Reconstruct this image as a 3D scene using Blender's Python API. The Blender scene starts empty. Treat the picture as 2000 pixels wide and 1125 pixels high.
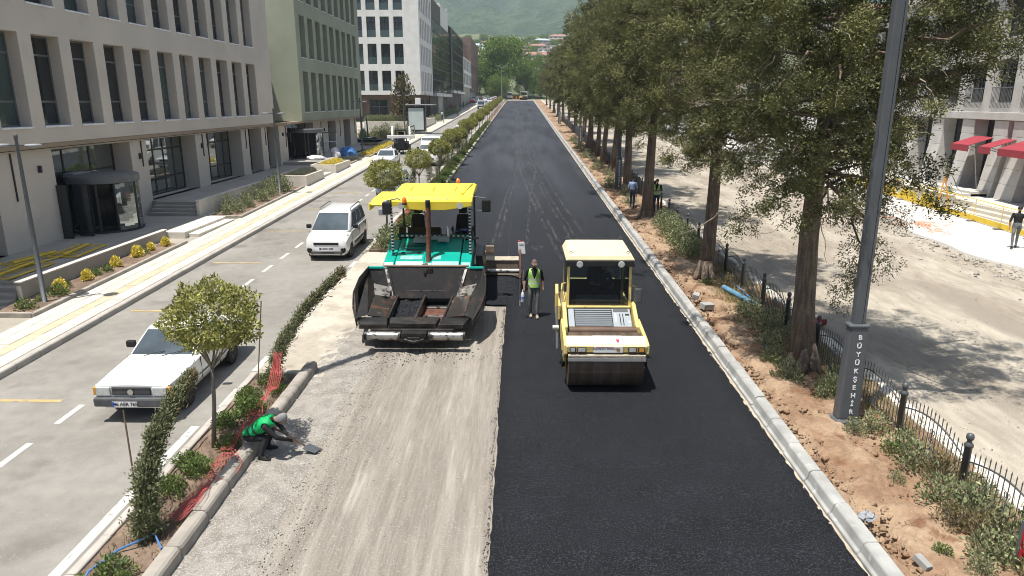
import bpy, bmesh, math, random
import numpy as np
from mathutils import Vector, Matrix, Euler
R = math.radians
rnd = random.Random(7)
nrg = np.random.default_rng(11)
sc = bpy.context.scene
COL = sc.collection
S = 0.0254                      # the street climbs 2.5 % away from the camera
ANG = math.atan(S)
def gz(y): return S * y
# ---------------------------------------------------------------- camera, sky, sun, exposure
cam_d = bpy.data.cameras.new('camera'); cam = bpy.data.objects.new('camera', cam_d); COL.objects.link(cam)
cam.location = (0, 0, 6.8); cam.rotation_euler = (R(90 - 14.88), 0, R(0.66))
cam_d.lens = 24.66; cam_d.sensor_width = 36; cam_d.clip_end = 20000; cam_d.clip_start = 0.1
sc.camera = cam
SUN_EL = R(73.5); SUN_AZ = (-0.74, -0.67)
w = bpy.data.worlds.new('World'); sc.world = w; w.use_nodes = True
wn = w.node_tree.nodes; wl = w.node_tree.links
sky = wn.new('ShaderNodeTexSky'); sky.sky_type = 'NISHITA'; sky.sun_disc = False
sky.sun_elevation = SUN_EL; sky.sun_rotation = math.atan2(SUN_AZ[0], SUN_AZ[1]); sky.altitude = 500
sky.air_density = 1.0; sky.dust_density = 2.5
wn['Background'].inputs['Strength'].default_value = 0.062
wl.new(sky.outputs[0], wn['Background'].inputs['Color'])
sun_d = bpy.data.lights.new('sun', 'SUN'); sun = bpy.data.objects.new('sun', sun_d); COL.objects.link(sun)
sun_d.energy = 5.0; sun_d.angle = R(0.53); sun_d.color = (1.0, 0.955, 0.885)
_d = Vector((SUN_AZ[0] * math.cos(SUN_EL), SUN_AZ[1] * math.cos(SUN_EL), math.sin(SUN_EL)))
sun.rotation_euler = _d.to_track_quat('Z', 'Y').to_euler(); sun.location = _d * 60
vs = sc.view_settings; vs.view_transform = 'Standard'; vs.look = 'None'; vs.gamma = 1; vs.use_curve_mapping = False
vs.exposure = 0.84
sc.render.engine = 'CYCLES'
sc.cycles.max_bounces = 6; sc.cycles.diffuse_bounces = 3; sc.cycles.glossy_bounces = 3; sc.cycles.transmission_bounces = 4
sc.cycles.transparent_max_bounces = 8; sc.cycles.volume_bounces = 1
sc.cycles.filter_width = 1.0; sc.cycles.use_denoising = True; sc.cycles.caustics_reflective = False; sc.cycles.caustics_refractive = False
# ---------------------------------------------------------------- materials
MATS = {}
def mat(name, col, rough=.7, metal=0., var=.12, scale=2.5, bump=0., bscale=60., col2=None, ramp=(.4, .6), detail=5.,
        stretch=None, spec=.4, wear=None, wear_scale=6., wear_t=(.55, .68), coat=0., speck=None, speck_t=.72, speck_scale=90., rvar=0., bdist=.02):
    m = bpy.data.materials.new(name); m.use_nodes = True; MATS[name] = m
    N = m.node_tree.nodes; L = m.node_tree.links; b = N['Principled BSDF']
    b.inputs['Roughness'].default_value = rough; b.inputs['Metallic'].default_value = metal
    b.inputs['Specular IOR Level'].default_value = spec
    if coat: b.inputs['Coat Weight'].default_value = coat; b.inputs['Coat Roughness'].default_value = .06
    geo = N.new('ShaderNodeNewGeometry'); vec = geo.outputs['Position']
    if stretch:
        mp = N.new('ShaderNodeMapping'); mp.inputs['Scale'].default_value = stretch
        L.new(vec, mp.inputs['Vector']); vec = mp.outputs[0]
    def noise(s, d=detail, v=None):
        n = N.new('ShaderNodeTexNoise'); n.inputs['Scale'].default_value = s; n.inputs['Detail'].default_value = d
        L.new(v or vec, n.inputs['Vector']); return n
    def rmp(src, a, bb):
        r = N.new('ShaderNodeMapRange'); r.inputs['From Min'].default_value = a; r.inputs['From Max'].default_value = bb
        r.interpolation_type = 'SMOOTHSTEP'; L.new(src, r.inputs['Value']); return r.outputs[0]
    def mix(f, a, c):
        x = N.new('ShaderNodeMix'); x.data_type = 'RGBA'; L.new(f, x.inputs['Factor'])
        for k, v in ((6, a), (7, c)):
            if isinstance(v, (tuple, list)): x.inputs[k].default_value = (*v[:3], 1)
            else: L.new(v, x.inputs[k])
        return x.outputs[2]
    n1 = noise(scale)
    if col2 is None:
        c = mix(rmp(n1.outputs[0], .25, .75), tuple(v * (1 - var) for v in col), tuple(min(1, v * (1 + var)) for v in col))
    else:
        c = mix(rmp(n1.outputs[0], *ramp), col, col2)
        n2 = noise(scale * 7.3)
        v = N.new('ShaderNodeHueSaturation'); L.new(c, v.inputs['Color'])
        mr = N.new('ShaderNodeMapRange'); mr.inputs['To Min'].default_value = 1 - var; mr.inputs['To Max'].default_value = 1 + var
        mr.inputs['From Min'].default_value = .25; mr.inputs['From Max'].default_value = .75
        L.new(n2.outputs[0], mr.inputs['Value']); L.new(mr.outputs[0], v.inputs['Value']); c = v.outputs[0]
    if wear is not None:
        nw = noise(wear_scale, 8.); c = mix(rmp(nw.outputs[0], *wear_t), c, wear)
    if speck is not None:
        ns = noise(speck_scale, 2., geo.outputs['Position']); c = mix(rmp(ns.outputs[0], speck_t, speck_t + .06), c, speck)
    L.new(c, b.inputs['Base Color'])
    if rvar:
        mr = N.new('ShaderNodeMapRange'); mr.inputs['To Min'].default_value = max(0, rough - rvar); mr.inputs['To Max'].default_value = min(1, rough + rvar)
        L.new(n1.outputs[0], mr.inputs['Value']); L.new(mr.outputs[0], b.inputs['Roughness'])
    if bump:
        nb = noise(bscale, 6., geo.outputs['Position']); bp = N.new('ShaderNodeBump'); bp.inputs['Strength'].default_value = bump
        bp.inputs['Distance'].default_value = bdist
        L.new(nb.outputs[0], bp.inputs['Height']); L.new(bp.outputs[0], b.inputs['Normal'])
    return m
def leafmat(name, dark, light, rough=.6, trans=.12):
    """leaf colour varies from leaf to leaf (per-leaf attribute) and from tuft to tuft"""
    m = bpy.data.materials.new(name); m.use_nodes = True; MATS[name] = m
    N = m.node_tree.nodes; L = m.node_tree.links; b = N['Principled BSDF']
    a = N.new('ShaderNodeAttribute'); a.attribute_name = 'tone'
    x = N.new('ShaderNodeMix'); x.data_type = 'RGBA'; x.inputs[6].default_value = (*dark, 1); x.inputs[7].default_value = (*light, 1)
    L.new(a.outputs['Fac'], x.inputs['Factor']); L.new(x.outputs[2], b.inputs['Base Color'])
    b.inputs['Roughness'].default_value = rough; b.inputs['Specular IOR Level'].default_value = .25
    if trans:
        t = N.new('ShaderNodeBsdfTranslucent'); L.new(x.outputs[2], t.inputs['Color'])
        ms = N.new('ShaderNodeMixShader'); ms.inputs[0].default_value = trans
        L.new(b.outputs[0], ms.inputs[1]); L.new(t.outputs[0], ms.inputs[2]); L.new(ms.outputs[0], N['Material Output'].inputs['Surface'])
    return m
# ---------------------------------------------------------------- mesh helpers
class MB:
    def __init__(s): s.v = []; s.f = []
    def add(s, v, f):
        o = len(s.v); s.v += [tuple(p) for p in v]; s.f += [tuple(i + o for i in q) for q in f]; return s
    def box(s, x0, x1, y0, y1, z0, z1):
        v = [(x, y, z) for z in (z0, z1) for y in (y0, y1) for x in (x0, x1)]
        return s.add(v, [(0, 2, 3, 1), (4, 5, 7, 6), (0, 1, 5, 4), (2, 6, 7, 3), (0, 4, 6, 2), (1, 3, 7, 5)])
    def hexa(s, b, t):          # 4 bottom points, 4 top points, both counter-clockwise from above
        return s.add(list(b) + list(t), [(3, 2, 1, 0), (4, 5, 6, 7), (0, 1, 5, 4), (1, 2, 6, 5), (2, 3, 7, 6), (3, 0, 4, 7)])
    def prism(s, poly, axis, a, b):   # polygon in the plane across axis, from a to b
        def P(u, w, t): return {'x': (t, u, w), 'y': (u, t, w), 'z': (u, w, t)}[axis]
        n = len(poly); v = [P(*p, a) for p in poly] + [P(*p, b) for p in poly]
        f = [tuple(range(n)), tuple(range(2 * n - 1, n - 1, -1))] + [(i, i + n, (i + 1) % n + n, (i + 1) % n) for i in range(n)]
        return s.add(v, f)
    def tube(s, pts, r, n=8, cap=True):
        pts = [Vector(p) for p in pts]; rr = r if isinstance(r, (list, tuple)) else [r] * len(pts)
        o = len(s.v); up = None
        for i, p in enumerate(pts):
            d = (pts[min(i + 1, len(pts) - 1)] - pts[max(i - 1, 0)])
            d = d.normalized() if d.length > 1e-9 else Vector((0, 0, 1))
            if up is None: up = Vector((0, 0, 1)) if abs(d.z) < .9 else Vector((1, 0, 0))
            a = d.cross(up).normalized(); c = a.cross(d).normalized(); up = c
            for k in range(n):
                t = 2 * math.pi * k / n; s.v.append(tuple(p + (a * math.cos(t) + c * math.sin(t)) * rr[i]))
        for i in range(len(pts) - 1):
            for k in range(n):
                s.f.append((o + i * n + k, o + i * n + (k + 1) % n, o + (i + 1) * n + (k + 1) % n, o + (i + 1) * n + k))
        if cap:
            s.f.append(tuple(o + k for k in reversed(range(n)))); e = o + (len(pts) - 1) * n; s.f.append(tuple(e + k for k in range(n)))
        return s
    def lathe(s, prof, c=(0, 0, 0), axis='z', n=16):
        o = len(s.v)
        for (r, h) in prof:
            for k in range(n):
                t = 2 * math.pi * k / n; u, w = r * math.cos(t), r * math.sin(t)
                p = {'z': (u, w, h), 'y': (w, h, u), 'x': (h, u, w)}[axis]
                s.v.append((p[0] + c[0], p[1] + c[1], p[2] + c[2]))
        for i in range(len(prof) - 1):
            for k in range(n):
                s.f.append((o + i * n + k, o + i * n + (k + 1) % n, o + (i + 1) * n + (k + 1) % n, o + (i + 1) * n + k))
        s.f.append(tuple(o + k for k in reversed(range(n)))); e = o + (len(prof) - 1) * n; s.f.append(tuple(e + k for k in range(n)))
        return s
    def ball(s, c, r, n=10, m=6):
        rr = r if isinstance(r, (list, tuple)) else (r, r, r); o = len(s.v)
        for i in range(1, m):
            t = math.pi * i / m
            for k in range(n):
                a = 2 * math.pi * k / n
                s.v.append((c[0] + rr[0] * math.sin(t) * math.cos(a), c[1] + rr[1] * math.sin(t) * math.sin(a), c[2] + rr[2] * math.cos(t)))
        s.v += [(c[0], c[1], c[2] + rr[2]), (c[0], c[1], c[2] - rr[2])]; T = len(s.v) - 2
        for i in range(m - 2):
            for k in range(n): s.f.append((o + i * n + k, o + (i + 1) * n + k, o + (i + 1) * n + (k + 1) % n, o + i * n + (k + 1) % n))
        for k in range(n):
            s.f.append((T, o + k, o + (k + 1) % n)); q = o + (m - 2) * n; s.f.append((T + 1, q + (k + 1) % n, q + k))
        return s
    def loft(s, rings, close=True, cap=True):   # rings of equal length
        n = len(rings[0]); o = len(s.v)
        for r in rings: s.v += [tuple(p) for p in r]
        for i in range(len(rings) - 1):
            for k in range(n if close else n - 1):
                s.f.append((o + i * n + k, o + i * n + (k + 1) % n, o + (i + 1) * n + (k + 1) % n, o + (i + 1) * n + k))
        if cap and close:
            s.f.append(tuple(o + k for k in reversed(range(n)))); e = o + (len(rings) - 1) * n; s.f.append(tuple(e + k for k in range(n)))
        return s
    def mesh(s, name, material=None, smooth=False):
        me = bpy.data.meshes.new(name); me.from_pydata(s.v, [], s.f); 
        bm = bmesh.new(); bm.from_mesh(me); bmesh.ops.recalc_face_normals(bm, faces=bm.faces); bm.to_mesh(me); bm.free()
        if material: me.materials.append(MATS[material] if isinstance(material, str) else material)
        if smooth: me.polygons.foreach_set('use_smooth', [True] * len(me.polygons))
        return me
    def build(s, name, material, parent=None, smooth=False, bevel=0., loc=None, rot=None, seg=2, auto=None):
        return obj(name, s.mesh(name, material, smooth), parent, loc, rot, bevel, seg, auto if auto is not None else smooth)
def obj(name, me, parent=None, loc=None, rot=None, bevel=0., seg=2, auto=False):
    o = bpy.data.objects.new(name, me); COL.objects.link(o)
    if parent is not None: o.parent = parent
    if loc is not None: o.location = loc
    if rot is not None: o.rotation_euler = rot
    if bevel:
        m = o.modifiers.new('bevel', 'BEVEL'); m.width = bevel; m.segments = seg; m.limit_method = 'ANGLE'; m.angle_limit = R(35); m.harden_normals = False
    if auto:
        try: me.set_sharp_from_angle(angle=R(38))
        except Exception: pass
    return o
def tag(o, label=None, cat=None, group=None, kind=None):
    if label: o['label'] = label
    if cat: o['category'] = cat
    if group: o['group'] = group
    if kind: o['kind'] = kind
    return o
def thing(name, label, cat, loc=(0, 0, 0), rz=0., group=None, slope=False, rot=None):
    o = bpy.data.objects.new(name, None); COL.objects.link(o); o.location = loc; o.empty_display_size = .2
    o.rotation_euler = rot if rot else ((ANG if slope else 0), 0, rz)
    return tag(o, label, cat, group)
def copy_tree(o, parent=None):
    c = o.copy(); COL.objects.link(c); c.parent = parent
    for ch in list(o.children): copy_tree(ch, c)
    return c
def text(name, s, size, material, parent=None, loc=(0, 0, 0), rot=(0, 0, 0), extrude=.003, align='CENTER', spacing=1.0, bold=0.0):
    cu = bpy.data.curves.new(name, 'FONT'); cu.body = s; cu.size = size; cu.extrude = extrude; cu.align_x = align; cu.align_y = 'CENTER'
    cu.space_character = spacing; cu.offset = bold; cu.resolution_u = 3
    t = bpy.data.objects.new(name, cu); COL.objects.link(t)
    dg = bpy.context.evaluated_depsgraph_get(); me = bpy.data.meshes.new_from_object(t.evaluated_get(dg)); me.name = name
    bpy.data.objects.remove(t); me.materials.clear(); me.materials.append(MATS[material])
    return obj(name, me, parent, loc, rot)
def bake(o, name, parent=None):      # modifiers applied, returned as plain mesh object
    dg = bpy.context.evaluated_depsgraph_get(); me = bpy.data.meshes.new_from_object(o.evaluated_get(dg)); me.name = name
    loc, rot = o.location.copy(), o.rotation_euler.copy(); bpy.data.objects.remove(o)
    return obj(name, me, parent, loc, rot)
def fbm(x, y, seed=0, octs=4, base=1.0):
    v = np.zeros_like(x, dtype=float); a = 1.; r = np.random.default_rng(seed)
    for k in range(octs):
        for j in range(3):
            th = r.uniform(0, 6.28); ph = r.uniform(0, 6.28); f = base * 2 ** k * r.uniform(.8, 1.25)
            v += a / 3 * np.sin((x * math.cos(th) + y * math.sin(th)) * f * 6.28 + ph + 1.7 * np.sin((y * math.cos(th) - x * math.sin(th)) * f * 3.1 + ph * 2))
        a *= .5
    return v
def grid_mesh(name, xs, ys, zf, material, smooth=True):
    X, Y = np.meshgrid(xs, ys); Z = zf(X, Y); nx, ny = len(xs), len(ys)
    v = np.stack([X.ravel(), Y.ravel(), Z.ravel()], 1).astype(np.float32)
    i = np.arange((ny - 1) * (nx - 1)); r, c = i // (nx - 1), i % (nx - 1); a = r * nx + c
    q = np.stack([a, a + 1, a + nx + 1, a + nx], 1)
    return fast_mesh(name, v, q, material, smooth)
def fast_mesh(name, v, q, material, smooth=False, tone=None):
    me = bpy.data.meshes.new(name); k = q.shape[1]
    me.vertices.add(len(v)); me.vertices.foreach_set('co', v.astype(np.float32).ravel())
    me.loops.add(q.size); me.loops.foreach_set('vertex_index', q.astype(np.int32).ravel())
    me.polygons.add(len(q)); me.polygons.foreach_set('loop_start', np.arange(0, q.size, k, dtype=np.int32))
    if smooth: me.polygons.foreach_set('use_smooth', np.ones(len(q), dtype=bool))
    if tone is not None:
        at = me.attributes.new('tone', 'FLOAT', 'POINT'); at.data.foreach_set('value', tone.astype(np.float32))
    me.update(calc_edges=True); me.materials.append(MATS[material] if isinstance(material, str) else material)
    return me
# ---------------------------------------------------------------- palette (real-world base colours, bar the bounce-tinted plaster)
mat('new_asphalt', (.0066, .0076, .0100), .80, spec=.22, var=.25, scale=1.2, bump=1., bscale=48, speck=(.040, .043, .050), speck_t=.555, speck_scale=44, bdist=.02)
mat('rolled_asphalt', (.032, .034, .042), .66, var=.25, scale=.35, bump=.35, bscale=85, speck=(.10, .10, .11), speck_t=.68, speck_scale=80, stretch=(1, .12, 1), wear=(.075, .075, .08), wear_scale=1.4, wear_t=(.52, .75))
mat('old_asphalt', (.205, .19, .168), .9, col2=(.26, .245, .22), ramp=(.3, .7), var=.12, scale=.45, bump=.25, bscale=90, speck=(.31, .295, .27), speck_t=.62, speck_scale=45, wear=(.16, .148, .132), wear_scale=.7, wear_t=(.56, .72))
mat('milled_base', (.205, .182, .152), .95, col2=(.275, .248, .21), ramp=(.35, .66), var=.2, scale=1.3, stretch=(2.6, .16, 1), bump=.9, bscale=32, speck=(.38, .355, .315), speck_t=.61, speck_scale=40, wear=(.345, .318, .275), wear_scale=2.6, wear_t=(.60, .72), bdist=.025)
mat('loose_gravel', (.235, .213, .184), .95, col2=(.31, .285, .25), var=.25, scale=3., bump=1., bscale=42, speck=(.46, .44, .41), speck_t=.58, speck_scale=48, bdist=.03)
mat('gravel_stone', (.36, .335, .30), .9, var=.3, scale=9.)
mat('concrete_apron', (.36, .32, .26), .95, col2=(.46, .42, .35), var=.12, scale=.8, bump=.3, bscale=40, wear=(.27, .23, .18), wear_scale=1.3, wear_t=(.6, .75))
mat('kerb_new', (.33, .328, .31), .9, var=.2, scale=2.2, bump=.3, bscale=50, wear=(.47, .46, .43), wear_scale=5, wear_t=(.6, .72))
mat('kerb_sand', (.40, .35, .27), .95, var=.2, scale=6, bump=.6, bscale=30)
mat('kerb_old', (.33, .30, .26), .9, var=.15, scale=3, bump=.35, bscale=40, wear=(.22, .20, .17), wear_scale=2.5, wear_t=(.55, .72))
mat('kerb_stone_grey', (.40, .37, .33), .9, var=.12, scale=2, bump=.2, bscale=50)
mat('slab', (.53, .495, .43), .85, var=.09, scale=1.6, bump=.12, bscale=60, wear=(.45, .405, .335), wear_scale=2., wear_t=(.55, .75))
mat('slab_joint', (.33, .30, .25), .95)
mat('tactile', (.50, .435, .30), .8, var=.12, scale=3, bump=.5, bscale=55)
mat('terrace_stone', (.36, .335, .30), .8, var=.07, scale=1.2, bump=.06)
mat('stone_trim', (.62, .58, .51), .85, var=.09, scale=2., bump=.12)
mat('plaster_taupe', (.58, .515, .445), .92, var=.06, scale=.35, bump=.1, bscale=30, wear=(.50, .44, .38), wear_scale=.8, wear_t=(.56, .85))
mat('plaster_bounce', (.33, .255, .18), .92, var=.06, scale=.8)  # wall plaster browned to paint in warm bounced light
mat('plaster_green', (.315, .34, .255), .92, var=.08, scale=.4, bump=.12, bscale=20, wear=(.265, .29, .215), wear_scale=.7, wear_t=(.55, .85))
mat('stone_white', (.76, .745, .70), .85, var=.07, scale=1.1, bump=.1, bscale=12)
mat('stone_grey', (.50, .48, .45), .85, var=.1, scale=1.3, bump=.1)
mat('brick_brown', (.19, .13, .105), .85, var=.2, scale=1.0, bump=.1)
mat('dark_cladding', (.10, .09, .085), .6, var=.12, scale=.8)
mat('grille_grey', (.34, .34, .34), .6, var=.1, scale=2)
mat('sill_white', (.74, .75, .76), .7, var=.1, scale=4)
mat('glass_dark', (.018, .024, .028), .04, var=.3, scale=.3, spec=.8)
mat('glass_mirror', (.30, .33, .33), .03, metal=.85, var=.2, scale=.2, spec=.9)
mat('glass_teal', (.05, .075, .075), .06, var=.2, scale=.4, spec=.9)
mat('frame_dark', (.03, .032, .036), .5, var=.15)
mat('frame_grey', (.13, .135, .14), .5, var=.15)
mat('metal_dark', (.10, .108, .115), .45, metal=.3, var=.12, scale=5)
mat('pole_grey', (.095, .103, .112), .5, var=.08, scale=3)
mat('white_letters', (.78, .78, .78), .6, var=.03)
mat('black_paint', (.012, .012, .013), .5, var=.3, scale=4)
mat('rubber', (.025, .024, .023), .85, var=.3, scale=6, wear=(.12, .105, .085), wear_scale=4, wear_t=(.55, .7))
mat('rim', (.30, .29, .28), .5, metal=.5, var=.15)
mat('soil_red', (.24, .148, .09), .97, col2=(.335, .235, .152), var=.2, scale=1.3, bump=.8, bscale=18, speck=(.5, .42, .32), speck_t=.68, speck_scale=40, wear=(.17, .085, .045), wear_scale=1.8, wear_t=(.58, .7), bdist=.06)
mat('soil_brown', (.15, .105, .075), .97, col2=(.23, .165, .12), var=.2, scale=2, bump=.8, bscale=25, bdist=.04)
mat('dirt_road', (.26, .222, .173), .97, col2=(.375, .333, .268), ramp=(.38, .62), var=.2, scale=.7, stretch=(1, .28, 1), bump=.6, bscale=20, speck=(.50, .47, .42), speck_t=.62, speck_scale=45, wear=(.24, .205, .165), wear_scale=.6, wear_t=(.55, .72), bdist=.04)
mat('terrain', (.10, .115, .055), .97, col2=(.20, .175, .12), ramp=(.5, .75), var=.25, scale=.06)
mat('pave_white', (.52, .50, .46), .85, var=.08, scale=1.2, bump=.08)
mat('paint_white', (.50, .485, .45), .75, var=.12, scale=6, wear=(.30, .29, .27), wear_scale=9, wear_t=(.58, .70))
mat('paint_yellow', (.46, .34, .15), .8, var=.12, scale=5, wear=(.27, .24, .19), wear_scale=7, wear_t=(.52, .68))
mat('yellow_flower', (.62, .47, .06), .8, var=.2)
mat('net_red', (.52, .10, .095), .7, var=.2, scale=5)
mat('net_orange', (.78, .25, .10), .7, var=.15)
mat('hose_blue', (.08, .20, .42), .5, var=.2)
mat('pipe_blue', (.10, .24, .36), .55, var=.2, scale=5, wear=(.25, .26, .26), wear_scale=5)
mat('tarp_blue', (.06, .19, .48), .5, var=.2, scale=4)
mat('bag_white', (.62, .62, .66), .6, var=.12, scale=5)
mat('barrier_yellow', (.72, .50, .04), .55, var=.12, scale=3)
mat('red_fabric', (.30, .035, .05), .75, var=.08, scale=2)
mat('red_sign', (.52, .03, .05), .45, var=.06)
mat('bark', (.115, .085, .062), .95, col2=(.20, .155, .118), ramp=(.35, .65), var=.22, scale=3.5, stretch=(4, 4, .5), bump=1., bscale=22, bdist=.04)
mat('bark_light', (.22, .19, .155), .9, var=.2, scale=6, stretch=(3, 3, .5), bump=.5)
mat('twig_pale', (.36, .30, .23), .9, var=.2)
mat('rod_steel', (.13, .085, .06), .8, var=.25, scale=9)
leafmat('leaf_cypress', (.022, .029, .010), (.255, .258, .10), trans=.07)
leafmat('leaf_sapling', (.045, .06, .028), (.25, .26, .13))
leafmat('leaf_sapling_dry', (.075, .045, .022), (.19, .13, .06))
leafmat('leaf_privet', (.085, .095, .02), (.52, .51, .17), trans=.25)
leafmat('leaf_shrub', (.035, .065, .02), (.24, .32, .09), trans=.2)
leafmat('leaf_hedge', (.06, .08, .03), (.40, .43, .23), trans=.15)
leafmat('leaf_plane', (.05, .10, .014), (.25, .36, .07), trans=.25)
leafmat('leaf_dryplant', (.10, .085, .04), (.28, .23, .12))
leafmat('leaf_yellow', (.58, .48, .05), (.92, .78, .2), trans=.2)
leafmat('leaf_lavender', (.09, .10, .075), (.22, .23, .18))
leafmat('grass_dry', (.20, .17, .07), (.42, .36, .18))
leafmat('leaf_brownish', (.07, .06, .025), (.21, .17, .085))
HAZE = 0.00018
# ================================================================ SETTING
def terr(X, Y):
    z = S * Y - .09
    far = np.clip(Y - 320, 0, None)
    z = z + far * .078 + np.clip(Y - 620, 0, None) * .02 + fbm(X / 260, Y / 260, 3, 3) * np.clip((Y - 380) / 200, 0, 1) * 5
    z = z + np.clip(X - 40, 0, 120) * .05 * np.clip((Y - 40) / 100, 0, 1)
    return z
ys = np.concatenate([np.linspace(-60, 330, 40), np.linspace(345, 1200, 50), np.linspace(1300, 7000, 12)])
xs = np.concatenate([np.linspace(-4000, -300, 8), np.linspace(-260, 260, 53), np.linspace(300, 4000, 8)])
tag(obj('ground', grid_mesh('ground', xs, ys, terr, 'terrain')), kind='structure')
# ---- forested mountain behind the town (near spur and far slope)
mm = mat('forest_slope', (.028, .050, .026), .95, col2=(.050, .078, .040), ramp=(.4, .62), var=.35, scale=.03, bump=1., bscale=.09, wear=(.19, .165, .12), wear_scale=.011, wear_t=(.70, .74), bdist=9.)
def mount(X, Y):
    t = np.clip((Y - 1050) / 2600, 0, 1.6)
    z = 70 + 900 * t ** 1.12 + fbm(X / 900, Y / 900, 5, 4) * 90 * np.clip(t * 3, 0, 1) + fbm(X / 180, Y / 180, 8, 4) * 14 + fbm(X / 34, Y / 34, 9, 2) * 3.2
    return z
tag(obj('mountain', grid_mesh('mountain', np.linspace(-2600, 2600, 320), np.linspace(1050, 4400, 200), mount, 'forest_slope')), kind='structure')
def spur(X, Y):
    ridge = 120 - .55 * np.clip(X + 150, -900, 400) ; t = np.clip((Y - 900) / 500, 0, 1)
    return 45 + np.clip(ridge, -30, 500) * t + fbm(X / 160, Y / 160, 15, 4) * 12 * t + fbm(X / 26, Y / 26, 19, 2) * 2.6
tag(obj('hill', grid_mesh('hill', np.linspace(-1500, 320, 240), np.linspace(880, 1500, 110), spur, 'forest_slope')), kind='structure')

def ribbon(name, x0, x1, y0, y1, h, material, dx=1., dy=2., zf=None, jl=0., jr=0., kind='structure', step=None, thick=0.):
    """sheet lying on the sloping street; ragged edges by jl / jr"""
    nx = max(2, int((x1 - x0) / dx) + 1); ny = max(2, int((y1 - y0) / dy) + 1)
    Xs = np.linspace(x0, x1, nx); Ys = np.linspace(y0, y1, ny); X, Y = np.meshgrid(Xs, Ys)
    r = np.random.default_rng(int(abs(x0 * 77 + y0 * 13)) + 5)
    if jl: X[:, 0] += jl * (.7 * fbm(Ys / 2.5, Ys * 0 + 3.3, 91, 5) + r.normal(0, .45, ny))
    if jr: X[:, -1] += jr * (.7 * fbm(Ys / 2.5, Ys * 0 + 1.1, 92, 5) + r.normal(0, .45, ny))
    Z = S * Y + h + (zf(X, Y) if zf else 0)
    v = np.stack([X.ravel(), Y.ravel(), Z.ravel()], 1); i = np.arange((ny - 1) * (nx - 1)); rr, c = i // (nx - 1), i % (nx - 1); a = rr * nx + c
    q = np.stack([a, a + 1, a + nx + 1, a + nx], 1)
    if thick:      # skirts down both long edges and the near end
        rim = [[k * nx for k in range(ny)], [k * nx + nx - 1 for k in range(ny)], list(range(nx))]; vv = [v]; qq = [q]; n0 = len(v)
        for e in rim:
            low = v[e].copy(); low[:, 2] -= thick; vv.append(low)
            qq.append(np.array([[e[k], e[k + 1], n0 + k + 1, n0 + k] for k in range(len(e) - 1)])); n0 += len(e)
        v = np.concatenate(vv); q = np.concatenate(qq)
    o = obj(name, fast_mesh(name, v, q, material, True)); 
    if kind: tag(o, kind=kind)
    return o
# carriageways
road = ribbon('road', -12.6, -6.3, -10, 330, -.02, 'old_asphalt', 1., 2.)
side = ribbon('side_street', -60, -12.6, 92, 128, -.03, 'old_asphalt', 4., 4.)
base = ribbon('milled_roadbed', -5.1, 5.0, -10, 300, -.01, 'milled_base', .25, .25, lambda X, Y: .012 * fbm(X / 1.2, Y / 9, 2, 3))
# new asphalt: dust-dulled further away, fresh and black close to the camera
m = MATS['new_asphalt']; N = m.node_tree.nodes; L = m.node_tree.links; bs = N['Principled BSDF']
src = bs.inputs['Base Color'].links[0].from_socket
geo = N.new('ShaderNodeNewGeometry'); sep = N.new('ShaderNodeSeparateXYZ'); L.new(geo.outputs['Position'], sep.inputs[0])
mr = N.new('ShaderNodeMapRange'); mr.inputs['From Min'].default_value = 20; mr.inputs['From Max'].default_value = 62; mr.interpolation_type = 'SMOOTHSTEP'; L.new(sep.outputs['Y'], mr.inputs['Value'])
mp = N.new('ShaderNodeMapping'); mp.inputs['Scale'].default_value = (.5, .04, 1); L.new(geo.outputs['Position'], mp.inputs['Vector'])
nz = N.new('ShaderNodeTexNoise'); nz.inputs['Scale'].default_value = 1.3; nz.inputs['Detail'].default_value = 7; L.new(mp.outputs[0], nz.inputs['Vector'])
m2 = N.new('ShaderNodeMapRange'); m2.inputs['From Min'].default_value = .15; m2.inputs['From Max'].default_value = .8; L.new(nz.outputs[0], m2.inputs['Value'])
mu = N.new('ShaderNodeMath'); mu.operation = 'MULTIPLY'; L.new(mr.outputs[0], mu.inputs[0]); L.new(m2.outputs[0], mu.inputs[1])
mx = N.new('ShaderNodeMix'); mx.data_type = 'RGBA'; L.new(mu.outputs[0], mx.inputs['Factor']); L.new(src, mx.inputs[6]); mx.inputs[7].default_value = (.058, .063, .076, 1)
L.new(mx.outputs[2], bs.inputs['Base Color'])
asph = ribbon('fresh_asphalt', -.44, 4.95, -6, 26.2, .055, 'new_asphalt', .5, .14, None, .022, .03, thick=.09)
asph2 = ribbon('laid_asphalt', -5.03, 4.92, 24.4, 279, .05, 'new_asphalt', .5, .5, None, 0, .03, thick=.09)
ribbon('screeded_asphalt', -4.6, -.42, 23.9, 24.5, .046, 'new_asphalt', .5, .14, None, 0, 0, thick=.08)
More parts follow.
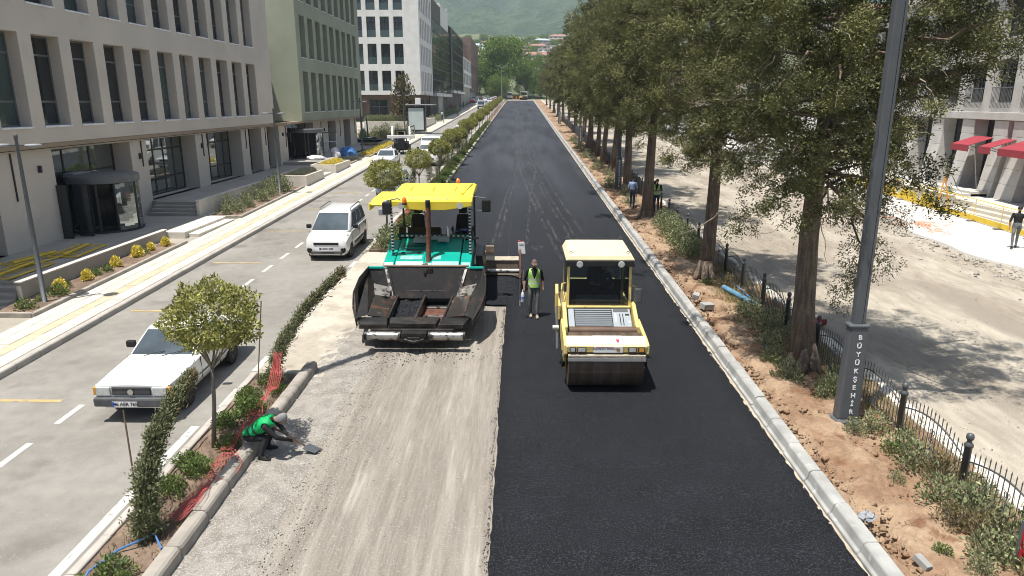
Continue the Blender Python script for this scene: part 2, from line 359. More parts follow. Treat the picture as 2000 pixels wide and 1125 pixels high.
# dusty tyre tracks across the laid asphalt
dm = mat('dust_track', (.17, .165, .16), .95, var=.2, scale=3)
N = dm.node_tree.nodes; L = dm.node_tree.links
tr = N.new('ShaderNodeBsdfTransparent'); ms = N.new('ShaderNodeMixShader'); nz = N.new('ShaderNodeTexNoise'); nz.inputs['Scale'].default_value = 2.4; nz.inputs['Detail'].default_value = 9
g = N.new('ShaderNodeNewGeometry'); mp = N.new('ShaderNodeMapping'); mp.inputs['Scale'].default_value = (3, .35, 1); L.new(g.outputs['Position'], mp.inputs[0]); L.new(mp.outputs[0], nz.inputs['Vector'])
mr = N.new('ShaderNodeMapRange'); mr.inputs['From Min'].default_value = .42; mr.inputs['From Max'].default_value = .75; mr.inputs['To Max'].default_value = .34; L.new(nz.outputs[0], mr.inputs['Value'])
L.new(mr.outputs[0], ms.inputs[0]); L.new(tr.outputs[0], ms.inputs[1]); L.new(N['Principled BSDF'].outputs[0], ms.inputs[2]); L.new(ms.outputs[0], N['Material Output'].inputs['Surface'])
def track(pts, wd):
    P = [Vector((x, y, gz(y) + .055)) for x, y in pts]; Q = []
    for i in range(len(P) - 1):
        for k in range(8):
            t = k / 8; a = P[max(i - 1, 0)]; b = P[i]; c = P[i + 1]; d = P[min(i + 2, len(P) - 1)]
            Q.append(.5 * ((2 * b) + (c - a) * t + (2 * a - 5 * b + 4 * c - d) * t * t + (3 * b - a - 3 * c + d) * t ** 3))
    Q.append(P[-1]); mb = MB()
    for q in Q: mb.v += [(q.x - wd / 2, q.y, q.z), (q.x + wd / 2, q.y, q.z)]
    mb.f = [(2 * i, 2 * i + 1, 2 * i + 3, 2 * i + 2) for i in range(len(Q) - 1)]
    mb.build('dust_track', 'dust_track', asph2)
for dx in (-.9, -.62, 0, .28, .75):
    track([(2.6 + dx, 27), (2.1 + dx, 34), (1.5 + dx, 44), (.9 + dx, 58), (.5 + dx, 75), (.3 + dx, 110), (.2 + dx, 180)], .16)
for dx in (0, .25, 1.5): track([(-1.2 + dx, 30), (-.8 + dx, 45), (-.2 + dx, 60), (.1 + dx, 90), (.2 + dx, 160)], .14)
for (bx, by, br_) in ((.7, 29.3, .35), (.0, 72., 1.2)):
    mb = MB(); n = 18; mb.v = [(bx + br_ * math.cos(6.283 * k / n) * rnd.uniform(.6, 1.1), by + 1.6 * br_ * math.sin(6.283 * k / n) * rnd.uniform(.6, 1.1), 0) for k in range(n)]
    mb.v = [(x, y, gz(y) + .058) for x, y, z in mb.v]; mb.f = [tuple(range(n))]; mb.build('dust_track', 'dust_track', asph2)
# painted lines on the old carriageway
def paint(x0, x1, y0, y1, material='paint_white'):
    MB().add([(x0, y0, gz(y0) - .014), (x1, y0, gz(y0) - .014), (x1, y1, gz(y1) - .014), (x0, y1, gz(y1) - .014)], [(0, 1, 2, 3)]).build('lane_marking', material, road)
y = 8.0
for k in range(40):
    y0 = 11.55 + (k - 1) * 1.72 if k < 8 else 23.4 + (k - 8) * 2.02
    if k < 8 and y0 > 22: continue
    paint(-9.7, -9.56, y0, y0 + (.9 if k < 8 else 1.05))
paint(-6.78, -6.6, -2, 13.2)
for y0 in (14.1, 16.1, 18.0, 20.2, 22.4, 24.6, 26.2): paint(-6.6, -6.42, y0, y0 + .95)
for y0 in range(31, 150, 4): paint(-6.62, -6.46, y0, y0 + 2.2)
for y0 in (8.2, 14.3, 20.7, 26.75, 32.9, 39, 45.2): paint(-12.1, -10.2 if y0 > 14 else -9.95, y0, y0 + .12, 'paint_yellow')
# concrete apron where the median is broken, loose gravel along the median
ribbon('concrete_apron', -6.42, -4.75, 15.4, 28.6, .012, 'concrete_apron', .5, .3, None, 0, .06)
ribbon('gravel_verge', -5.1, -3.75, -4, 19.2, .012, 'loose_gravel', .12, .12, lambda X, Y: .012 * fbm(X / .5, Y / .5, 4, 3) - .03 * np.clip((X + 4.1) / .35, 0, 1), 0, .05)
def stones(name, n, xf, yf, hz, smin, smax, material, label=None, kind='stuff'):
    x = xf(n); y = yf(n); sz = smin * (smax / smin) ** nrg.random(n) ** 2
    B = np.array([(-1, -1, -1), (1, -1, -1), (1, 1, -1), (-1, 1, -1), (-.6, -.6, 1), (.7, -.6, .9), (.6, .6, 1), (-.6, .7, .8)], float)
    F = np.array([(3, 2, 1, 0), (4, 5, 6, 7), (0, 1, 5, 4), (1, 2, 6, 5), (2, 3, 7, 6), (3, 0, 4, 7)])
    V = B[None] * sz[:, None, None] * nrg.uniform(.6, 1.3, (n, 8, 3)) * np.array([1, 1, .6]); a = nrg.uniform(0, 6.28, n); ca, sa = np.cos(a)[:, None], np.sin(a)[:, None]
    V = np.stack([V[..., 0] * ca - V[..., 1] * sa, V[..., 0] * sa + V[..., 1] * ca, V[..., 2]], -1)
    V += np.stack([x, y, S * y + hz + sz * .25], 1)[:, None]
    me = fast_mesh(name, V.reshape(-1, 3), (F[None] + 8 * np.arange(n)[:, None, None]).reshape(-1, 4), material)
    return tag(obj(name, me), label, None, None, kind)
U = nrg.uniform
stones('loose_stones', 8500, lambda n: -5.0 + 1.8 * nrg.random(n) ** 2.3, lambda n: U(6, 19, n), .006, .004, .014, 'gravel_stone', 'pale loose gravel beside the median kerb')
stones('scattered_grit', 2200, lambda n: U(-4.9, -.5, n), lambda n: U(6, 19.5, n), -.003, .004, .011, 'gravel_stone', 'fine grit scattered over the milled roadbed')
stones('asphalt_crumbs', 1500, lambda n: -.46 - abs(nrg.normal(0, .05, n)), lambda n: U(5.5, 21, n), .0, .003, .011, 'new_asphalt', 'black asphalt crumbs along the ragged edge of the fresh mat')
stones('spilled_mix', 500, lambda n: -2.8 + nrg.normal(0, 1.1, n), lambda n: 17.2 + nrg.normal(0, .35, n), .0, .005, .016, 'new_asphalt', 'spilled black mix in front of the paver push roller')
MB().add([(-.47, 26.3, gz(26.3) + .0525), (-.44, 26.3, gz(26.3) + .0525), (-.52, 120, gz(120) + .0525), (-.57, 120, gz(120) + .0525)], [(0, 1, 2, 3)]).build('lane_joint', 'black_paint', asph2)
# ---- kerb of the left pavement, slabs, tactile strip
def stone_mesh(sec, ln, material, name): return MB().prism(sec, 'y', .006, ln - .006).mesh(name, material)
pav = ribbon('pavement', -16.4, -12.62, -10, 300, .125, 'slab_joint', .6, 3., thick=.2)
ks = stone_mesh([(-.2, -.2), (.0, -.2), (.0, .12), (-.03, .15), (-.2, .15)], .9, 'kerb_stone_grey', 'kerb_stone')
kerbL = ribbon('kerb', -12.62, -12.44, -10, 300, -.01, 'kerb_stone_grey', .1, 3.)
def along(me, name, par, x, y0, y1, ln, h=0., bevel=.012, jit=.004, limit=300):
    y = y0; k = 0
    while y < y1 and k < limit:
        o = obj(name, me, par, (x + rnd.uniform(-jit, jit), y, gz(y) + h + rnd.uniform(-jit, jit)), (ANG + rnd.uniform(-jit, jit) * .6, 0, rnd.uniform(-jit, jit) * (.8 if x else .03)), bevel, 1)
        y += ln; k += 1
    return y
ye = along(ks, 'kerb_stone', kerbL, -12.42, 6.2, 118, .9)
o = MB().prism([(-12.62, -.2), (-12.42, -.2), (-12.42, .12), (-12.45, .15), (-12.62, .15)], 'y', 0, 200).build('kerb_stone', 'kerb_stone_grey', kerbL); o.location = (0, ye, gz(ye)); o.rotation_euler = (ANG, 0, 0); tag(o, kind='stuff')
for (a, b, ln, mt, nm) in ((-12.64, -13.13, .8, 'slab', 'slab'), (-13.50, -13.93, .8, 'slab', 'slab'), (-13.94, -14.36, .8, 'slab', 'slab'), (-13.14, -13.49, .4, 'tactile', 'tactile_paver')):
    me = MB().box(b + .004, a - .004, .004, ln - .004, 0, .05).mesh(nm, mt)
    e = along(me, nm, pav, 0, 6.2, 64 if nm == 'slab' else 42, ln, .10, .006, .0035)
    tag(ribbon(nm, b, a, e, 300, .15, mt, .5, 4., kind=None), kind='stuff').parent = pav
# ---- planted median: soil, broken right-hand kerb stones, flat left edging
for (y0, y1) in ((4, 15.45), (28.6, 262)):
    md = ribbon('median', -6.3, -5.12, y0, y1, .10, 'soil_brown', .12 if y0 < 10 else .4, .12 if y0 < 10 else 1.5, lambda X, Y: .035 * fbm(X / .7, Y / .7, 6, 3) - .02, thick=.2)
    kb = MB().prism([(-.28, -.15), (0, -.15), (-.012, .17), (-.05, .235), (-.26, .24)], 'y', .006, .894).mesh('kerb_stone', 'kerb_old')
    e = along(kb, 'kerb_stone', md, -4.99, y0 - .4 if y0 < 10 else y0, min(y1, 110), .9, 0, .03, .012)
    if y1 > 110:
        o = MB().prism([(-.28, -.15), (0, -.15), (-.012, .17), (-.05, .235), (-.26, .24)], 'y', 0, y1 - e).build('kerb_stone', 'kerb_old', md, loc=(-4.99, e, gz(e)), rot=(ANG, 0, 0)); tag(o, kind='stuff')
    kf = MB().prism([(-.16, -.1), (.0, -.1), (.0, .1), (-.16, .09)], 'y', .005, .895).mesh('edging_stone', 'kerb_stone_grey')
    along(kf, 'edging_stone', md, -6.28, y0, min(y1, 60), .9, .02, .015, .008)
    if y0 < 10:    # end stone closing the median
        MB().box(-6.2, -5.2, 15.42, 15.62, .2, .62).build('kerb_stone', 'kerb_old', md, bevel=.04)
# ---- new kerb on the right with sand strip, freshly laid blocks (single pieces while they can be told apart)
kr = ribbon('kerb', 4.925, 5.02, -6, 290, .050, 'kerb_sand', .04, .1, lambda X, Y: .012 * fbm(X / .3, Y / .4, 9, 3), .014, 0)
sec = [(0, -.2), (.30, -.2), (.30, .30), (.13, .30), (.085, .27), (.05, .12), (.0, .11)]
me = MB().prism(sec, 'y', .009, .991).mesh('kerb_block', 'kerb_new')
ye = along(me, 'kerb_block', kr, 5.0, 6.1, 126, 1.0, 0, .014, .014)
o = MB().prism(sec, 'y', 0, 290 - ye).build('kerb_block', 'kerb_new', kr, loc=(5.0, ye, gz(ye)), rot=(ANG, 0, 0)); tag(o, kind='stuff')
# ---- soil verge with trench and clods, dry strip behind the fence
def soilz(X, Y):
    tr_ = np.exp(-((X - 5.52 - .08 * np.sin(Y * .9)) / .13) ** 2)
    return .10 * fbm(X / 1.9, Y / 1.9, 21, 2) + .035 * fbm(X / .42, Y / .42, 22, 3) + .02 * fbm(X / .12, Y / .12, 23, 2) - .22 * tr_ * np.clip(.35 + fbm(X / 3, Y / 2.2, 24, 2), 0, 1) + .03 * (X > 7.6)
sv = ribbon('soil_verge', 5.27, 8.1, 5.5, 62, .17, 'soil_red', .055, .075, soilz)
ribbon('soil_verge', 5.27, 8.1, 62, 290, .16, 'soil_red', .35, .5, lambda X, Y: .10 * fbm(X / 1.9, Y / 1.9, 21, 3))
stones('soil_clods', 5200, lambda n: 5.35 + 1.9 * nrg.random(n) ** 2.0, lambda n: 6 + 50 * nrg.random(n) ** 1.5, .15, .008, .06, 'soil_red', 'reddish clods of dug soil along the new kerb')
cop = MB().prism([(8.02, -.3), (8.36, -.3), (8.36, .2), (8.02, .2)], 'y', 0, 1.46).mesh('coping_stone', 'stone_trim')
lw = ribbon('fence_kerb', 8.0, 8.38, 5, 290, .0, 'kerb_stone_grey', .2, 3.)
ye = along(cop, 'coping_stone', lw, 0, 5.2, 80, 1.47, .02, .012, .006)
o = MB().prism([(8.02, -.3), (8.36, -.3), (8.36, .2), (8.02, .2)], 'y', 0, 290 - ye).build('coping_stone', 'stone_trim', lw, loc=(0, ye, gz(ye) + .02), rot=(ANG, 0, 0)); tag(o, kind='stuff')
# ---- torn-up carriageway on the right, pale pavement beyond
ribbon('dirt_road', 8.3, 21.5, -6, 300, .0, 'dirt_road', .2, .34, lambda X, Y: .035 * fbm(X / 1.6, Y / 5, 31, 3) + .012 * fbm(X / .3, Y / .5, 32, 2))
def edge_x(y): return 18.6 + 1.5 * np.clip((y - 30) / 12, 0, 1.4) + .5 * np.sin(y * .35) + .2 * np.sin(y * 1.3)
Ys = np.linspace(8, 300, 500); E0 = edge_x(Ys); mb = MB()
for yy, e in zip(Ys, E0): mb.v += [(e, yy, gz(yy) - .02), (e + .04, yy, gz(yy) + .10), (60, yy, gz(yy) + .10)]
for i in range(len(Ys) - 1):
    for k in (0, 1): mb.f.append((3 * i + k, 3 * i + k + 1, 3 * i + 4 + k, 3 * i + 3 + k))
pr = tag(mb.build('pavement', 'pave_white'), kind='structure')
stones('rubble', 2600, lambda n: 19.2 + nrg.normal(0, .9, n) - .3, lambda n: U(18, 44, n), .02, .015, .09, 'gravel_stone', 'grey broken rubble strewn along the pale pavement edge')
stones('road_pebbles', 9000, lambda n: U(8.5, 19.5, n), lambda n: 8 + 40 * nrg.random(n) ** 1.4, .0, .005, .022, 'gravel_stone', 'small pebbles on the torn-up dirt carriageway')
# ================================================================ BUILDINGS
def wall_cells(mb, O, Ud, Nd, u0, u1, z0, z1, ops, depth, back=False):
    """wall sheet with real openings and reveals; O origin, Ud along the wall, Nd outward"""
    O = Vector(O); Ud = Vector(Ud); Nd = Vector(Nd); Z = Vector((0, 0, 1))
    us = sorted({u0, u1, *[a for o in ops for a in o[:2]]}); zs = sorted({z0, z1, *[a for o in ops for a in o[2:4]]})
    P = lambda u, z, n=0.: tuple(O + Ud * u + Z * z + Nd * n)
    for j in range(len(zs) - 1):
        run = None
        for i in range(len(us) - 1):
            cu, cz = (us[i] + us[i + 1]) / 2, (zs[j] + zs[j + 1]) / 2
            hole = any(o[0] < cu < o[1] and o[2] < cz < o[3] for o in ops)
            if not hole:
                mb.add([P(us[i], zs[j]), P(us[i + 1], zs[j]), P(us[i + 1], zs[j + 1]), P(us[i], zs[j + 1])], [(0, 1, 2, 3)])
    for (a, b, c, d) in [o[:4] for o in ops]:
        q = [P(a, c), P(b, c), P(b, d), P(a, d)]; w = [P(a, c, -depth), P(b, c, -depth), P(b, d, -depth), P(a, d, -depth)]
        mb.add(q + w, [(0, 1, 5, 4), (1, 2, 6, 5), (2, 3, 7, 6), (3, 0, 4, 7)])
def shell(mb, x0, x1, y0, y1, z0, z1, skip=()):     # plain faces of a block, without those in skip
    v = [(x0, y0, z0), (x1, y0, z0), (x1, y1, z0), (x0, y1, z0), (x0, y0, z1), (x1, y0, z1), (x1, y1, z1), (x0, y1, z1)]
    f = {'b': (3, 2, 1, 0), 't': (4, 5, 6, 7), '-y': (0, 1, 5, 4), '+x': (1, 2, 6, 5), '+y': (2, 3, 7, 6), '-x': (3, 0, 4, 7)}
    mb.add(v, [f[k] for k in f if k not in skip])
def frame_meshes(w, h, bars_u, bars_z, material_f, material_g, fw=.06, nm='window'):
    """frame in the y/z plane (glass faces +x), origin at lower near corner"""
    f = MB(); f.box(-.04, .03, 0, fw, 0, h); f.box(-.04, .03, w - fw, w, 0, h); f.box(-.04, .03, fw, w - fw, 0, fw); f.box(-.04, .03, fw, w - fw, h - fw, h)
    for u in bars_u: f.box(-.035, .025, u - fw / 2, u + fw / 2, fw, h - fw)
    for z in bars_z: f.box(-.032, .022, fw, w - fw, z - fw / 2, z + fw / 2)
    g = MB().box(-.012, 0, fw * .5, w - fw * .5, fw * .5, h - fw * .5)
    return f.mesh(nm, material_f), g.mesh('pane', material_g)
XU, XG = -18.95, -19.25
# ---------------- taupe office block
T1, T2, T3 = 1.2, 1.8, 2.05
bt = thing('office_building', 'taupe rendered office block with rows of tall deep-set windows', 'building', (-19.3, 33, T1))
bt.location = (0, 0, 0)
rows = (5.85, 10.5); ops = []
for zr in rows:
    for i in range(-6, 11): ops.append((26.06 + 2.44 * i, 26.06 + 2.44 * i + 1.68, zr, zr + 3.5))
wl_ = MB(); wall_cells(wl_, (XU, 0, 0), (0, 1, 0), (1, 0, 0), 8, 55.4, 5.2, 14.7, ops, .52); shell(wl_, -36, XU, 8, 55.4, 5.2, 14.7, ('+x',))
wl_.build('wall', 'plaster_taupe', bt)
MB().box(-36.1, XU + .06, 7.9, 55.46, 14.7, 14.95).build('roof', 'plaster_taupe', bt)
fm, gm = frame_meshes(1.68, 3.5, (), (.95, 2.75), 'frame_grey', 'glass_dark', .08)
sm = MB().box(-.5, .05, -.03, 1.71, -.07, 0).mesh('sill', 'sill_white')
gv = gm.copy(); gv.materials.clear(); gv.materials.append(MATS['glass_teal']); gv2 = gm.copy(); gv2.materials.clear(); gv2.materials.append(MATS['glass_mirror'])
for n_, (a, b, c, d) in enumerate(ops):
    o = obj('window', fm, bt, (XU - .5, a, c)); obj('pane', (gm, gm, gv, gm, gv2, gm, gv)[(n_ * 5) % 7], o, (0, 0, 0)); obj('sill', sm, o, (.5, 0, .012), None, .008, 1)
# ground floor wall under both upper blocks
gops = [(29.05, 35.0, T1, 4.9), (36.55, 42.2, T2, 4.92), (43.7, 49.2, T2, 4.92), (50.55, 53.1, T2, 4.92), (54.3, 57.0, T2, 4.92), (20.2, 25.6, T1, 4.6)]
w_ = MB(); wall_cells(w_, (XG, 0, 0), (0, 1, 0), (1, 0, 0), 8, 58.2, .2, 5.2, gops, .95); w_.build('ground_floor_wall', 'plaster_taupe', bt)
MB().box(XG + .003, XU - .02, 8, 58.2, 5.02, 5.19).build('bounce_band', 'plaster_bounce', bt)  # brown band paints the warm bounce on the wall top
MB().box(XG - .02, XG + .03, 8, 58.2, 4.965, 5.0).build('painted_shade_line', 'frame_dark', bt)  # thin dark strip, the shade line under the band put into colour
def shopfront(par, y0, y1, z0, z1, nb, zb, x, glass='glass_mirror'):
    w, h = y1 - y0, z1 - z0
    f, g_ = frame_meshes(w, h, [w * k / nb for k in range(1, nb)], zb, 'frame_dark', glass, .09, 'shopfront')
    o = obj('shopfront', f, par, (x, y0, z0)); obj('pane', g_, o); return o
shopfront(bt, 29.05, 35.0, T1, 4.9, 3, (2.5,), XG - .9)
shopfront(bt, 36.55, 42.2, T2, 4.92, 5, (.9, 2.45), XG - .9)
shopfront(bt, 43.7, 49.2, T2, 4.92, 5, (.9, 2.45), XG - .9)
shopfront(bt, 50.55, 53.1, T2, 4.92, 2, (.9, 2.45), XG - .9, 'glass_dark'); shopfront(bt, 54.3, 57.0, T2, 4.92, 2, (.9, 2.45), XG - .9, 'glass_dark'); shopfront(bt, 20.2, 25.6, T1, 4.6, 4, (.9, 2.3), XG - .9, 'glass_dark')
for y in (26.6, 36.0, 43.1, 50.0, 53.9): MB().box(XG, XG + .05, y - .025, y + .025, T1 + 1.9 if y < 30 else 3.6, 4.9).build('downpipe', 'frame_dark', bt)
for (y, z) in ((28.1, 4.05), (35.75, 4.0), (42.9, 4.1), (57.8, 4.1)):
    MB().box(XG, XG + .12, y - .06, y + .06, z, z + .28).build('wall_light', 'frame_dark', bt, bevel=.015)
def revolving(par, cx, cy, z0, r, hd, rz):
    cpy = MB().lathe([(r + .02, 0), (r + .08, .02), (r + .08, .30), (r + .02, .34), (.05, .36)], n=40).build('revolving_door', 'frame_grey', par, True, loc=(cx, cy, z0 + hd))
    g_ = MB()
    for a0, a1 in ((-.75, .75), (2.35, 3.9), (1.15, 1.9)):
        n = 9
        for k in range(n):
            t0, t1 = a0 + (a1 - a0) * k / n, a0 + (a1 - a0) * (k + 1) / n
            g_.add([(r * math.cos(t), r * math.sin(t), z) for z in (-hd + .1, -.02) for t in (t0, t1)], [(0, 1, 3, 2)])
    g_.build('curved_glass', 'glass_mirror', cpy)
    for t in (0.1, math.pi / 2 + .1, math.pi + .1, 1.5 * math.pi + .1):
        c, s_ = math.cos(t), math.sin(t)
        MB().add([(0, 0, -hd + .1), (r * .94 * c, r * .94 * s_, -hd + .1), (r * .94 * c, r * .94 * s_, -.05), (0, 0, -.05)], [(0, 1, 2, 3)]).build('door_leaf', 'glass_dark', cpy)
        MB().tube([(r * .92 * c, r * .92 * s_, -hd + .03), (r * .92 * c, r * .92 * s_, 0)], .035, 6).build('leaf_stile', 'frame_dark', cpy)
    for t in (-1.25, -.75, 0, .75, 1.15, 1.9, 2.35): MB().tube([(r * math.cos(t), r * math.sin(t), -hd), (r * math.cos(t), r * math.sin(t), 0)], .05, 8).build('post', 'frame_dark', cpy)
    MB().lathe([(r + .05, -hd), (r + .05, -hd + .1), (r - .05, -hd + .1), (r - .05, -hd + .01)], n=40).build('base_ring', 'frame_dark', cpy)
    return cpy
rv = revolving(bt, -18.75, 31.45, T1, 1.42, 2.15, 0)
MB().box(-.9, -.45, -1.0, .3, .34, .42).build('blue_film', 'grille_grey', rv, loc=(-.3, .2, 0))
vest = MB(); vest.box(-19.6, -18.85, 28.95, 29.05, T1, 3.45).box(-18.9, -18.3, 29.5, 29.56, T1, 3.4).build('side_screen', 'glass_dark', bt)
# ---------------- green block
bg = thing('green_building', 'olive green rendered block overhanging the taupe ground floor', 'building')
XGr = -18.6; ops = []
for zr in (5.92, 10.45, 15.0):
    for i in range(9): ops.append((62.4 + 2.42 * i, 62.4 + 2.42 * i + 1.52, zr, zr + 3.4))
w_ = MB(); wall_cells(w_, (XGr, 0, 0), (0, 1, 0), (1, 0, 0), 61.3, 85, 5.2, 20.2, ops, .75); shell(w_, -36, XGr, 61.3, 85, 5.2, 20.2, ('+x',)); w_.build('wall', 'plaster_green', bg)
MB().box(-36.1, XGr + .05, 61.25, 85.05, 20.2, 20.45).build('roof', 'plaster_green', bg)
fm, gm = frame_meshes(1.52, 3.4, (), (.95, 2.7), 'frame_dark', 'glass_dark', .08); sm = MB().box(-.6, .04, -.02, 1.54, -.05, 0).mesh('sill', 'sill_white')
for (a, b, c, d) in ops:
    o = obj('window', fm, bg, (XGr - .72, a, c)); obj('pane', gm, o); obj('sill', sm, o, (.72, 0, .01))
gops = [(59.0, 66.6, T3, 4.95), (71.8, 74.8, T3, 4.9), (78.2, 81.2, T3, 4.9)]
w_ = MB(); wall_cells(w_, (XG, 0, 0), (0, 1, 0), (1, 0, 0), 58.2, 84.4, .8, 5.2, gops, .8); w_.add([(XG, 84.4, .8), (-34, 84.4, .8), (-34, 84.4, 5.2), (XG, 84.4, 5.2)], [(0, 1, 2, 3)]); w_.build('ground_floor_wall', 'plaster_taupe', bg)
MB().box(XG + .003, XGr - .03, 58.2, 84.4, 5.02, 5.19).build('bounce_band', 'plaster_bounce', bg)  # painted bounce carried on along the green block's ground floor
shopfront(bg, 59.0, 66.6, T3, 4.95, 4, (2.2,), XG - .75); shopfront(bg, 71.8, 74.8, T3, 4.9, 1, (2.0,), XG - .75, 'glass_dark'); shopfront(bg, 78.2, 81.2, T3, 4.9, 1, (2.0,), XG - .75, 'glass_dark')
rv2 = revolving(bg, -18.6, 62.4, T3, 1.35, 2.15, 0)
for y in (58.6, 69.2, 76.6, 83.4): MB().box(XG, XG + .05, y - .03, y + .03, 3.2, 4.95).build('downpipe', 'frame_dark', bg)
for y in (58.9, 70.2): MB().box(XG, XG + .12, y - .07, y + .07, 4.0, 4.3).build('wall_light', 'frame_dark', bg, bevel=.015)
# glazed link between the two blocks
bl = thing('glazed_link', 'dark glazed stair link between taupe and green blocks', 'building')
MB().box(-34, -21.6, 55.5, 61.2, 5.3, 11.0).build('wall', 'plaster_taupe', bl)
f, g_ = frame_meshes(5.6, 5.4, (1.9, 3.7), (2.4,), 'frame_dark', 'glass_teal', .1, 'curtain_wall'); o = obj('curtain_wall', f, bl, (-21.5, 55.55, 5.4)); obj('pane', g_, o)
# ---------------- pale stone block beyond the side street
bw = thing('stone_building', 'pale stone office block with sunlit end wall and french windows', 'building')
YW = 131.4; zr_ = (8.72, 13.3, 17.85, 22.4); ops = []
for z in zr_:
    for k in range(11): ops.append((-18 - 4.46 - 2.4 * k, -18 - 4.46 - 2.4 * k + 1.62, z, z + 3.45))
w_ = MB(); wall_cells(w_, (0, YW, 0), (1, 0, 0), (0, -1, 0), -50, -18, 8.0, 28, ops, .35)
ops2 = [(133.2 + 2.35 * k, 134.5 + 2.35 * k, z, z + 3.45) for z in zr_ for k in range(7)]
wall_cells(w_, (-18, 0, 0), (0, 1, 0), (1, 0, 0), YW, 150, 8.0, 28, ops2, .35); shell(w_, -50, -18, YW, 150, 8.0, 28, ('+x', '-y')); w_.build('wall', 'stone_white', bw)
fm, gm = frame_meshes(1.62, 3.45, (.81,), (2.45,), 'frame_dark', 'glass_dark', .1); rl = MB().box(.16, .19, .02, 1.6, .05, 1.2).mesh('balustrade', 'glass_teal')
for (a, b, c, d) in ops:
    o = obj('window', fm, bw, (b, YW + .32, c), (0, 0, -math.pi / 2)); o.rotation_euler = (0, 0, -math.pi / 2); o.location = (a, YW + .32, c); obj('pane', gm, o); obj('balustrade', rl, o)
f2, g2 = frame_meshes(1.3, 3.45, (), (1.1, 2.45), 'frame_dark', 'glass_dark', .1)
for (a, b, c, d) in ops2: o = obj('window', f2, bw, (-18.3, a, c)); obj('pane', g2, o)
w_ = MB(); gop = [(-27.6, -24.3, 3.3, 7.2), (-22.4, -19.8, 3.3, 7.2), (-34, -30, 3.3, 7.2)]
wall_cells(w_, (0, YW + 1.2, 0), (1, 0, 0), (0, -1, 0), -50, -18.9, 2.5, 8, gop, .5)
gop2 = [(134.2 + 3.1 * k, 136.6 + 3.1 * k, 3.6, 7.2) for k in range(5)]
wall_cells(w_, (-18.9, 0, 0), (0, 1, 0), (1, 0, 0), YW + 1.2, 150, 2.5, 8, gop2, .5); w_.build('ground_floor_wall', 'brick_brown', bw)
for (a, b, c, d) in gop:
    f, g_ = frame_meshes(b - a, d - c, [(b - a) / 2], (2.6,), 'frame_grey', 'glass_dark', .14, 'door'); o = obj('door', f, bw, (a, YW + 1.65, c), (0, 0, -math.pi / 2)); obj('pane', g_, o)
for (a, b, c, d) in gop2:
    f, g_ = frame_meshes(b - a, d - c, [(b - a) / 2], (2.6,), 'frame_dark', 'glass_dark', .1, 'shopfront'); o = obj('shopfront', f, bw, (-19.35, a, c)); obj('pane', g_, o)
# ---------------- the row behind it
def block(nm, label, y0, y1, z0, z1, mwall, mwin, nw, wz, x=-18., ww=.6, gz_=None, gmat='dark_cladding', back=-45, win='window', depth=.3, fr='frame_dark'):
    b = thing(nm, label, 'building'); L_ = (y1 - y0) / nw; ops = [(y0 + L_ * (k + .5 - ww / 2), y0 + L_ * (k + .5 + ww / 2), c, d) for (c, d) in wz for k in range(nw)]
    w_ = MB(); wall_cells(w_, (x, 0, 0), (0, 1, 0), (1, 0, 0), y0, y1, z0, z1, ops, depth); shell(w_, back, x, y0, y1, z0, z1, ('+x',)); w_.build('wall', mwall, b)
    for (a, bb, c, d) in ops:
        key = (round(bb - a, 2), round(d - c, 2), fr, mwin)
        if key not in block.cache: block.cache[key] = frame_meshes(bb - a, d - c, [(bb - a) / 2], (), fr, mwin, .1, win)
        f, g_ = block.cache[key]; o = obj(win, f, b, (x - depth + .03, a, c)); obj('pane', g_, o)
    if gz_ is not None: MB().box(back, x - .8, y0 + .1, y1 - .1, gz_ - 1, z0).build('ground_floor_wall', gmat, b)
    return b
block.cache = {}
b1 = block('glass_building', 'dark glazed block with reflective street front beside the pale stone one', 150.1, 186.4, 8.6, 23.2, 'dark_cladding', 'glass_mirror', 14, [(8.9 + 2.4 * k, 11.2 + 2.4 * k) for k in range(6)], -17.9, .96, 3.9, 'dark_cladding', depth=.08)
MB().box(-19.5, -17.4, 152, 186, 7.9, 8.6).build('canopy', 'stone_white', b1); MB().box(-19.8, -18.4, 163, 172, 4.2, 7.9).build('portal', 'stone_trim', b1)
MB().box(-40, -18.1, 150.2, 168, 23.2, 27.2).build('upper_storey', 'dark_cladding', b1)
b2 = block('stone_tower', 'pale windowless stone stair tower rising behind the dark glazed block', 168.2, 186.2, 23.25, 28.2, 'stone_white', 'glass_dark', 3, [], -18.2, .5)
b3 = block('glass_building', 'second glazed block with tall dark recess, further up the street', 186.6, 229, 9.6, 25.2, 'dark_cladding', 'glass_mirror', 16, [(9.9 + 2.5 * k, 12.3 + 2.5 * k) for k in range(6)], -17.9, .95, 4.9, 'dark_cladding', depth=.08)
MB().box(-19.5, -17.2, 189, 228, 9.0, 9.6).build('canopy', 'stone_white', b3); MB().box(-18.2, -17.7, 187.4, 192, 10, 25).build('recess_panel', 'frame_dark', b3)
b4 = block('terraced_building', 'white balconied block with dark attic near the end of the row', 229.5, 265, 11.4, 20.4, 'stone_white', 'grille_grey', 5, [(12.2, 15.6), (16.6, 20)], -17.8, .82, 5.9, 'stone_trim', fr='frame_grey')
MB().box(-40, -19.4, 230, 264.5, 20.4, 26.0).build('attic', 'brick_brown', b4)
for k in range(7): MB().box(-18.6, -18.0, 231 + 4.6 * k, 232.2 + 4.6 * k, 5.0, 11.4).build('column', 'stone_trim', b4)
b5 = block('brown_building', 'brown clad block closing the row before the trees', 265.5, 309, 10.5, 29.0, 'brick_brown', 'glass_dark', 7, [(12, 15), (17, 20)], -17.9, .35, 6.9, 'stone_grey')
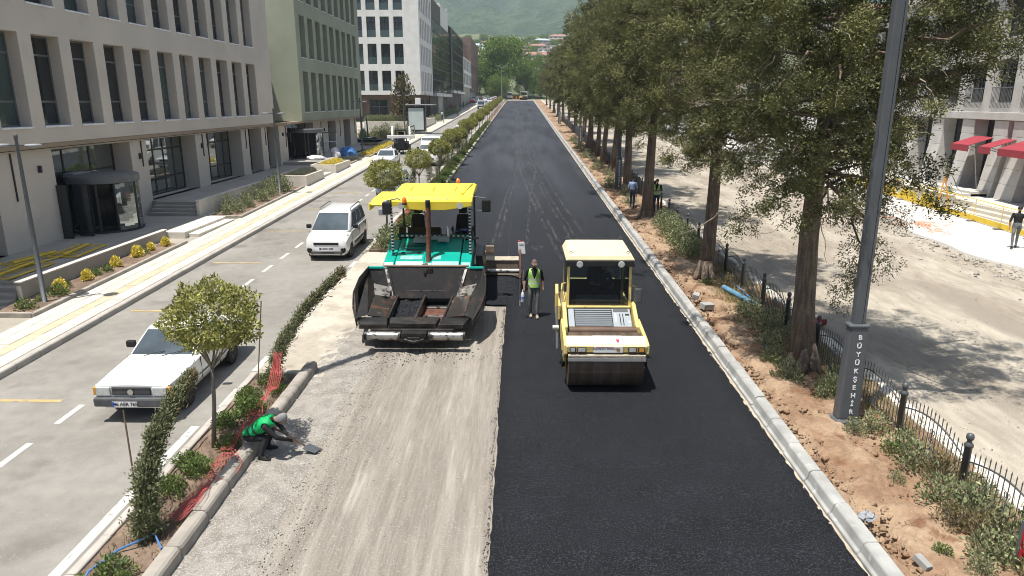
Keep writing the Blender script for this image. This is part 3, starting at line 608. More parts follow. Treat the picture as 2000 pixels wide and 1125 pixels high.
# ---------------- terraces, steps, planter walls in front of the left row
def slabs(nm, label, cat, boxes, material, bevel=.012, parts='step'):
    t = thing(nm, label, cat)
    for b in boxes: MB().box(*b).build(parts, material, t, bevel=bevel)
    return t
ter = MB().box(-19.6, -15.9, 22.2, 36.4, -.1, T1).box(-19.6, -16.4, 36.4, 57.4, .4, T2).box(-19.6, -16.1, 57.4, 86, .8, T3).build('terrace', 'terrace_stone'); tag(ter, kind='structure')
pj = MB(); 
for y in np.arange(22.8, 36, .8): pj.box(-19.25, -15.95, y, y + .012, T1 + .001, T1 + .004)
for y in np.arange(37, 57, .8): pj.box(-19.25, -16.45, y, y + .012, T2 + .001, T2 + .004)
for x in np.arange(-18.8, -16, .8): pj.box(x, x + .012, 22.3, 36.3, T1 + .0012, T1 + .0042)
tag(pj.build('joint_lines', 'slab_joint', ter), kind='stuff')
ribbon('forecourt', -19.4, -15.9, -6, 22.3, .14, 'terrace_stone', 1., 3.)
slabs('stone_steps', 'grey stone steps rising to the first terrace at the left edge', 'steps', [(-19.4, -15.92, 20.75 + .36 * k, 22.24, .3, T1 - .135 * (3 - k) - .02) for k in range(4)], 'terrace_stone')
slabs('stone_steps', 'four shaded stone steps between the two terraces of the taupe block', 'steps', [(-18.9, -16.42, 35.15 + .32 * k, 36.42, .9, T2 - .15 * (3 - k) - .015) for k in range(4)], 'terrace_stone')
slabs('stone_steps', 'two long sunlit pale slab steps up to the terrace by the yellow shrubs', 'steps', [(-15.9, -14.9, 30.6, 35.1, .6, T1 - .008), (-14.9, -14.4, 30.9, 34.9, .6, T1 - .125)], 'stone_trim')
slabs('stone_steps', 'pale steps between the lavender planter and the yellow-flowered planter', 'steps', [(-16.3, -14.9, 51.2, 53.7, 1, T2 - .02), (-14.9, -14.3, 51.2, 53.7, 1, T2 - .16)], 'stone_trim')
slabs('stone_steps', 'low shaded steps in front of the green block beside the blue heap', 'steps', [(-16.9, -16.1, 66, 74, 1.2, T3 + .02), (-16.12, -15.7, 66, 74, 1.2, T3 - .11)], 'terrace_stone')
def wall_thing(label, boxes, material='stone_trim', cap=None):
    t = thing('retaining_wall', label, 'wall')
    for b in boxes: MB().box(*b).build('wall', material, t, bevel=.012); MB().box(b[0] - .03, b[1] + .03, b[2] - .02, b[3] + .02, b[5] + .001, b[5] + .05).build('coping', 'stone_trim', t, bevel=.01)
    return t
wall_thing('low grey wall behind the bed of yellow shrubs', [(-15.9, -15.72, 21.2, 30.6, .3, T1 + .07)], 'terrace_stone')
wall_thing('low pale wall behind the long bed of tall green shrubs', [(-16.4, -16.24, 35.2, 46.6, .7, T2 + .12)])
beds = []
def bed(label, x0, x1, y0, y1, h=.12):
    s_ = ribbon('flower_bed', x0, x1, y0, y1, .19, 'soil_brown', .14, .14, lambda X, Y: .05 * fbm(X / .6, Y / .6, 41, 3))
    c = MB().prism([(-.07, -.1), (.07, -.1), (.07, .16), (-.07, .16)], 'y', .004, .996).mesh('edging_stone', 'kerb_old'); along(c, 'edging_stone', s_, x1, y0 - .1, y1 - .4, 1.0, .1, .01, .004)
    MB().box(x0, x1, y0 - .12, y0 + .02, gz(y0) + .1, gz(y0) + .27).build('edging_stone', 'kerb_old', s_, bevel=.012)
    return s_
bed('', -15.74, -14.42, 19.75, 29.4); bed('', -16.26, -14.3, 35.5, 46.5); bed('', -16.6, -14.4, 60.5, 64); bed('', -15.4, -14.0, 66, 82); bed('', -24, -14.2, 86.5, 95)
def planter(label, x0, x1, y0, y1, zt):
    t = thing('planter', label, 'planter', ((x0 + x1) / 2, y0, 0)); t.location = (0, 0, 0)
    m_ = MB(); 
    for b in ((x0, x1, y0, y0 + .15), (x0, x1, y1 - .15, y1), (x0, x0 + .15, y0 + .152, y1 - .152), (x1 - .15, x1, y0 + .152, y1 - .152)): MB().box(*b, .6, zt).build('wall', 'stone_trim', t, bevel=.015)
    MB().box(x0 + .1, x1 - .1, y0 + .1, y1 - .1, .6, zt - .08).build('soil', 'soil_brown', t); return t
planter('pale stone planter box holding a grey lavender bush', -16.4, -14.2, 46.75, 51.0, 2.05)
planter('pale stone planter box overflowing with yellow flowers', -16.0, -14.05, 53.9, 58.6, 2.15)
planter('large pale planter with clipped hedge behind the advertising shelter', -21.5, -14.4, 99, 122, 4.2)
slabs('stone_steps', 'pale stone flight of steps left of the large hedge planter', 'steps', [(-26, -21.6, 97 + .5 * k, 104, 2, 2.75 + .16 * k) for k in range(8)], 'stone_trim')
# ---------------- stone building with red awnings on the right
br = thing('arcade_building', 'grey stone building with red awnings over splayed piers', 'building', (27.55, 40.2, 1.45), R(-6))
mb = MB(); piers = [(-17, 2), (-11.5, 2), (-5.9, 1.8), (-.7, 1.8), (1.45, 1.45), (5.15, 1.5), (9.2, 1.6), (13.4, 1.8), (18, 2), (23, 2), (28, 2)]
for (c, wd) in piers:
    h = 4.3; zs_ = [0, .86, 1.72, 2.58, 3.44, h]
    for k in range(5):       # courses of stone, splayed towards the foot
        t0, t1 = .5 - .42 * min(1, zs_[k] / 2.9), .5 - .42 * min(1, zs_[k + 1] / 2.9); z0, z1 = zs_[k] + .006, zs_[k + 1] - .006
        a, b = wd / 2, wd / 2
        MB().hexa([(-t0, c - a, z0), (.9, c - a, z0), (.9, c + b, z0), (-t0, c + b, z0)], [(-t1, c - a, z1), (.9, c - a, z1), (.9, c + b, z1), (-t1, c + b, z1)]).build('pier_stone', 'stone_grey', br, bevel=.012)
for a, b in zip(piers[:-1], piers[1:]):
    y0, y1 = a[0] + a[1] / 2, b[0] - b[1] / 2
    f, g_ = frame_meshes(y1 - y0, 4.25, [(y1 - y0) / 2], (2.9,), 'frame_dark', 'glass_dark', .12, 'shopfront'); o = obj('shopfront', f, br, (.75, y1, 0), (0, 0, math.pi)); obj('pane', g_, o)
w_ = MB(); ops = [(-14.5 + 3.1 * k, -12.6 + 3.1 * k, 5.3, 7.7) for k in range(14)] + [(-14.5 + 3.1 * k, -12.6 + 3.1 * k, 8.9, 11.1) for k in range(14)]
wall_cells(w_, (0, 0, 0), (0, 1, 0), (-1, 0, 0), -18, 30, 4.3, 12.2, ops, .35); shell(w_, 0, 15, -18, 30, 4.3, 12.2, ('-x',)); shell(w_, .95, 15, -18, 30, -1.5, 4.3, ('t',)); w_.build('wall', 'stone_grey', br)
MB().box(-.18, .02, -18, 30, 4.32, 4.75).build('cornice', 'stone_grey', br, bevel=.02); MB().box(-.4, 15.2, -18.2, 30.2, 12.2, 12.6).build('roof', 'stone_trim', br)
fm, gm = frame_meshes(1.9, 2.4, (.95,), (), 'frame_dark', 'glass_dark', .1); fm2, gm2 = frame_meshes(1.9, 2.2, (.95,), (), 'frame_dark', 'glass_dark', .1)
for (a, b, c, d) in ops: o = obj('window', fm if c < 6 else fm2, br, (.3, b, c), (0, 0, math.pi)); obj('pane', gm if c < 6 else gm2, o)
for k in range(14):
    m_ = MB(); 
    for j in range(15): m_.box(-.14, -.12, -14.6 + 3.1 * k + j * .145, -14.58 + 3.1 * k + j * .145, 5.0, 6.1)
    m_.box(-.15, -.11, -14.65 + 3.1 * k, -12.5 + 3.1 * k, 6.1, 6.16); m_.build('balcony_railing', 'frame_grey', br)
def awning(label, y0, y1):
    t = thing('awning', label, 'awning', (0, 0, 0)); t.parent = None
    M_ = Matrix.Translation((27.55, 40.2, 1.45)) @ Matrix.Rotation(R(-6), 4, 'Z'); t.matrix_world = M_; t.location = M_.translation; t.rotation_euler = (0, 0, R(-6))
    MB().hexa([(-.03, y0, 3.30), (-1.35, y0, 2.85), (-1.35, y1, 2.85), (-.03, y1, 3.30)][::-1], [(-.03, y0, 3.33), (-1.35, y0, 2.88), (-1.35, y1, 2.88), (-.03, y1, 3.33)][::-1]).build('canopy', 'red_fabric', t)
    MB().box(-1.375, -1.352, y0, y1, 2.5, 2.88).build('valance', 'red_fabric', t)
    for y in (y0 + .08, y1 - .08): MB().tube([(-1.3, y, 2.86), (-.05, y, 2.45)], .02, 6).build('arm', 'frame_grey', t)
awning('red awning over the glazed entrance, furthest left of the three', 2.05, 4.15)
awning('red awning over the narrow middle opening', -.35, .95); awning('large red awning cut off by the right edge', -5.2, -1.1)
rt = tag(MB().box(24.9, 44, 22, 72, -.5, 1.45).build('terrace', 'pave_white'), kind='structure')
slabs('stone_steps', 'broad pale steps behind the yellow barrier in front of the stone building', 'steps', [(23.5 + .4 * k, 24.92, 24, 38.5, .2, .95 + .165 * k - .02) for k in range(4)], 'pave_white')
slabs('stone_steps', 'short pale steps at the foot of the stone piers under the awnings', 'steps', [(25.8 + .45 * k, 27.2, 41.2, 44.8, 1.4, 1.6 + .14 * k) for k in range(2)], 'pave_white')
wall_thing('grey parapet wall of the flower bed behind the yellow barrier', [(23.9, 24.1, 39.2, 60, .5, 1.75)], 'stone_grey')
# ---------------- houses
def house(label, x, y, z, wx, wy, h, wallm, roofm, hip=1.5, win=True, rz=0., nz=2, nx=3, flat=False, nm='house'):
    t = thing(nm, label, 'house', (x, y, z), rz)
    ops = []
    for j in range(nz):
        for i in range(nx):
            cx = -wx / 2 + wx * (i + .5) / nx; hz = h / nz; ops.append((cx - wx / nx * .28, cx + wx / nx * .28, j * hz + hz * .3, j * hz + hz * .78))
    w_ = MB(); wall_cells(w_, (0, -wy / 2, 0), (1, 0, 0), (0, -1, 0), -wx / 2, wx / 2, -6, h, ops, .25); shell(w_, -wx / 2, wx / 2, -wy / 2, wy / 2, -6, h, ('-y',)); w_.build('wall', wallm, t)
    for (a, b, c, d) in ops:
        key = ('h', round(b - a, 2), round(d - c, 2))
        if key not in block.cache: block.cache[key] = frame_meshes(b - a, d - c, [(b - a) / 2], (), 'sill_white', 'glass_dark', .12)
        f, g_ = block.cache[key]; o = obj('window', f, t, (a, -wy / 2 + .2, c), (0, 0, -math.pi / 2)); obj('pane', g_, o)
    e = .5
    if flat: MB().box(-wx / 2 - .2, wx / 2 + .2, -wy / 2 - .2, wy / 2 + .2, h, h + .4).build('roof', roofm, t)
    else:
        MB().add([(-wx / 2 - e, -wy / 2 - e, h), (wx / 2 + e, -wy / 2 - e, h), (wx / 2 + e, wy / 2 + e, h), (-wx / 2 - e, wy / 2 + e, h), (-wx / 4, 0, h + hip), (wx / 4, 0, h + hip)], [(0, 1, 5, 4), (1, 2, 5), (2, 3, 4, 5), (3, 0, 4), (3, 2, 1, 0)]).build('roof', roofm, t)
        MB().box(wx * .2, wx * .2 + .6, -.3, .3, h + hip * .4, h + hip + .7).build('chimney', wallm, t)
    for j in range(1, nz): MB().box(-wx / 2, wx / 2, -wy / 2 - 1.0, -wy / 2 - .02, h / nz * j - .15, h / nz * j + .05).build('balcony', 'stone_trim', t)
    return t
mat('wall_cream', (.60, .54, .44), .9, var=.08); mat('wall_white', (.68, .66, .62), .9, var=.08); mat('wall_pink', (.52, .38, .31), .9, var=.08); mat('wall_grey', (.36, .37, .38), .9, var=.1)
mat('roof_tile', (.30, .165, .125), .9, var=.2, scale=1.); mat('roof_tin', (.42, .46, .50), .5, var=.1); mat('roof_flat', (.46, .42, .38), .9, var=.1)
# ================================================================ VEGETATION
def unit(a): return a / (np.linalg.norm(a, axis=-1, keepdims=True) + 1e-9)
def leaf_mesh(name, C, D, Ln, Wd, tone, material, fold=.25):
    n = len(C); D = unit(D); Rv = unit(np.cross(D, nrg.normal(0, 1, (n, 3)))); Nv = np.cross(D, Rv)
    Ln = np.broadcast_to(Ln, n)[:, None]; Wd = np.broadcast_to(Wd, n)[:, None]
    mid = C + D * Ln * .5
    V = np.stack([C, mid + Rv * Wd + Nv * Wd * fold, C + D * Ln, mid - Rv * Wd + Nv * Wd * fold], 1).reshape(-1, 3)
    q = (np.array([0, 1, 2, 3])[None] + 4 * np.arange(n)[:, None])
    return fast_mesh(name, V, q, material, False, np.repeat(np.clip(tone, 0, 1), 4))
def tufts(P, Dm, k, spread, rad, ln, wd):
    """k leaves fanned round every tuft position P with mean direction Dm"""
    n = len(P); tt = nrg.random(n)
    C = np.repeat(P, k, 0) + nrg.normal(0, rad, (n * k, 3)); D = np.repeat(unit(Dm), k, 0) + nrg.normal(0, spread, (n * k, 3))
    tone = np.clip(np.repeat(tt, k) * .55 + nrg.random(n * k) * .5 - .02, 0, 1)
    return C, D, nrg.uniform(.6, 1.25, n * k) * ln, nrg.uniform(.7, 1.25, n * k) * wd, tone
def cypress_meshes(idx, h, rmax, z0, nb, tpb, k, ln, wd, lean=0., trunk_r=.36):
    r_ = np.random.default_rng(100 + idx); tr_ = MB(); path = []
    for i in range(10):
        z = h * i / 9; path.append((lean * z + .12 * math.sin(z * .5 + idx), .1 * math.sin(z * .4 + 2 * idx), z - (.3 if i == 0 else 0)))
    rad = [trunk_r * (1.25 if i == 0 else 1.) * (1 - .1 * i + .02 * (i == 9)) for i in range(10)]
    tr_.tube(path, rad, 14)
    for a in range(6):     # root flare
        t = a * 1.05 + idx; tr_.tube([(.55 * math.cos(t), .55 * math.sin(t), -.12), (.3 * math.cos(t), .3 * math.sin(t), .12), (.16 * math.cos(t), .16 * math.sin(t), .7)], [.05, .15, .1], 6)
    Ps = []; Ds = []; Ts = []
    for b in range(nb):
        f = (b + r_.random()) / nb; z = z0 + (h - z0) * f ** 1.05; az = b * 2.39996 + r_.normal(0, .3)
        prof = min(1, .62 + (z - z0) / 8.) * (1 - max(0, (z - 10.) / (h - 9.6)) ** 1.6 * .8); L_ = rmax * prof * r_.uniform(.55, 1.12)
        i0 = min(8, int(z / h * 9)); bx = lean * z; d = np.array([math.cos(az), math.sin(az), 0.])
        up = r_.uniform(.1, .55); pts = []
        for t in np.linspace(0, 1, 6): pts.append(np.array([bx, 0, z]) + d * L_ * t + np.array([0, 0, 1]) * L_ * (up * t - (up + r_.uniform(-.1, .35)) * t * t * .8) + r_.normal(0, .05, 3))
        r0 = .03 + .035 * L_ / rmax
        if b % 2 == 0 or z < z0 + 2.5: tr_.tube([tuple(p) for p in pts], [r0 * (1 - .85 * t) for t in np.linspace(0, 1, 6)], 5, False)
        pts = np.array(pts)
        nc = max(2, int(tpb * L_ / rmax)); tc = np.concatenate([r_.uniform(.12, .98, nc - 1), [1.]]) * 5; i = np.clip(tc.astype(int), 0, 4); fr = (tc - i)[:, None]
        Cc = pts[i] * (1 - fr) + pts[i + 1] * fr + r_.normal(0, 1, (nc, 3)) * np.array([.30, .30, .26]); per = 14 if z < 10.8 else 8
        off = unit(r_.normal(0, 1, (nc * per, 3))) * (r_.random((nc * per, 1)) ** .5) * np.array([.40, .40, .27]) * np.repeat(r_.uniform(.65, 1.2, (nc, 1)), per, 0)
        P = np.repeat(Cc, per, 0) + off; Ps.append(P); Ds.append(d[None] * .45 + off * 2.2 + np.array([0, 0, .25]))
        Ts.append(np.repeat(r_.random(nc), per))
    P = np.concatenate(Ps); D = np.concatenate(Ds)
    C, Dd, ll, ww, tone = tufts(P, D, k, .75, .075, ln, wd); tone = np.clip(tone * .65 + .55 * np.repeat(np.concatenate(Ts), k) - .12, 0, 1)
    return tr_.mesh('trunk', 'bark', True), leaf_mesh('crown', C, Dd, ll, ww, tone, 'leaf_cypress')
cyp = [cypress_meshes(i, 14.6, 3.45, 4.2, 112, 8.8, 26, .084, .0155, trunk_r=.27) for i in range(2)]
cyp_far = [cypress_meshes(5 + i, 14.6, 3.3, 3.9, 96, 8, 9, .17, .034, trunk_r=.27) for i in range(2)]
def place_cypress(label, x, y, v, rz, s=1., far=False, sz=1., crown_s=None):
    t = thing('cypress_tree', label, 'tree', (x, y, gz(y) + .12), rz, 'cypress trees along the right kerb'); t.scale = (s, s, s * sz)
    t.rotation_euler = (R(2.2) * math.sin(y * 1.7), R(2.6) * math.sin(y * 2.9), rz); a, b = (cyp_far if far else cyp)[v]; obj('trunk', a, t); c = obj('crown', b, t)
    return t
TREES = [(6.85, 16.0, 'large rough-barked cypress beside the lettered lamp post, nearest the camera'), (6.52, 24.2, 'cypress with bare straight trunk beside the white-leaved hedge'), (6.45, 35.6, 'cypress with three people standing behind its trunk'),
 (6.65, 43.6, 'cypress just in front of the smaller lettered post, seen from camera'), (7.05, 54.5, 'cypress trunk right behind the smaller lettered post'), (7.1, 60.2, 'short-stemmed cypress second behind the smaller lettered post'), (7.35, 67, 'slim cypress in the close-set clump, nearest of the clump'),
 (7.0, 70.5, 'cypress in the middle of the close-set clump of trunks'), (7.1, 75, 'cypress at the far side of the close-set clump'), (7.4, 84, 'cypress behind the clump next to the third lamp post'), (7.5, 99, 'thick cypress standing alone beyond the trunk clump'), (7.5, 113, 'distant cypress before the kerb gap'), (7.6, 128, 'distant cypress with narrow crown'), (7.6, 146, 'distant cypress leaning over the kerb'), (7.7, 165, 'very distant cypress, third from the far end'), (7.8, 190, 'very distant cypress, second from the far end'), (8, 220, 'last cypress at the far end of the row')]
for i, (x, y, lb) in enumerate(TREES):
    far = y > 62; t = place_cypress(lb, x, y, i % 2, [2.2, .4, 4.0, 1.1, 5.2, 2.9, .2, 3.6, 1.8, 4.7][i % 10], [1.0, .93, 1.0, .97, 1.04, .9, .88, .97, .93, 1.0][i % 10] * (.96 if y > 100 else 1), far, 1.0)
# hanging pale dead branches on the nearest cypress
def polyrand(p0, d, n, step, j, sag=0.):
    p = Vector(p0); d = Vector(d).normalized(); out = [tuple(p)]
    for k in range(n):
        d = (d + Vector((rnd.gauss(0, j), rnd.gauss(0, j), rnd.gauss(0, j) - sag))).normalized(); p = p + d * step; out.append(tuple(p))
    return out
near = [o for o in COL.objects if o.name.startswith('cypress_tree')][0]
for k in range(34):
    a = rnd.uniform(0, 6.28); z = rnd.uniform(3.6, 7.6); r0 = rnd.uniform(.5, 2.6)
    pts = polyrand((r0 * math.cos(a), r0 * math.sin(a), z), (math.cos(a) * .6, math.sin(a) * .6, rnd.uniform(-1, -.2)), 6, rnd.uniform(.08, .2), .22, .05); MB().tube(pts, [.014 * (1 - .13 * i) for i in range(7)], 5).build('dead_branch', 'twig_pale', near)
for (a, z, L_, up) in ((.2, 5.3, 2.5, .15), (-.3, 6.3, 3.3, .25), (.5, 5.0, 2.1, .1), (-.8, 6.9, 3.0, .3), (.35, 5.9, 2.8, .2), (.0, 7.0, 3.7, .2)):
    a -= near.rotation_euler.z; MB().tube([(0, 0, z), (L_ * .5 * math.cos(a), L_ * .5 * math.sin(a), z + L_ * up * .5), (L_ * math.cos(a + .15), L_ * math.sin(a + .15), z + L_ * up)], [.13, .09, .03], 7).build('limb', 'bark', near)
Cc = np.array([(1.0, .5, 3.6), (1.15, .3, 3.1), (1.0, .2, 2.7), (1.25, .1, 2.3), (1.05, .4, 2.0), (1.35, .0, 2.9), (.9, .1, 1.7), (1.3, .3, 3.6), (1.5, -.2, 2.6), (-1.4, .8, 3.7), (-1.9, .5, 3.4), (-1.2, 1.4, 3.3), (2.2, -.4, 4.2), (2.0, .2, 3.7)]); rz_ = near.rotation_euler.z; ca, sa = math.cos(-rz_), math.sin(-rz_)
Cc = np.stack([Cc[:, 0] * ca - Cc[:, 1] * sa, Cc[:, 0] * sa + Cc[:, 1] * ca, Cc[:, 2]], 1); off = unit(nrg.normal(0, 1, (len(Cc) * 10, 3))) * nrg.random((len(Cc) * 10, 1)) ** .5 * .36
obj('low_foliage', leaf_mesh('low_foliage', *tufts(np.repeat(Cc, 10, 0) + off, off * 2 + np.array([0, 0, -.3]), 40, .75, .08, .068, .0125), 'leaf_cypress'), near)
q = [tuple(v) for v in Cc]; MB().tube([(0, 0, 4.6), q[7], q[0], q[1], q[5], q[2], q[3], q[4], q[6]], [.05, .035, .03, .026, .022, .018, .014, .01, .006], 6).build('limb', 'bark', near)
Lc = []
for (a, z, L_, up) in ((.2, 5.3, 2.5, .15), (-.3, 6.3, 3.3, .25), (.5, 5.0, 2.1, .1), (-.8, 6.9, 3.0, .3), (.35, 5.9, 2.8, .2), (.0, 7.0, 3.7, .2)):
    a -= rz_
    for t in np.linspace(.3, 1.12, 13): Lc.append((L_ * t * math.cos(a + .15 * t) + rnd.gauss(0, .3), L_ * t * math.sin(a + .15 * t) + rnd.gauss(0, .3), z + L_ * up * t + rnd.gauss(-.15, .28)))
Lc = np.array(Lc); off = unit(nrg.normal(0, 1, (len(Lc) * 9, 3))) * nrg.random((len(Lc) * 9, 1)) ** .5 * .36
obj('limb_foliage', leaf_mesh('limb_foliage', *tufts(np.repeat(Lc, 9, 0) + off, off * 2 + np.array([0, 0, .1]), 32, .75, .075, .068, .0125), 'leaf_cypress'), near)
# ---- standard privets in the median
def ball_crown(n, r, rz, ln, wd, k=1, seed=0, material='leaf_privet', shellp=.45):
    u = unit(nrg.normal(0, 1, (n, 3))); bump = 1 + .2 * fbm(u[:, 0] * .8 + seed, u[:, 1] * .8 + u[:, 2], seed, 3)
    rad = (nrg.random(n) ** shellp * .42 + .58) * bump; hole = fbm(u[:, 0] * 1.3, u[:, 1] * 1.3 + 2 * u[:, 2], seed + 9, 2) < -.75
    rad[hole] *= .72; C = u * rad[:, None] * np.array([r, r, rz]); C[:, 2] = np.where(C[:, 2] < -rz * .62, C[:, 2] * .75, C[:, 2])
    D = u * .5 + nrg.normal(0, .7, (n, 3)) + np.array([0, 0, .25]); tone = np.clip(.5 + .25 * fbm(C[:, 0] * 1.4, C[:, 1] * 1.4 + C[:, 2], seed + 3, 3) + nrg.normal(0, .22, n), 0, 1)
    return leaf_mesh('crown', C, D, nrg.uniform(.7, 1.3, n) * ln, nrg.uniform(.7, 1.3, n) * wd, tone, material)
def privet_trunk(h):
    m_ = MB().tube([(0, 0, -.1), (.015, .01, h * .4), (-.01, 0, h * .72)], [.045, .038, .034], 8)
    for k in range(7):
        a = k * .9; m_.tube([(-.01, 0, h * .70), (.16 * math.cos(a), .16 * math.sin(a), h * .82), (.5 * math.cos(a), .5 * math.sin(a), h * 1.02)], [.024, .018, .006], 5)
    return m_.mesh('trunk', 'bark_light', True)
pc = [ball_crown(6800, .76, .62, .080, .0175, seed=3), ball_crown(5000, .80, .64, .105, .026, seed=8)]; ptk = privet_trunk(2.15)
def privet(label, x, y, s, v, rz):
    t = thing('standard_privet', label, 'tree', (x, y, gz(y) + .1), rz, 'ball-headed privets in the median'); t.scale = (s, s, s); obj('trunk', ptk, t); obj('crown', pc[v], t, (0, 0, 2.27 if v else 2.42))
privet('round-headed privet tree in front of the near white sedan', -5.88, 12.2, 1.06, 0, 0); COL.objects[-1]; [o for o in COL.objects if o.name.startswith('standard_privet')][0].rotation_euler = (0, R(5.5), 0)
PV = [(-6.0, 31.2, 1.12, 'round-headed privet left of the yellow paver canopy'), (-5.8, 40.5, 1.0, 'round-headed privet rising behind the paver canopy'), (-5.75, 50.5, 1.0, 'second round-headed privet beyond the paver, beside the white van'), (-5.75, 60, 1.0, 'third round-headed privet beyond the paver'), (-5.7, 67, .95, 'fourth round-headed privet beyond the paver'), (-5.7, 76, 1.0, 'fifth round-headed privet beyond the paver')]
y = 84
PV += [(-5.7, 84 + 8.2 * k, .98, 'far round-headed privet, number %s along the median past the bend of shade' % w_) for k, w_ in enumerate('one two three four five six seven eight nine ten eleven twelve thirteen fourteen fifteen sixteen'.split())]
for i, (x, y, s, lb) in enumerate(PV): privet(lb if y < 83 else 'small distant round-headed privet in the far part of the median', x, y, s * (1 + .05 * math.sin(i * 3)), 1 if y > 45 else 0, i * 1.3)
# ---- young columnar cypresses, leaning
def sapling_mesh(path, r, n, seed, dry=0.):
    pts = np.array(path, float); seg = np.linalg.norm(np.diff(pts, axis=0), axis=1); cum = np.concatenate([[0], np.cumsum(seg)]); t = nrg.random(n); s_ = t * cum[-1]
    i = np.clip(np.searchsorted(cum, s_) - 1, 0, len(seg) - 1); f = ((s_ - cum[i]) / seg[i])[:, None]; P = pts[i] * (1 - f) + pts[i + 1] * f
    tang = unit(pts[i + 1] - pts[i]); rr = r * np.interp(t, [0, .08, .2, .5, .8, 1], [1.15, 1.45, 1.1, .9, .6, .2]) * (1 + .45 * np.sin(t * 38 + seed + 3 * np.sin(t * 90)) * nrg.random(n))
    rr = np.where(nrg.random(n) < .14, rr * 1.55, rr)
    off = unit(np.cross(tang, nrg.normal(0, 1, (n, 3)))) * (rr * nrg.random(n) ** .5)[:, None]; D = tang * .8 + off / r * .55
    C, Dd, ll, ww, tone = tufts(P + off, D, 12, .6, .035, .065, .010)
    tk = MB().tube([tuple(p) for p in pts], [.03 * (1 - .8 * k / (len(pts) - 1)) for k in range(len(pts))], 6)
    return tk.mesh('trunk', 'bark', True), leaf_mesh('crown', C, Dd, ll, ww, tone, 'leaf_sapling')
def sapling(label, x, y, path, r, n, seed, rz=0., tip=False):
    t = thing('young_cypress', label, 'tree', (x, y, gz(y) + .08), rz, 'young leaning cypresses in the median'); a, b = sapling_mesh(path, r, n, seed); obj('trunk', a, t); obj('crown', b, t)
    if tip:
        p = np.array(path[-3:]); q = nrg.random((420, 1)); C = p[0] * (1 - q) + p[2] * q + nrg.normal(0, .06, (420, 3)); tag(obj('dry_tip', leaf_mesh('dry_tip', C, unit(p[2] - p[0])[None] + nrg.normal(0, .5, (420, 3)), .12, .016, nrg.random(420), 'leaf_sapling_dry'), t), kind='stuff')
    return t
sapling('bent young cypress leaning across the near white sedan, brown at its tip', -5.68, 9.35, [(0, 0, 0), (-.02, .08, .5), (-.05, .3, 1.0), (-.02, .7, 1.45), (.03, 1.25, 1.8), (.1, 1.75, 2.0)], .13, 1600, 1, tip=True)
sapling('young cypress leaning over the broken end of the median', -5.62, 14.9, [(0, 0, 0), (.0, .1, .45), (.12, .45, .95), (.45, 1.0, 1.5), (.95, 1.6, 2.05), (1.25, 1.95, 2.3)], .105, 1100, 4, tip=True)
for i, (y, lx, ly) in enumerate(((36.5, .1, -.2), (44.5, -.15, .2), (47.5, .2, .1), (55.5, -.05, .3), (57.5, .25, -.2), (64, .1, .2), (70, -.1, .1), (73, .2, .2))):
    sapling('small dark young cypress between the privets, %s beyond the paver' % ('first', 'second', 'third', 'fourth', 'fifth', 'sixth', 'seventh', 'eighth')[i], -5.65, y, [(0, 0, 0), (lx * .3, ly * .3, .9), (lx, ly, 1.7), (lx * 2.2, ly * 2, 2.5)], .24, 420, i)
# ---- shrubs
def shrub_meshes(n, r, h, ln, wd, material, seed=0, ns=7, up=.5):
    u = nrg.normal(0, 1, (n, 3)); u[:, 2] = abs(u[:, 2]); u = unit(u); rad = nrg.random(n) ** .4; C = u * rad[:, None] * np.array([r, r, h]); C[:, 2] = np.clip(C[:, 2], .03, None)
    C[:, 0] *= 1 + .35 * np.sin(3 * np.arctan2(u[:, 1], u[:, 0]) + seed); D = u * .7 + nrg.normal(0, .45, (n, 3)) + np.array([0, 0, up]); tone = np.clip(nrg.normal(.5, .27, n), 0, 1)
    cr = leaf_mesh('foliage', C, D, nrg.uniform(.6, 1.3, n) * ln, nrg.uniform(.7, 1.2, n) * wd, tone, material); m_ = MB()
    for k in range(ns): a = k * 6.283 / ns + seed; m_.tube([(0, 0, -.08), (.4 * r * math.cos(a), .4 * r * math.sin(a), h * .4), (.75 * r * math.cos(a + .3), .75 * r * math.sin(a + .3), h * .85)], [.012, .008, .004], 4)
    return m_.mesh('stem', 'bark_light'), cr
SH = {'small': shrub_meshes(420, .30, .34, .075, .020, 'leaf_shrub', 1), 'lush': shrub_meshes(900, .40, .44, .085, .023, 'leaf_shrub', 2, up=.3), 'yellow': shrub_meshes(480, .18, .38, .07, .026, 'leaf_yellow', 3), 'tall': shrub_meshes(620, .45, .85, .10, .026, 'leaf_hedge', 4, 9), 'hedge': shrub_meshes(1900, .62, .85, .075, .022, 'leaf_hedge', 5, 9), 'lav': shrub_meshes(1300, .55, .38, .10, .012, 'leaf_lavender', 6), 'weed': shrub_meshes(520, .36, .55, .08, .018, 'leaf_hedge', 7, 6), 'dry': shrub_meshes(360, .3, .5, .12, .014, 'leaf_dryplant', 8), 'brown': shrub_meshes(1500, 1.0, 2.6, .22, .06, 'leaf_brownish', 9, 8), 'yflat': shrub_meshes(700, .6, .45, .10, .03, 'leaf_yellow', 10)}
def shrub(kind, label, x, y, z, s=1., rz=0., group=None, cat='shrub', nm='shrub', sx=1.):
    t = thing(nm, label, cat, (x, y, z), rz, group); t.scale = (s * sx, s, s); a, b = SH[kind]; obj('stem', a, t); obj('foliage', b, t); return t
ORD2 = ('first', 'second', 'third', 'fourth', 'fifth', 'sixth', 'seventh', 'eighth', 'ninth', 'tenth', 'eleventh', 'twelfth', 'thirteenth', 'fourteenth', 'fifteenth', 'sixteenth')
def bz(y): return gz(y) + .19
ORD = ('nearest', 'second', 'third', 'fourth', 'fifth', 'sixth', 'seventh', 'eighth', 'ninth', 'tenth')
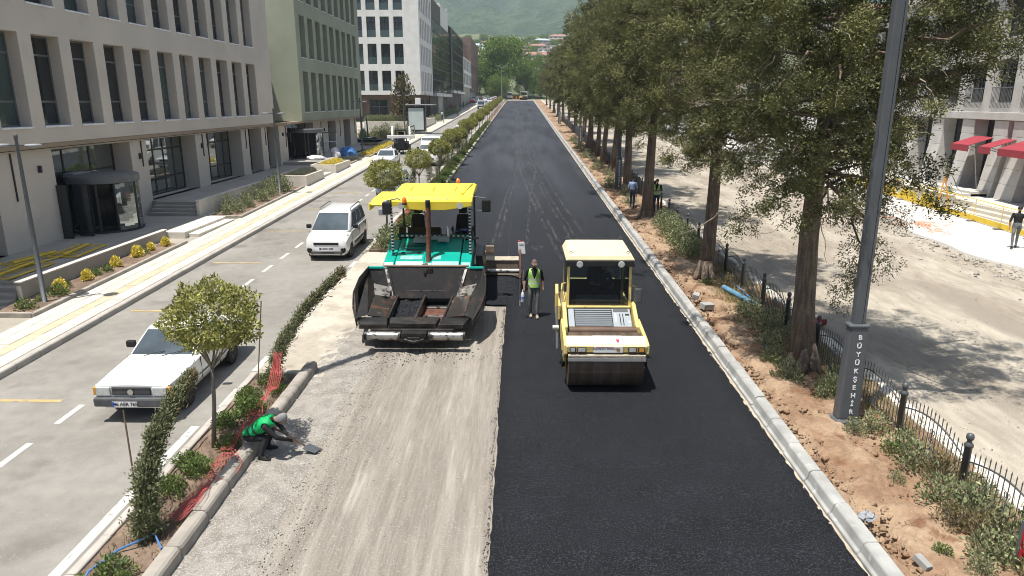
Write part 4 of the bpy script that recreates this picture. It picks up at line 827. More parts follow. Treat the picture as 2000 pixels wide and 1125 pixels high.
for i, (x, y, s) in enumerate(((-15.15, 22.2, 1.1), (-15.1, 23.55, 1.), (-15.1, 25.4, 1.05), (-15.1, 26.9, 1.2), (-15.1, 28.0, .9), (-14.95, 28.9, 1.))): shrub('yellow', 'yellow-leaved shrub in the low bed, %s from the camera' % ORD[i], x, y, bz(y), s, i, 'yellow shrubs in the low bed')
for i, (x, y, s) in enumerate(((-15.0, 20.25, 1.0), (-15.1, 21.1, .6), (-14.95, 21.7, 1.1), (-15.3, 22.7, .65), (-15.1, 24.1, .8), (-15.05, 24.7, .8), (-15.1, 27.4, .8))): shrub('small', 'small green shrub among the yellow ones, %s from the camera' % ORD[i], x, y, bz(y), s, i * 2, 'green shrubs in the low bed')
for i in range(14):
    y = 36.1 + i * .72; shrub('tall', 'leafy green shrub in the long bed, %s from the near end' % ORD2[i], -15.3 + .45 * math.sin(i * 2.4), y, bz(y), .75 + .25 * ((i * 7) % 5) / 4 + (.35 if i > 9 else 0), i * 1.7, 'green shrubs in the long bed')
for i in range(8): shrub('lav', 'grey lavender bush in the first stone planter', -15.3 + .35 * (i % 2), 47.3 + .46 * i, 1.97, .8, i, 'lavender in planter')
for i in range(7): shrub('yflat', 'yellow flowering bush in the second stone planter', -15.0 + .3 * (i % 2), 54.5 + .55 * i, 2.05, .75, i, 'yellow flowers in planter')
for i in range(3): shrub('lav', 'grey-green bush at the foot of the third lamp post', -15.6 + .5 * i, 62.0 + .4 * i, bz(62), 1., i, 'bushes at the third lamp post')
for i in range(10): shrub('yflat', 'yellow bush in the row beside the compact loader', -14.6, 67.3 + 1.35 * i, bz(67.3 + 1.35 * i), .85, i, 'yellow bushes by the loader')
for i in range(22):
    x = -22.5 + 8 * nrg.random(); y = 87 + 7.6 * nrg.random(); shrub(('tall', 'dry', 'weed', 'lush')[i % 4], 'unkempt plant in the bed before the advertising shelter', x, y, bz(y), 1.2 + .8 * nrg.random(), i, 'plants before the shelter')
for i in range(16): shrub('hedge', 'low green hedge bush in the large planter', -20.9 + 6 * (i % 8) / 7.5, 99.8 + 1.2 * (i // 8), 4.1, 1.1, i, 'hedge in the large planter')
for i in range(12): shrub('tall', 'green plant along the far left pavement', -14.9 + .4 * math.sin(i), 122 + 5 * i, bz(122 + 5 * i), 1.6, i, 'plants along the far pavement')
tb = thing('garden_tree', 'brownish young tree beside the advertising shelter', 'tree', (-16.2, 100.5, 4.1)); tb.scale = (1.5, 1.5, 2.2); obj('trunk', SH['brown'][0], tb); obj('crown', SH['brown'][1], tb, (0, 0, .4))
# median shrubs
for i, (x, y, k, s) in enumerate(((-5.75, 8.5, 'small', 1.2), (-6.0, 8.1, 'small', 1.), (-5.5, 8.3, 'lush', .6), (-5.95, 10.6, 'lush', .95), (-5.75, 11.2, 'lush', .9), (-6.05, 11.5, 'lush', .8), (-5.55, 12.1, 'small', 1.1), (-5.95, 13.0, 'lush', 1.), (-5.7, 13.6, 'lush', 1.1), (-5.95, 14.2, 'lush', 1.), (-5.8, 15.0, 'small', 1.2), (-5.45, 14.6, 'small', 1.))):
    shrub(k, 'glossy green shrub in the near median, %s going up from the bottom edge' % ORD2[i], x, y, gz(y) + .1, s * .72, i * 1.9, 'shrubs in the near median')
for i in range(62):
    y = 29.2 + i * (1.05 if i < 36 else 2.2) - (0 if i < 36 else 36 * 1.15); shrub('lush', 'green shrub along the kerb side of the far median', -5.5 + .18 * math.sin(i * 2.1), y, gz(y) + .1, .85 + .3 * ((i * 5) % 7) / 6, i, 'shrubs in the far median')
for i in range(4): shrub('tall', 'pale green shrub at the reopened median beside the paver', -5.75 + .25 * math.sin(i * 3), 28.9 + .55 * i, gz(29) + .1, .95, i, 'shrubs beside the paver')
# right verge
HED = [(6.75, 27.3, 1.0), (6.9, 28.2, 1.1), (6.85, 29.2, 1.05), (6.95, 30.3, 1.1), (6.9, 31.4, 1.05), (6.95, 32.5, 1.1), (7.0, 33.7, 1.0)]
for i, (x, y, s) in enumerate(HED): shrub('hedge', 'pale-leaved hedge bush between the second and third cypress, %s from the camera' % ORD2[i], x, y, gz(y) + .15, s, i * 2.2, 'hedge between the cypresses')
for i, (x, y, k, s) in enumerate(((6.9, 18.6, 'weed', 1.3), (6.6, 19.5, 'weed', 1.1), (6.95, 20.2, 'weed', 1.0), (6.3, 16.4, 'hedge', .55), (6.2, 15.3, 'weed', 1.0), (7.1, 14.6, 'weed', 1.2), (7.25, 17.6, 'weed', 1.1), (6.85, 14.4, 'hedge', .6), (6.5, 17.4, 'weed', 1.0))):
    shrub(k, '%s green shrub around the nearest cypress foot, %s' % (('bushy', 'straggly')[i % 2], ('behind it by the fence', 'on its kerb side, far', 'furthest behind it', 'close against its kerb side', 'in front on the kerb side', 'in front by the fence', 'directly behind it', 'right in front of it', 'beside its trunk, kerb side')[i]), x, y, gz(y) + .15, s, i * 1.3, 'shrubs round the nearest cypress')
WD = [(7.0, 12.8, .8), (7.2, 12.0, .9), (7.05, 11.4, 1.), (7.25, 10.9, 1.1), (6.9, 10.3, 1.0), (7.2, 9.9, 1.1), (7.35, 9.3, 1.1), (7.0, 9.4, .95), (7.15, 8.7, 1.0), (6.75, 8.9, .9), (7.3, 8.2, 1.1), (6.95, 8.1, .9), (6.5, 8.6, .55), (7.5, 10.4, .9), (7.55, 9.0, 1.), (6.75, 9.7, .8)]
for i, (x, y, s) in enumerate(WD): shrub('dry' if i % 4 == 3 else 'weed', 'sprawling weedy plant near the fence, %s counting towards the bottom right corner' % ORD2[i], x, y, gz(y) + .16, s, i * 2.7, 'weeds along the near fence')
shrub('weed', 'slim sapling growing in front of the lettered post base', 6.62, 12.75, gz(12.8) + .15, .62, 1, sx=.6); shrub('small', 'lone low shrub on bare soil below the lettered post', 7.0, 11.9, gz(11.9) + .15, .75, 2); shrub('small', 'little plant on bare soil near the bottom right', 6.2, 9.0, gz(9) + .15, .5, 4)
shrub('weed', 'thin-stemmed sapling standing alone on the bare red soil', 6.55, 11.0, gz(11) + .14, .4, 5); shrub('small', 'small shrub at the foot of the second cypress', 6.35, 23.2, gz(23) + .15, .8, 3); shrub('dry', 'dry tuft beside the blue pipe', 7.0, 22.9, gz(23) + .15, 1., 3)
for i in range(16): y = 40 + i * 3.1; shrub('weed', 'bush on the verge among the distant cypress trunks', 6.25 + .35 * math.sin(i * 2.2), y, gz(y) + .15, 1.2, i, 'bushes among the far cypresses')
def grass(name, label, n, xf, yf, h, material, hz=.15):
    x = xf(n); y = yf(n); C = np.stack([x, y, S * y + hz], 1); D = nrg.normal(0, .35, (n, 3)) + np.array([0, 0, 1.]); tag(obj(name, leaf_mesh(name, C, D, nrg.uniform(.4, 1.3, n) * h, .008, nrg.random(n), material)), label, kind='stuff')
grass('dry_grass', 'straw-coloured dry grass along the iron fence', 9000, lambda n: 7.55 + nrg.normal(0, .28, n), lambda n: U(7.5, 26, n), .22, 'grass_dry'); grass('dry_grass', 'short yellow grass around the blue pipe', 3000, lambda n: 6.9 + nrg.normal(0, .28, n), lambda n: 21.8 + nrg.normal(0, .9, n), .12, 'grass_dry')
grass('leaf_litter', 'thin dry stalks on the near median soil', 900, lambda n: U(-6.15, -5.3, n), lambda n: U(7.5, 15.3, n), .12, 'leaf_dryplant', .1)
# ---- far broadleaf trees
def broad_meshes(seed, n, ln, wd, material='leaf_plane', nl=16):
    r_ = np.random.default_rng(seed); Cs = []; Us = []
    lob = [(np.array([0, 0, .62]), .36)] + [(np.array([.62 * math.cos(a) * q, .62 * math.sin(a) * q, z]), rr) for a, q, z, rr in zip(r_.uniform(0, 6.28, nl), r_.uniform(.3, .9, nl), r_.uniform(.25, .92, nl), r_.uniform(.16, .27, nl))]
    for c, rr in lob:
        m_ = int(n / len(lob)); u = unit(r_.normal(0, 1, (m_, 3))); Cs.append(c + u * rr * (.7 + .35 * r_.random((m_, 1))) * np.array([1, 1, .85])); Us.append(u)
    C = np.concatenate(Cs); D = np.concatenate(Us) * .6 + nrg.normal(0, .6, C.shape); tone = np.clip(nrg.normal(.5, .25, len(C)), 0, 1); m_ = MB().tube([(0, 0, -.05), (.01, 0, .2), (0, .01, .45)], [.04, .03, .018], 8)
    for k in range(6): a = k * 1.05; m_.tube([(0, 0, .2), (.2 * math.cos(a), .2 * math.sin(a), .42), (.42 * math.cos(a), .42 * math.sin(a), .62)], [.018, .012, .004], 5)
    return m_.mesh('trunk', 'bark'), leaf_mesh('crown', C, D, ln, wd, tone, material)
BT = [broad_meshes(i, 16000, .034, .013, nl=34) for i in range(2)]
def broad(label, x, y, z, w_, h, v, rz, cat='tree'):
    t = thing('plane_tree', label, cat, (x, y, z), rz, 'broadleaf trees at the end of the street'); t.scale = (w_, w_, h); a, b = BT[v]; obj('trunk', a, t); obj('crown', b, t)
# ================================================================ VEHICLES AND MACHINES
mat('car_white', (.78, .78, .77), .22, var=.03, scale=1.5, coat=.6, spec=.5); mat('car_blue', (.36, .44, .50), .3, var=.05, coat=.5); mat('car_red', (.45, .03, .03), .3, var=.05, coat=.5)
mat('car_silver', (.50, .51, .52), .3, metal=.4, var=.05, coat=.5); mat('car_dark', (.04, .045, .055), .3, var=.05, coat=.5)
mat('bumper_grey', (.085, .088, .092), .7, var=.2, scale=5); mat('chrome', (.62, .62, .62), .22, metal=1., var=.05); mat('lamp_glass', (.50, .52, .50), .12, var=.15, scale=12, spec=.8); mat('amber', (.65, .30, .05), .25, var=.1)
mat('plate', (.78, .78, .76), .5, var=.03); mat('plate_blue', (.03, .10, .45), .5, var=.03); mat('ink', (.012, .012, .014), .6, var=.05)
mat('car_glass', (.10, .125, .14), .04, metal=.55, var=.35, scale=1.2, spec=.9); mat('interior', (.05, .045, .045), .8, var=.2); mat('dash_red', (.25, .06, .07), .7)
mat('teal', (.0, .33, .26), .35, var=.09, scale=2., wear=(.10, .17, .15), wear_scale=5, wear_t=(.66, .74)); mat('teal_pale', (.20, .48, .42), .5, var=.1, wear=(.45, .6, .56), wear_scale=9)
mat('canopy_yellow', (.80, .62, .055), .42, var=.06, scale=1.5, wear=(.66, .50, .08), wear_scale=3, wear_t=(.6, .8)); mat('roller_yellow', (.70, .54, .20), .45, var=.1, scale=3, wear=(.42, .30, .10), wear_scale=8, wear_t=(.60, .70)); mat('roller_cream', (.74, .65, .42), .5, var=.06, scale=2., wear=(.58, .48, .3), wear_scale=7, wear_t=(.64, .74))
mat('tar_steel', (.020, .018, .017), .42, col2=(.055, .045, .038), ramp=(.45, .7), var=.3, scale=3., metal=.3, bump=.35, bscale=25); mat('hopper_steel', (.035, .030, .027), .36, col2=(.125, .055, .028), ramp=(.52, .7), var=.3, scale=2.6, metal=.45, wear=(.30, .27, .24), wear_scale=4.5, wear_t=(.62, .74))
mat('hopper_wall', (.022, .020, .019), .45, col2=(.07, .052, .04), ramp=(.5, .75), var=.3, scale=2.2, metal=.3, wear=(.18, .155, .13), wear_scale=3.5, wear_t=(.68, .80)); mat('bright_steel', (.40, .385, .36), .38, metal=.8, var=.15, scale=5, wear=(.07, .06, .055), wear_scale=6, wear_t=(.50, .62))
mat('rust', (.14, .055, .035), .8, col2=(.075, .035, .028), var=.25, scale=4); mat('drum_steel', (.105, .072, .050), .55, col2=(.15, .115, .09), ramp=(.4, .65), var=.2, scale=2.2, stretch=(3.2, .3, .3), metal=.35, wear=(.26, .24, .21), wear_scale=1.8, wear_t=(.66, .74)); mat('tank_brown', (.12, .075, .05), .6, var=.2)
mat('hood_grey', (.30, .34, .37), .5, var=.06, scale=3); mat('screed_brown', (.22, .165, .12), .7, var=.2, scale=3); mat('seat_black', (.012, .012, .013), .8, var=.2); mat('cloth_blue', (.07, .11, .30), .85, var=.2); mat('grey_plastic', (.28, .29, .30), .6, var=.1); mat('tape_pale', (.55, .60, .56), .6); mat('dark_green', (.01, .06, .045), .5); mat('beacon', (.85, .20, .03), .25, var=.05); mat('sticker', (.80, .80, .79), .5, var=.03); mat('sign_red', (.65, .04, .06), .5); mat('seal_brown', (.36, .18, .06), .5, var=.3, scale=30)
def cab_glass():
    m_ = bpy.data.materials.new('cab_glass'); m_.use_nodes = True; MATS['cab_glass'] = m_; N = m_.node_tree.nodes; L = m_.node_tree.links
    t = N.new('ShaderNodeBsdfTransparent'); t.inputs[0].default_value = (.62, .68, .70, 1); g_ = N.new('ShaderNodeBsdfGlossy'); g_.inputs['Roughness'].default_value = .03
    fr = N.new('ShaderNodeFresnel'); fr.inputs[0].default_value = 1.5; a = N.new('ShaderNodeMath'); a.operation = 'ADD'; a.inputs[1].default_value = .05; L.new(fr.outputs[0], a.inputs[0])
    x = N.new('ShaderNodeMixShader'); L.new(a.outputs[0], x.inputs[0]); L.new(t.outputs[0], x.inputs[1]); L.new(g_.outputs[0], x.inputs[2]); L.new(x.outputs[0], N['Material Output'].inputs['Surface'])
cab_glass()
def lerp(a, b, t): return tuple(p + (q - p) * t for p, q in zip(a, b))
def panel(q, u0, u1, v0, v1, off=.006):      # sub-quad of q = (bottom-left, bottom-right, top-right, top-left), lifted along its normal
    P = lambda u, v: Vector(lerp(lerp(q[0], q[1], u), lerp(q[3], q[2], u), v))
    n = (Vector(q[1]) - Vector(q[0])).cross(Vector(q[3]) - Vector(q[0])).normalized() * off
    c = [P(u0, v0) + n, P(u1, v0) + n, P(u1, v1) + n, P(u0, v1) + n]; b = [p - n * 3 for p in c]
    return MB().add([tuple(p) for p in c + b], [(0, 1, 2, 3), (0, 4, 5, 1), (1, 5, 6, 2), (2, 6, 7, 3), (3, 7, 4, 0)])
def wheel(par, x, y, r, wd, side, rimm='rim', spokes=8):
    w_ = MB().lathe([(r * .62, -wd / 2), (r * .93, -wd / 2), (r, -wd * .35), (r, wd * .35), (r * .93, wd / 2), (r * .62, wd / 2)], axis='x', n=28).build('wheel', 'rubber', par, True, loc=(x, y, r))
    m_ = MB().lathe([(r * .63, -wd * .40), (r * .64, wd * .44 * side), (r * .58, wd * .45 * side), (r * .5, wd * .36 * side), (r * .16, wd * .40 * side), (r * .14, wd * .46 * side), (.01, wd * .46 * side)], axis='x', n=24)
    for k in range(spokes):
        a = 6.283 * k / spokes; m_.tube([(wd * .42 * side, r * .15 * math.cos(a), r * .15 * math.sin(a)), (wd * .44 * side, r * .57 * math.cos(a), r * .57 * math.sin(a))], r * .055, 4)
    m_.build('rim', rimm, w_); return w_
def car(p, label, loc, rz=0., paint='car_white', group=None, detail=True, nm='car', cat='car'):
    root = thing(nm, label, cat, loc, rz, group, True); st = p['st']; rings = []
    for (y, zb, zs, zt, wb, ws) in st:
        h = [(0, zb), (wb * .9, zb), (wb, zb + .07), (ws, zb + .24), (ws * 1.005, (zb + zs) * .5 + .08), (ws * .975, zs), (ws * .86, zt), (ws * .5, zt + .012), (0, zt + .018)]
        rings.append([(x, y, z) for x, z in h] + [(-x, y, z) for x, z in h[-2:0:-1]])
    b = MB().loft(rings).build('body', paint, root, True)
    for wy in p['wy']:       # wheel arches are cut out of the body
        cu = MB().lathe([(p['wr'] * 1.17, -p['W']), (p['wr'] * 1.17, p['W'])], c=(0, wy, p['wr']), axis='x', n=24).build('cut', 'black_paint'); cu.location = (0, 0, 0)
        md = b.modifiers.new('arch', 'BOOLEAN'); md.object = cu; md.solver = 'EXACT'; b.parent = None; cu.name = 'cutter'
    cuts = [m_.object for m_ in b.modifiers]; bpy.context.view_layer.update(); b = bake(b, 'body', root); b.location = (0, 0, 0); b.rotation_euler = (0, 0, 0)
    for c in cuts: bpy.data.objects.remove(c)
    if len(b.data.materials) > 1:
        mi = len(b.data.polygons); b.data.polygons.foreach_set('material_index', [0] * mi)
        while len(b.data.materials) > 1: b.data.materials.pop()
    b.data.polygons.foreach_set('use_smooth', [True] * len(b.data.polygons)); b.data.set_sharp_from_angle(angle=R(32))
    MB().box(-p['W'] * .42, p['W'] * .42, st[1][0] + .1, st[-2][0] - .1, st[3][1] + .02, st[3][1] + .3).build('underbody', 'black_paint', root)
    zb, zr, y0, y1, y2, y3, wb, wt = p['gh']
    A = [(-wb, y0, zb), (wb, y0, zb), (wb, y3, zb), (-wb, y3, zb)]; T = [(-wt, y1, zr), (wt, y1, zr), (wt, y2, zr), (-wt, y2, zr)]
    def ring(z, t, ins):
        q = [lerp(a, c, t) for a, c in zip(A, T)]; out = []; cx, cy = 0, (q[0][1] + q[2][1]) / 2
        for i in range(4):
            a, c = q[i], q[(i + 1) % 4]
            for u in (.05, .33, .67, .95): x_, y_, _ = lerp(a, c, u); out.append((cx + (x_ - cx) * ins, cy + (y_ - cy) * ins, z))
        return out
    cab = MB().loft([ring(zb - .04, 0, 1.), ring(zb, 0, 1.), ring(zb + (zr - zb) * .5, .5, 1.008), ring(zr - .02, .97, 1.), ring(zr + .025, 1., .95), ring(zr + .05, 1., .7), ring(zr + .058, 1., .3)]).build('cabin', paint, root, True)
    sL = (A[0], A[3], T[3], T[0]); sR = (A[2], A[1], T[1], T[2]); ws_ = (A[0], A[1], T[1], T[0]); rw = (A[2], A[3], T[3], T[2])
    panel(ws_, .045, .955, .04, .94, .009).build('windscreen', 'car_glass', root); panel(rw, .06, .94, .1, .9, .009).build('rear_window', 'car_glass', root)
    for (u0, u1) in p['sw']:
        panel((A[3], A[0], T[0], T[3]), 1 - u1, 1 - u0, .1, .9, .012).build('side_window', 'car_glass', root); panel((A[1], A[2], T[2], T[1]), u0, u1, .1, .9, .012).build('side_window', 'car_glass', root)
    for wy in p['wy']:
        for s_ in (-1, 1): wheel(root, s_ * (p['W'] / 2 - .105), wy, p['wr'], .19, s_, spokes=p.get('sp', 8))
    for s_ in (-1, 1):      # door gaps, handles and bonnet shut-lines
        xs_ = s_ * p['W'] * .5; zb_ = p['st'][4][1] + .12; zt_ = p['st'][4][2] + .02
        for u in (.05, .47, .86): yy = y0 + (y3 - y0) * u; MB().box(xs_ - .012, xs_ + .004 * s_ + .002, yy - .004, yy + .004, zb_, zt_).build('door_gap', 'black_paint', root)
        MB().box(xs_ - .012, xs_ + .014, y0 + (y3 - y0) * .40, y0 + (y3 - y0) * .45, zt_ - .16, zt_ - .13).build('door_handle', 'black_paint', root)
        f0, f1 = p['st'][1], p['st'][3]; MB().tube([(s_ * f0[5] * .80, f0[0] + .03, f0[3] + .004), (s_ * f1[5] * .80, f1[0], f1[3] + .004)], .005, 4).build('bonnet_gap', 'bumper_grey', root)
    for s_ in (-1, 1):
        mr_ = MB().box(s_ * (wb + .05), s_ * (wb + .25), y0 + .38, y0 + .50, zb + .03, zb + .19) if s_ > 0 else MB().box(-(wb + .25), -(wb + .05), y0 + .38, y0 + .50, zb + .03, zb + .19)
        mr_.build('wing_mirror', p.get('mirror', 'black_paint'), root, bevel=.03)
    return root
def plate(par, s, y, z, tilt=0.):
    t = MB().box(-.26, .26, -.012, 0, -.056, .056).build('number_plate', 'plate', par, loc=(p_x, y, z), rot=(tilt, 0, 0)); MB().box(-.26, -.215, -.014, -.011, -.055, .055).build('plate_band', 'plate_blue', t)
    text('plate_letters', s, .115, 'ink', t, (.022, -.0135, 0), (math.pi / 2, 0, 0), .001, spacing=.9, bold=.002); return t
SEDAN = dict(W=1.64, wr=.285, wy=(-1.32, 1.10), st=[(-2.10, .34, .74, .80, .60, .74), (-2.05, .28, .80, .86, .70, .79), (-1.6, .24, .82, .90, .74, .81), (-.9, .22, .85, .945, .75, .82), (-.55, .22, .87, .96, .75, .82), (.6, .22, .88, .96, .75, .82), (1.35, .24, .88, .96, .75, .82), (1.6, .26, .87, .97, .75, .81), (2.02, .32, .85, .955, .72, .79), (2.10, .40, .80, .90, .66, .75)],
  gh=(.95, 1.37, -.78, -.12, .92, 1.5, .745, .60), sw=((.14, .46), (.49, .80)), sp=10)
p_x = -.12
s1 = car(SEDAN, 'old white sedan with roof half hidden by the round-headed privet', (-8.02, 15.5, gz(15.5) - .012))
MB().box(-.79, .79, -2.2, -2.06, .36, .56).build('front_bumper', 'bumper_grey', s1, bevel=.04); MB().box(-.79, .79, 2.06, 2.2, .36, .56).build('rear_bumper', 'bumper_grey', s1, bevel=.04)
gr = MB().box(-.40, .40, -2.125, -2.10, .60, .77).build('grille', 'black_paint', s1)
for k in range(6): MB().box(-.395, .395, -2.14, -2.126, .612 + .026 * k, .624 + .026 * k).build('grille_slat', 'bumper_grey', gr)
em = MB().lathe([(.052, -.012), (.062, -.012), (.062, .012), (.052, .012)], c=(0, 0, 0), axis='y', n=20).build('emblem', 'chrome', gr, loc=(0, -2.15, .685)); MB().box(-.045, .045, -.01, .01, .012, .03).box(-.012, .012, -.01, .01, -.05, .012).build('emblem_bar', 'chrome', em)
for s_ in (-1, 1):
    x0, x1 = (.44, .73) if s_ > 0 else (-.73, -.44); h = MB().box(x0, x1, -2.135, -2.07, .59, .775).build('headlight', 'lamp_glass', s1, bevel=.012); x0, x1 = (.735, .80) if s_ > 0 else (-.80, -.735); MB().box(x0, x1, -2.12, -2.03, .60, .77).build('indicator', 'amber', s1, bevel=.01)
    MB().tube([(s_ * .2 - .15, -.86, .975), (s_ * .2 + .25, -.70, 1.035)], .009, 5).build('wiper', 'black_paint', s1); MB().box(s_ * .821 - .012, s_ * .821 + .012, -1.0, 1.0, .50, .53).build('side_moulding', 'bumper_grey', s1)
plate(s1, '46 AER 765', -2.212, .44)
MB().ball((-.05, -.35, 1.0), (.5, .1, .1), 10, 5).build('dashboard', 'interior', s1)
p_x = .0
VAN = dict(W=1.72, wr=.30, wy=(-1.28, 1.24), st=[(-1.98, .30, .62, .70, .58, .70), (-1.92, .22, .74, .84, .72, .80), (-1.72, .20, .86, .95, .78, .845), (-1.2, .2, .98, 1.06, .79, .86), (-.9, .2, 1.02, 1.10, .79, .86), (.3, .2, 1.05, 1.12, .79, .86), (1.5, .2, 1.05, 1.12, .79, .86), (1.88, .24, 1.04, 1.12, .77, .84), (1.96, .34, .98, 1.08, .72, .80)],
  gh=(1.08, 1.70, -1.32, -.42, 1.72, 1.93, .80, .655), sw=((.10, .42), (.46, .68), (.72, .93)), sp=7)
v1 = car(VAN, 'white minivan with roof rails and black mirrors driving beside the paver', (-7.66, 29.12, gz(29.12) - .012), nm='minivan', cat='van')
MB().box(-.50, .50, -1.995, -1.94, .64, .74).build('grille', 'black_paint', v1, bevel=.02); MB().box(-.62, .62, -2.0, -1.92, .25, .40).build('lower_grille', 'bumper_grey', v1, bevel=.03); MB().box(-.55, .55, -2.02, -2.0, .27, .30).build('bumper_trim', 'chrome', v1)
for s_ in (-1, 1):
    MB().hexa([(s_ * .46, -1.90, .80), (s_ * .74, -1.80, .80), (s_ * .80, -1.50, .95), (s_ * .66, -1.55, .99)], [(s_ * .46, -1.87, .86), (s_ * .74, -1.76, .88), (s_ * .80, -1.47, 1.03), (s_ * .66, -1.50, 1.06)]).build('headlight', 'lamp_glass', v1, bevel=.015)
    MB().lathe([(.13, -.02), (.13, .0), (.085, .0), (.08, -.03)], c=(s_ * .64, -1.955, .44), axis='y', n=16).build('fog_lamp', 'black_paint', v1); MB().box(s_ * .872 - .012, s_ * .872 + .012, -.8, .95, .46, .56).build('side_moulding', 'bumper_grey', v1, bevel=.01)
    MB().tube([(s_ * .63, -.25, 1.76), (s_ * .63, -.15, 1.83), (s_ * .63, 1.35, 1.85), (s_ * .63, 1.5, 1.78)], .02, 6).build('roof_rail', 'metal_dark', v1); MB().box(s_ * .868 - .012, s_ * .868 + .012, .98, 1.15, .98, 1.02).build('door_handle', 'black_paint', v1)
plate(v1, '34 BTN 508', -2.03, .50, 0)
s2 = car(SEDAN, 'white hatchback parked by the kerb in front of the compact loader', (-11.2, 59.9, gz(59.9) - .012))
MB().box(-.79, .79, -2.2, -2.06, .36, .56).build('front_bumper', 'bumper_grey', s2, bevel=.04); MB().box(-.40, .40, -2.125, -2.10, .60, .77).build('grille', 'black_paint', s2)
for s_ in (-1, 1): MB().box(min(s_ * .44, s_ * .73), max(s_ * .44, s_ * .73), -2.135, -2.07, .59, .775).build('headlight', 'lamp_glass', s2, bevel=.012)
HATCH = dict(W=1.70, wr=.30, wy=(-1.28, 1.18), st=[(-1.98, .34, .68, .74, .60, .72), (-1.9, .26, .78, .86, .72, .80), (-1.4, .22, .86, .95, .77, .84), (-.8, .2, .90, 1.0, .78, .85), (.4, .2, .92, 1.0, .78, .85), (1.4, .22, .92, 1.0, .78, .84), (1.9, .3, .90, .98, .74, .80), (1.97, .4, .82, .92, .68, .74)],
  gh=(.98, 1.46, -1.0, -.25, 1.3, 1.75, .77, .60), sw=((.12, .44), (.47, .72), (.75, .92)))
def dress(c, y=-1.99):
    MB().box(-.42, .42, y - .02, y + .03, .56, .68).build('grille', 'black_paint', c, bevel=.01); MB().box(-.6, .6, y + .0, y + .1, .28, .40).build('lower_grille', 'bumper_grey', c, bevel=.02)
    for s_ in (-1, 1): MB().box(min(s_ * .48, s_ * .76), max(s_ * .48, s_ * .76), y + .02, y + .14, .64, .78).build('headlight', 'lamp_glass', c, bevel=.02)
h1 = car(HATCH, 'pale blue-grey car seen between the first privet and the paver canopy', (-8.0, 44.6, gz(44.6) - .012), 0, 'car_blue'); dress(h1)
BUS = dict(W=1.95, wr=.34, wy=(-1.7, 1.5), st=[(-2.6, .34, .8, .9, .7, .84), (-2.5, .26, .98, 1.1, .84, .92), (-2.0, .24, 1.1, 1.24, .88, .96), (-1.5, .24, 1.2, 1.34, .9, .97), (1.5, .24, 1.22, 1.36, .9, .97), (2.4, .26, 1.22, 1.36, .88, .95), (2.5, .4, 1.1, 1.3, .82, .9)], gh=(1.32, 2.30, -1.75, -.95, 2.3, 2.42, .92, .78), sw=((.1, .36), (.4, .66), (.7, .93)))
vb = car(BUS, 'white delivery van half hidden behind the second privet beyond the paver', (-7.7, 62.4, gz(62.4) - .012), 0, 'car_white', nm='delivery_van', cat='van'); dress(vb, -2.6)
h2 = car(HATCH, 'white car following the delivery van on the left carriageway', (-7.6, 78.6, gz(78.6) - .012), 0, 'car_white'); dress(h2)
FAR = [('car_white', -7.8, 92, 'white car third in the queue behind the delivery van'), ('car_dark', -8.0, 100, 'dark car behind the white queueing car'), ('car_white', -8.6, 187, 'white car beside the flatbed truck'), ('car_silver', -9.4, 205, 'silver car behind the flatbed truck'), ('car_white', -7.6, 216, 'white car far up the left carriageway')]
protos = {'car_white': h2}; fresh = {'car_silver', 'car_dark', 'car_red'}
for c in sorted(fresh): protos[c] = car(HATCH, 'x', (0, 0, 0), 0, c); dress(protos[c])
def put(c, label, x, y, rz, grp):
    o = protos[c] if c in fresh else copy_tree(protos[c]); fresh.discard(c)
    o.location = (x, y, gz(y) - .012); o.rotation_euler = (ANG, 0, rz); tag(o, label, 'car', grp); return o
for c, x, y, lb in FAR: put(c, lb, x, y, 0, 'cars in the left carriageway queue')
k = 0
for r_, y in enumerate((246, 258, 270, 283, 296)):
    for j in range(5):
        x = -22 + 2.9 * j + (r_ % 2) * .7
        put(('car_white', 'car_silver', 'car_white', 'car_dark', 'car_red', 'car_white')[(k * 5 + r_) % 6], 'small distant car parked at the top of the street', x, y, (0, .1, math.pi)[k % 3], 'cars parked at the top of the street'); k += 1
# ---- flatbed truck far up the carriageway
tk = thing('flatbed_truck', 'small white flatbed truck with red load far up the left carriageway', 'truck', (-10.4, 194, gz(194)), 0, None, True)
MB().loft([[(-1, -2.9, .5), (1, -2.9, .5), (1, -2.9, 1.3), (.92, -2.75, 2.15), (-.92, -2.75, 2.15), (-1, -2.9, 1.3)], [(-1, -1.3, .5), (1, -1.3, .5), (1, -1.3, 1.3), (.92, -1.4, 2.2), (-.92, -1.4, 2.2), (-1, -1.3, 1.3)]]).build('cab', 'car_white', tk, bevel=.06)
MB().hexa([(-.86, -2.93, 1.3), (.86, -2.93, 1.3), (.8, -2.8, 2.05), (-.8, -2.8, 2.05)], [(-.86, -2.9, 1.3), (.86, -2.9, 1.3), (.8, -2.77, 2.05), (-.8, -2.77, 2.05)]).build('windscreen', 'car_glass', tk); MB().box(-1.05, 1.05, -1.2, 2.9, .85, 1.0).box(-1.05, -1.0, -1.2, 2.9, 1.0, 1.4).box(1, 1.05, -1.2, 2.9, 1.0, 1.4).build('load_bed', 'car_white', tk); MB().box(-.95, .95, -1.0, 2.6, 1.0, 1.7).build('load', 'car_red', tk, bevel=.1); MB().box(-.9, .9, -2.95, -2.88, .55, .85).build('bumper', 'bumper_grey', tk)
for wy in (-2.1, 1.7):
    for s_ in (-1, 1): wheel(tk, s_ * .85, wy, .38, .22, s_)
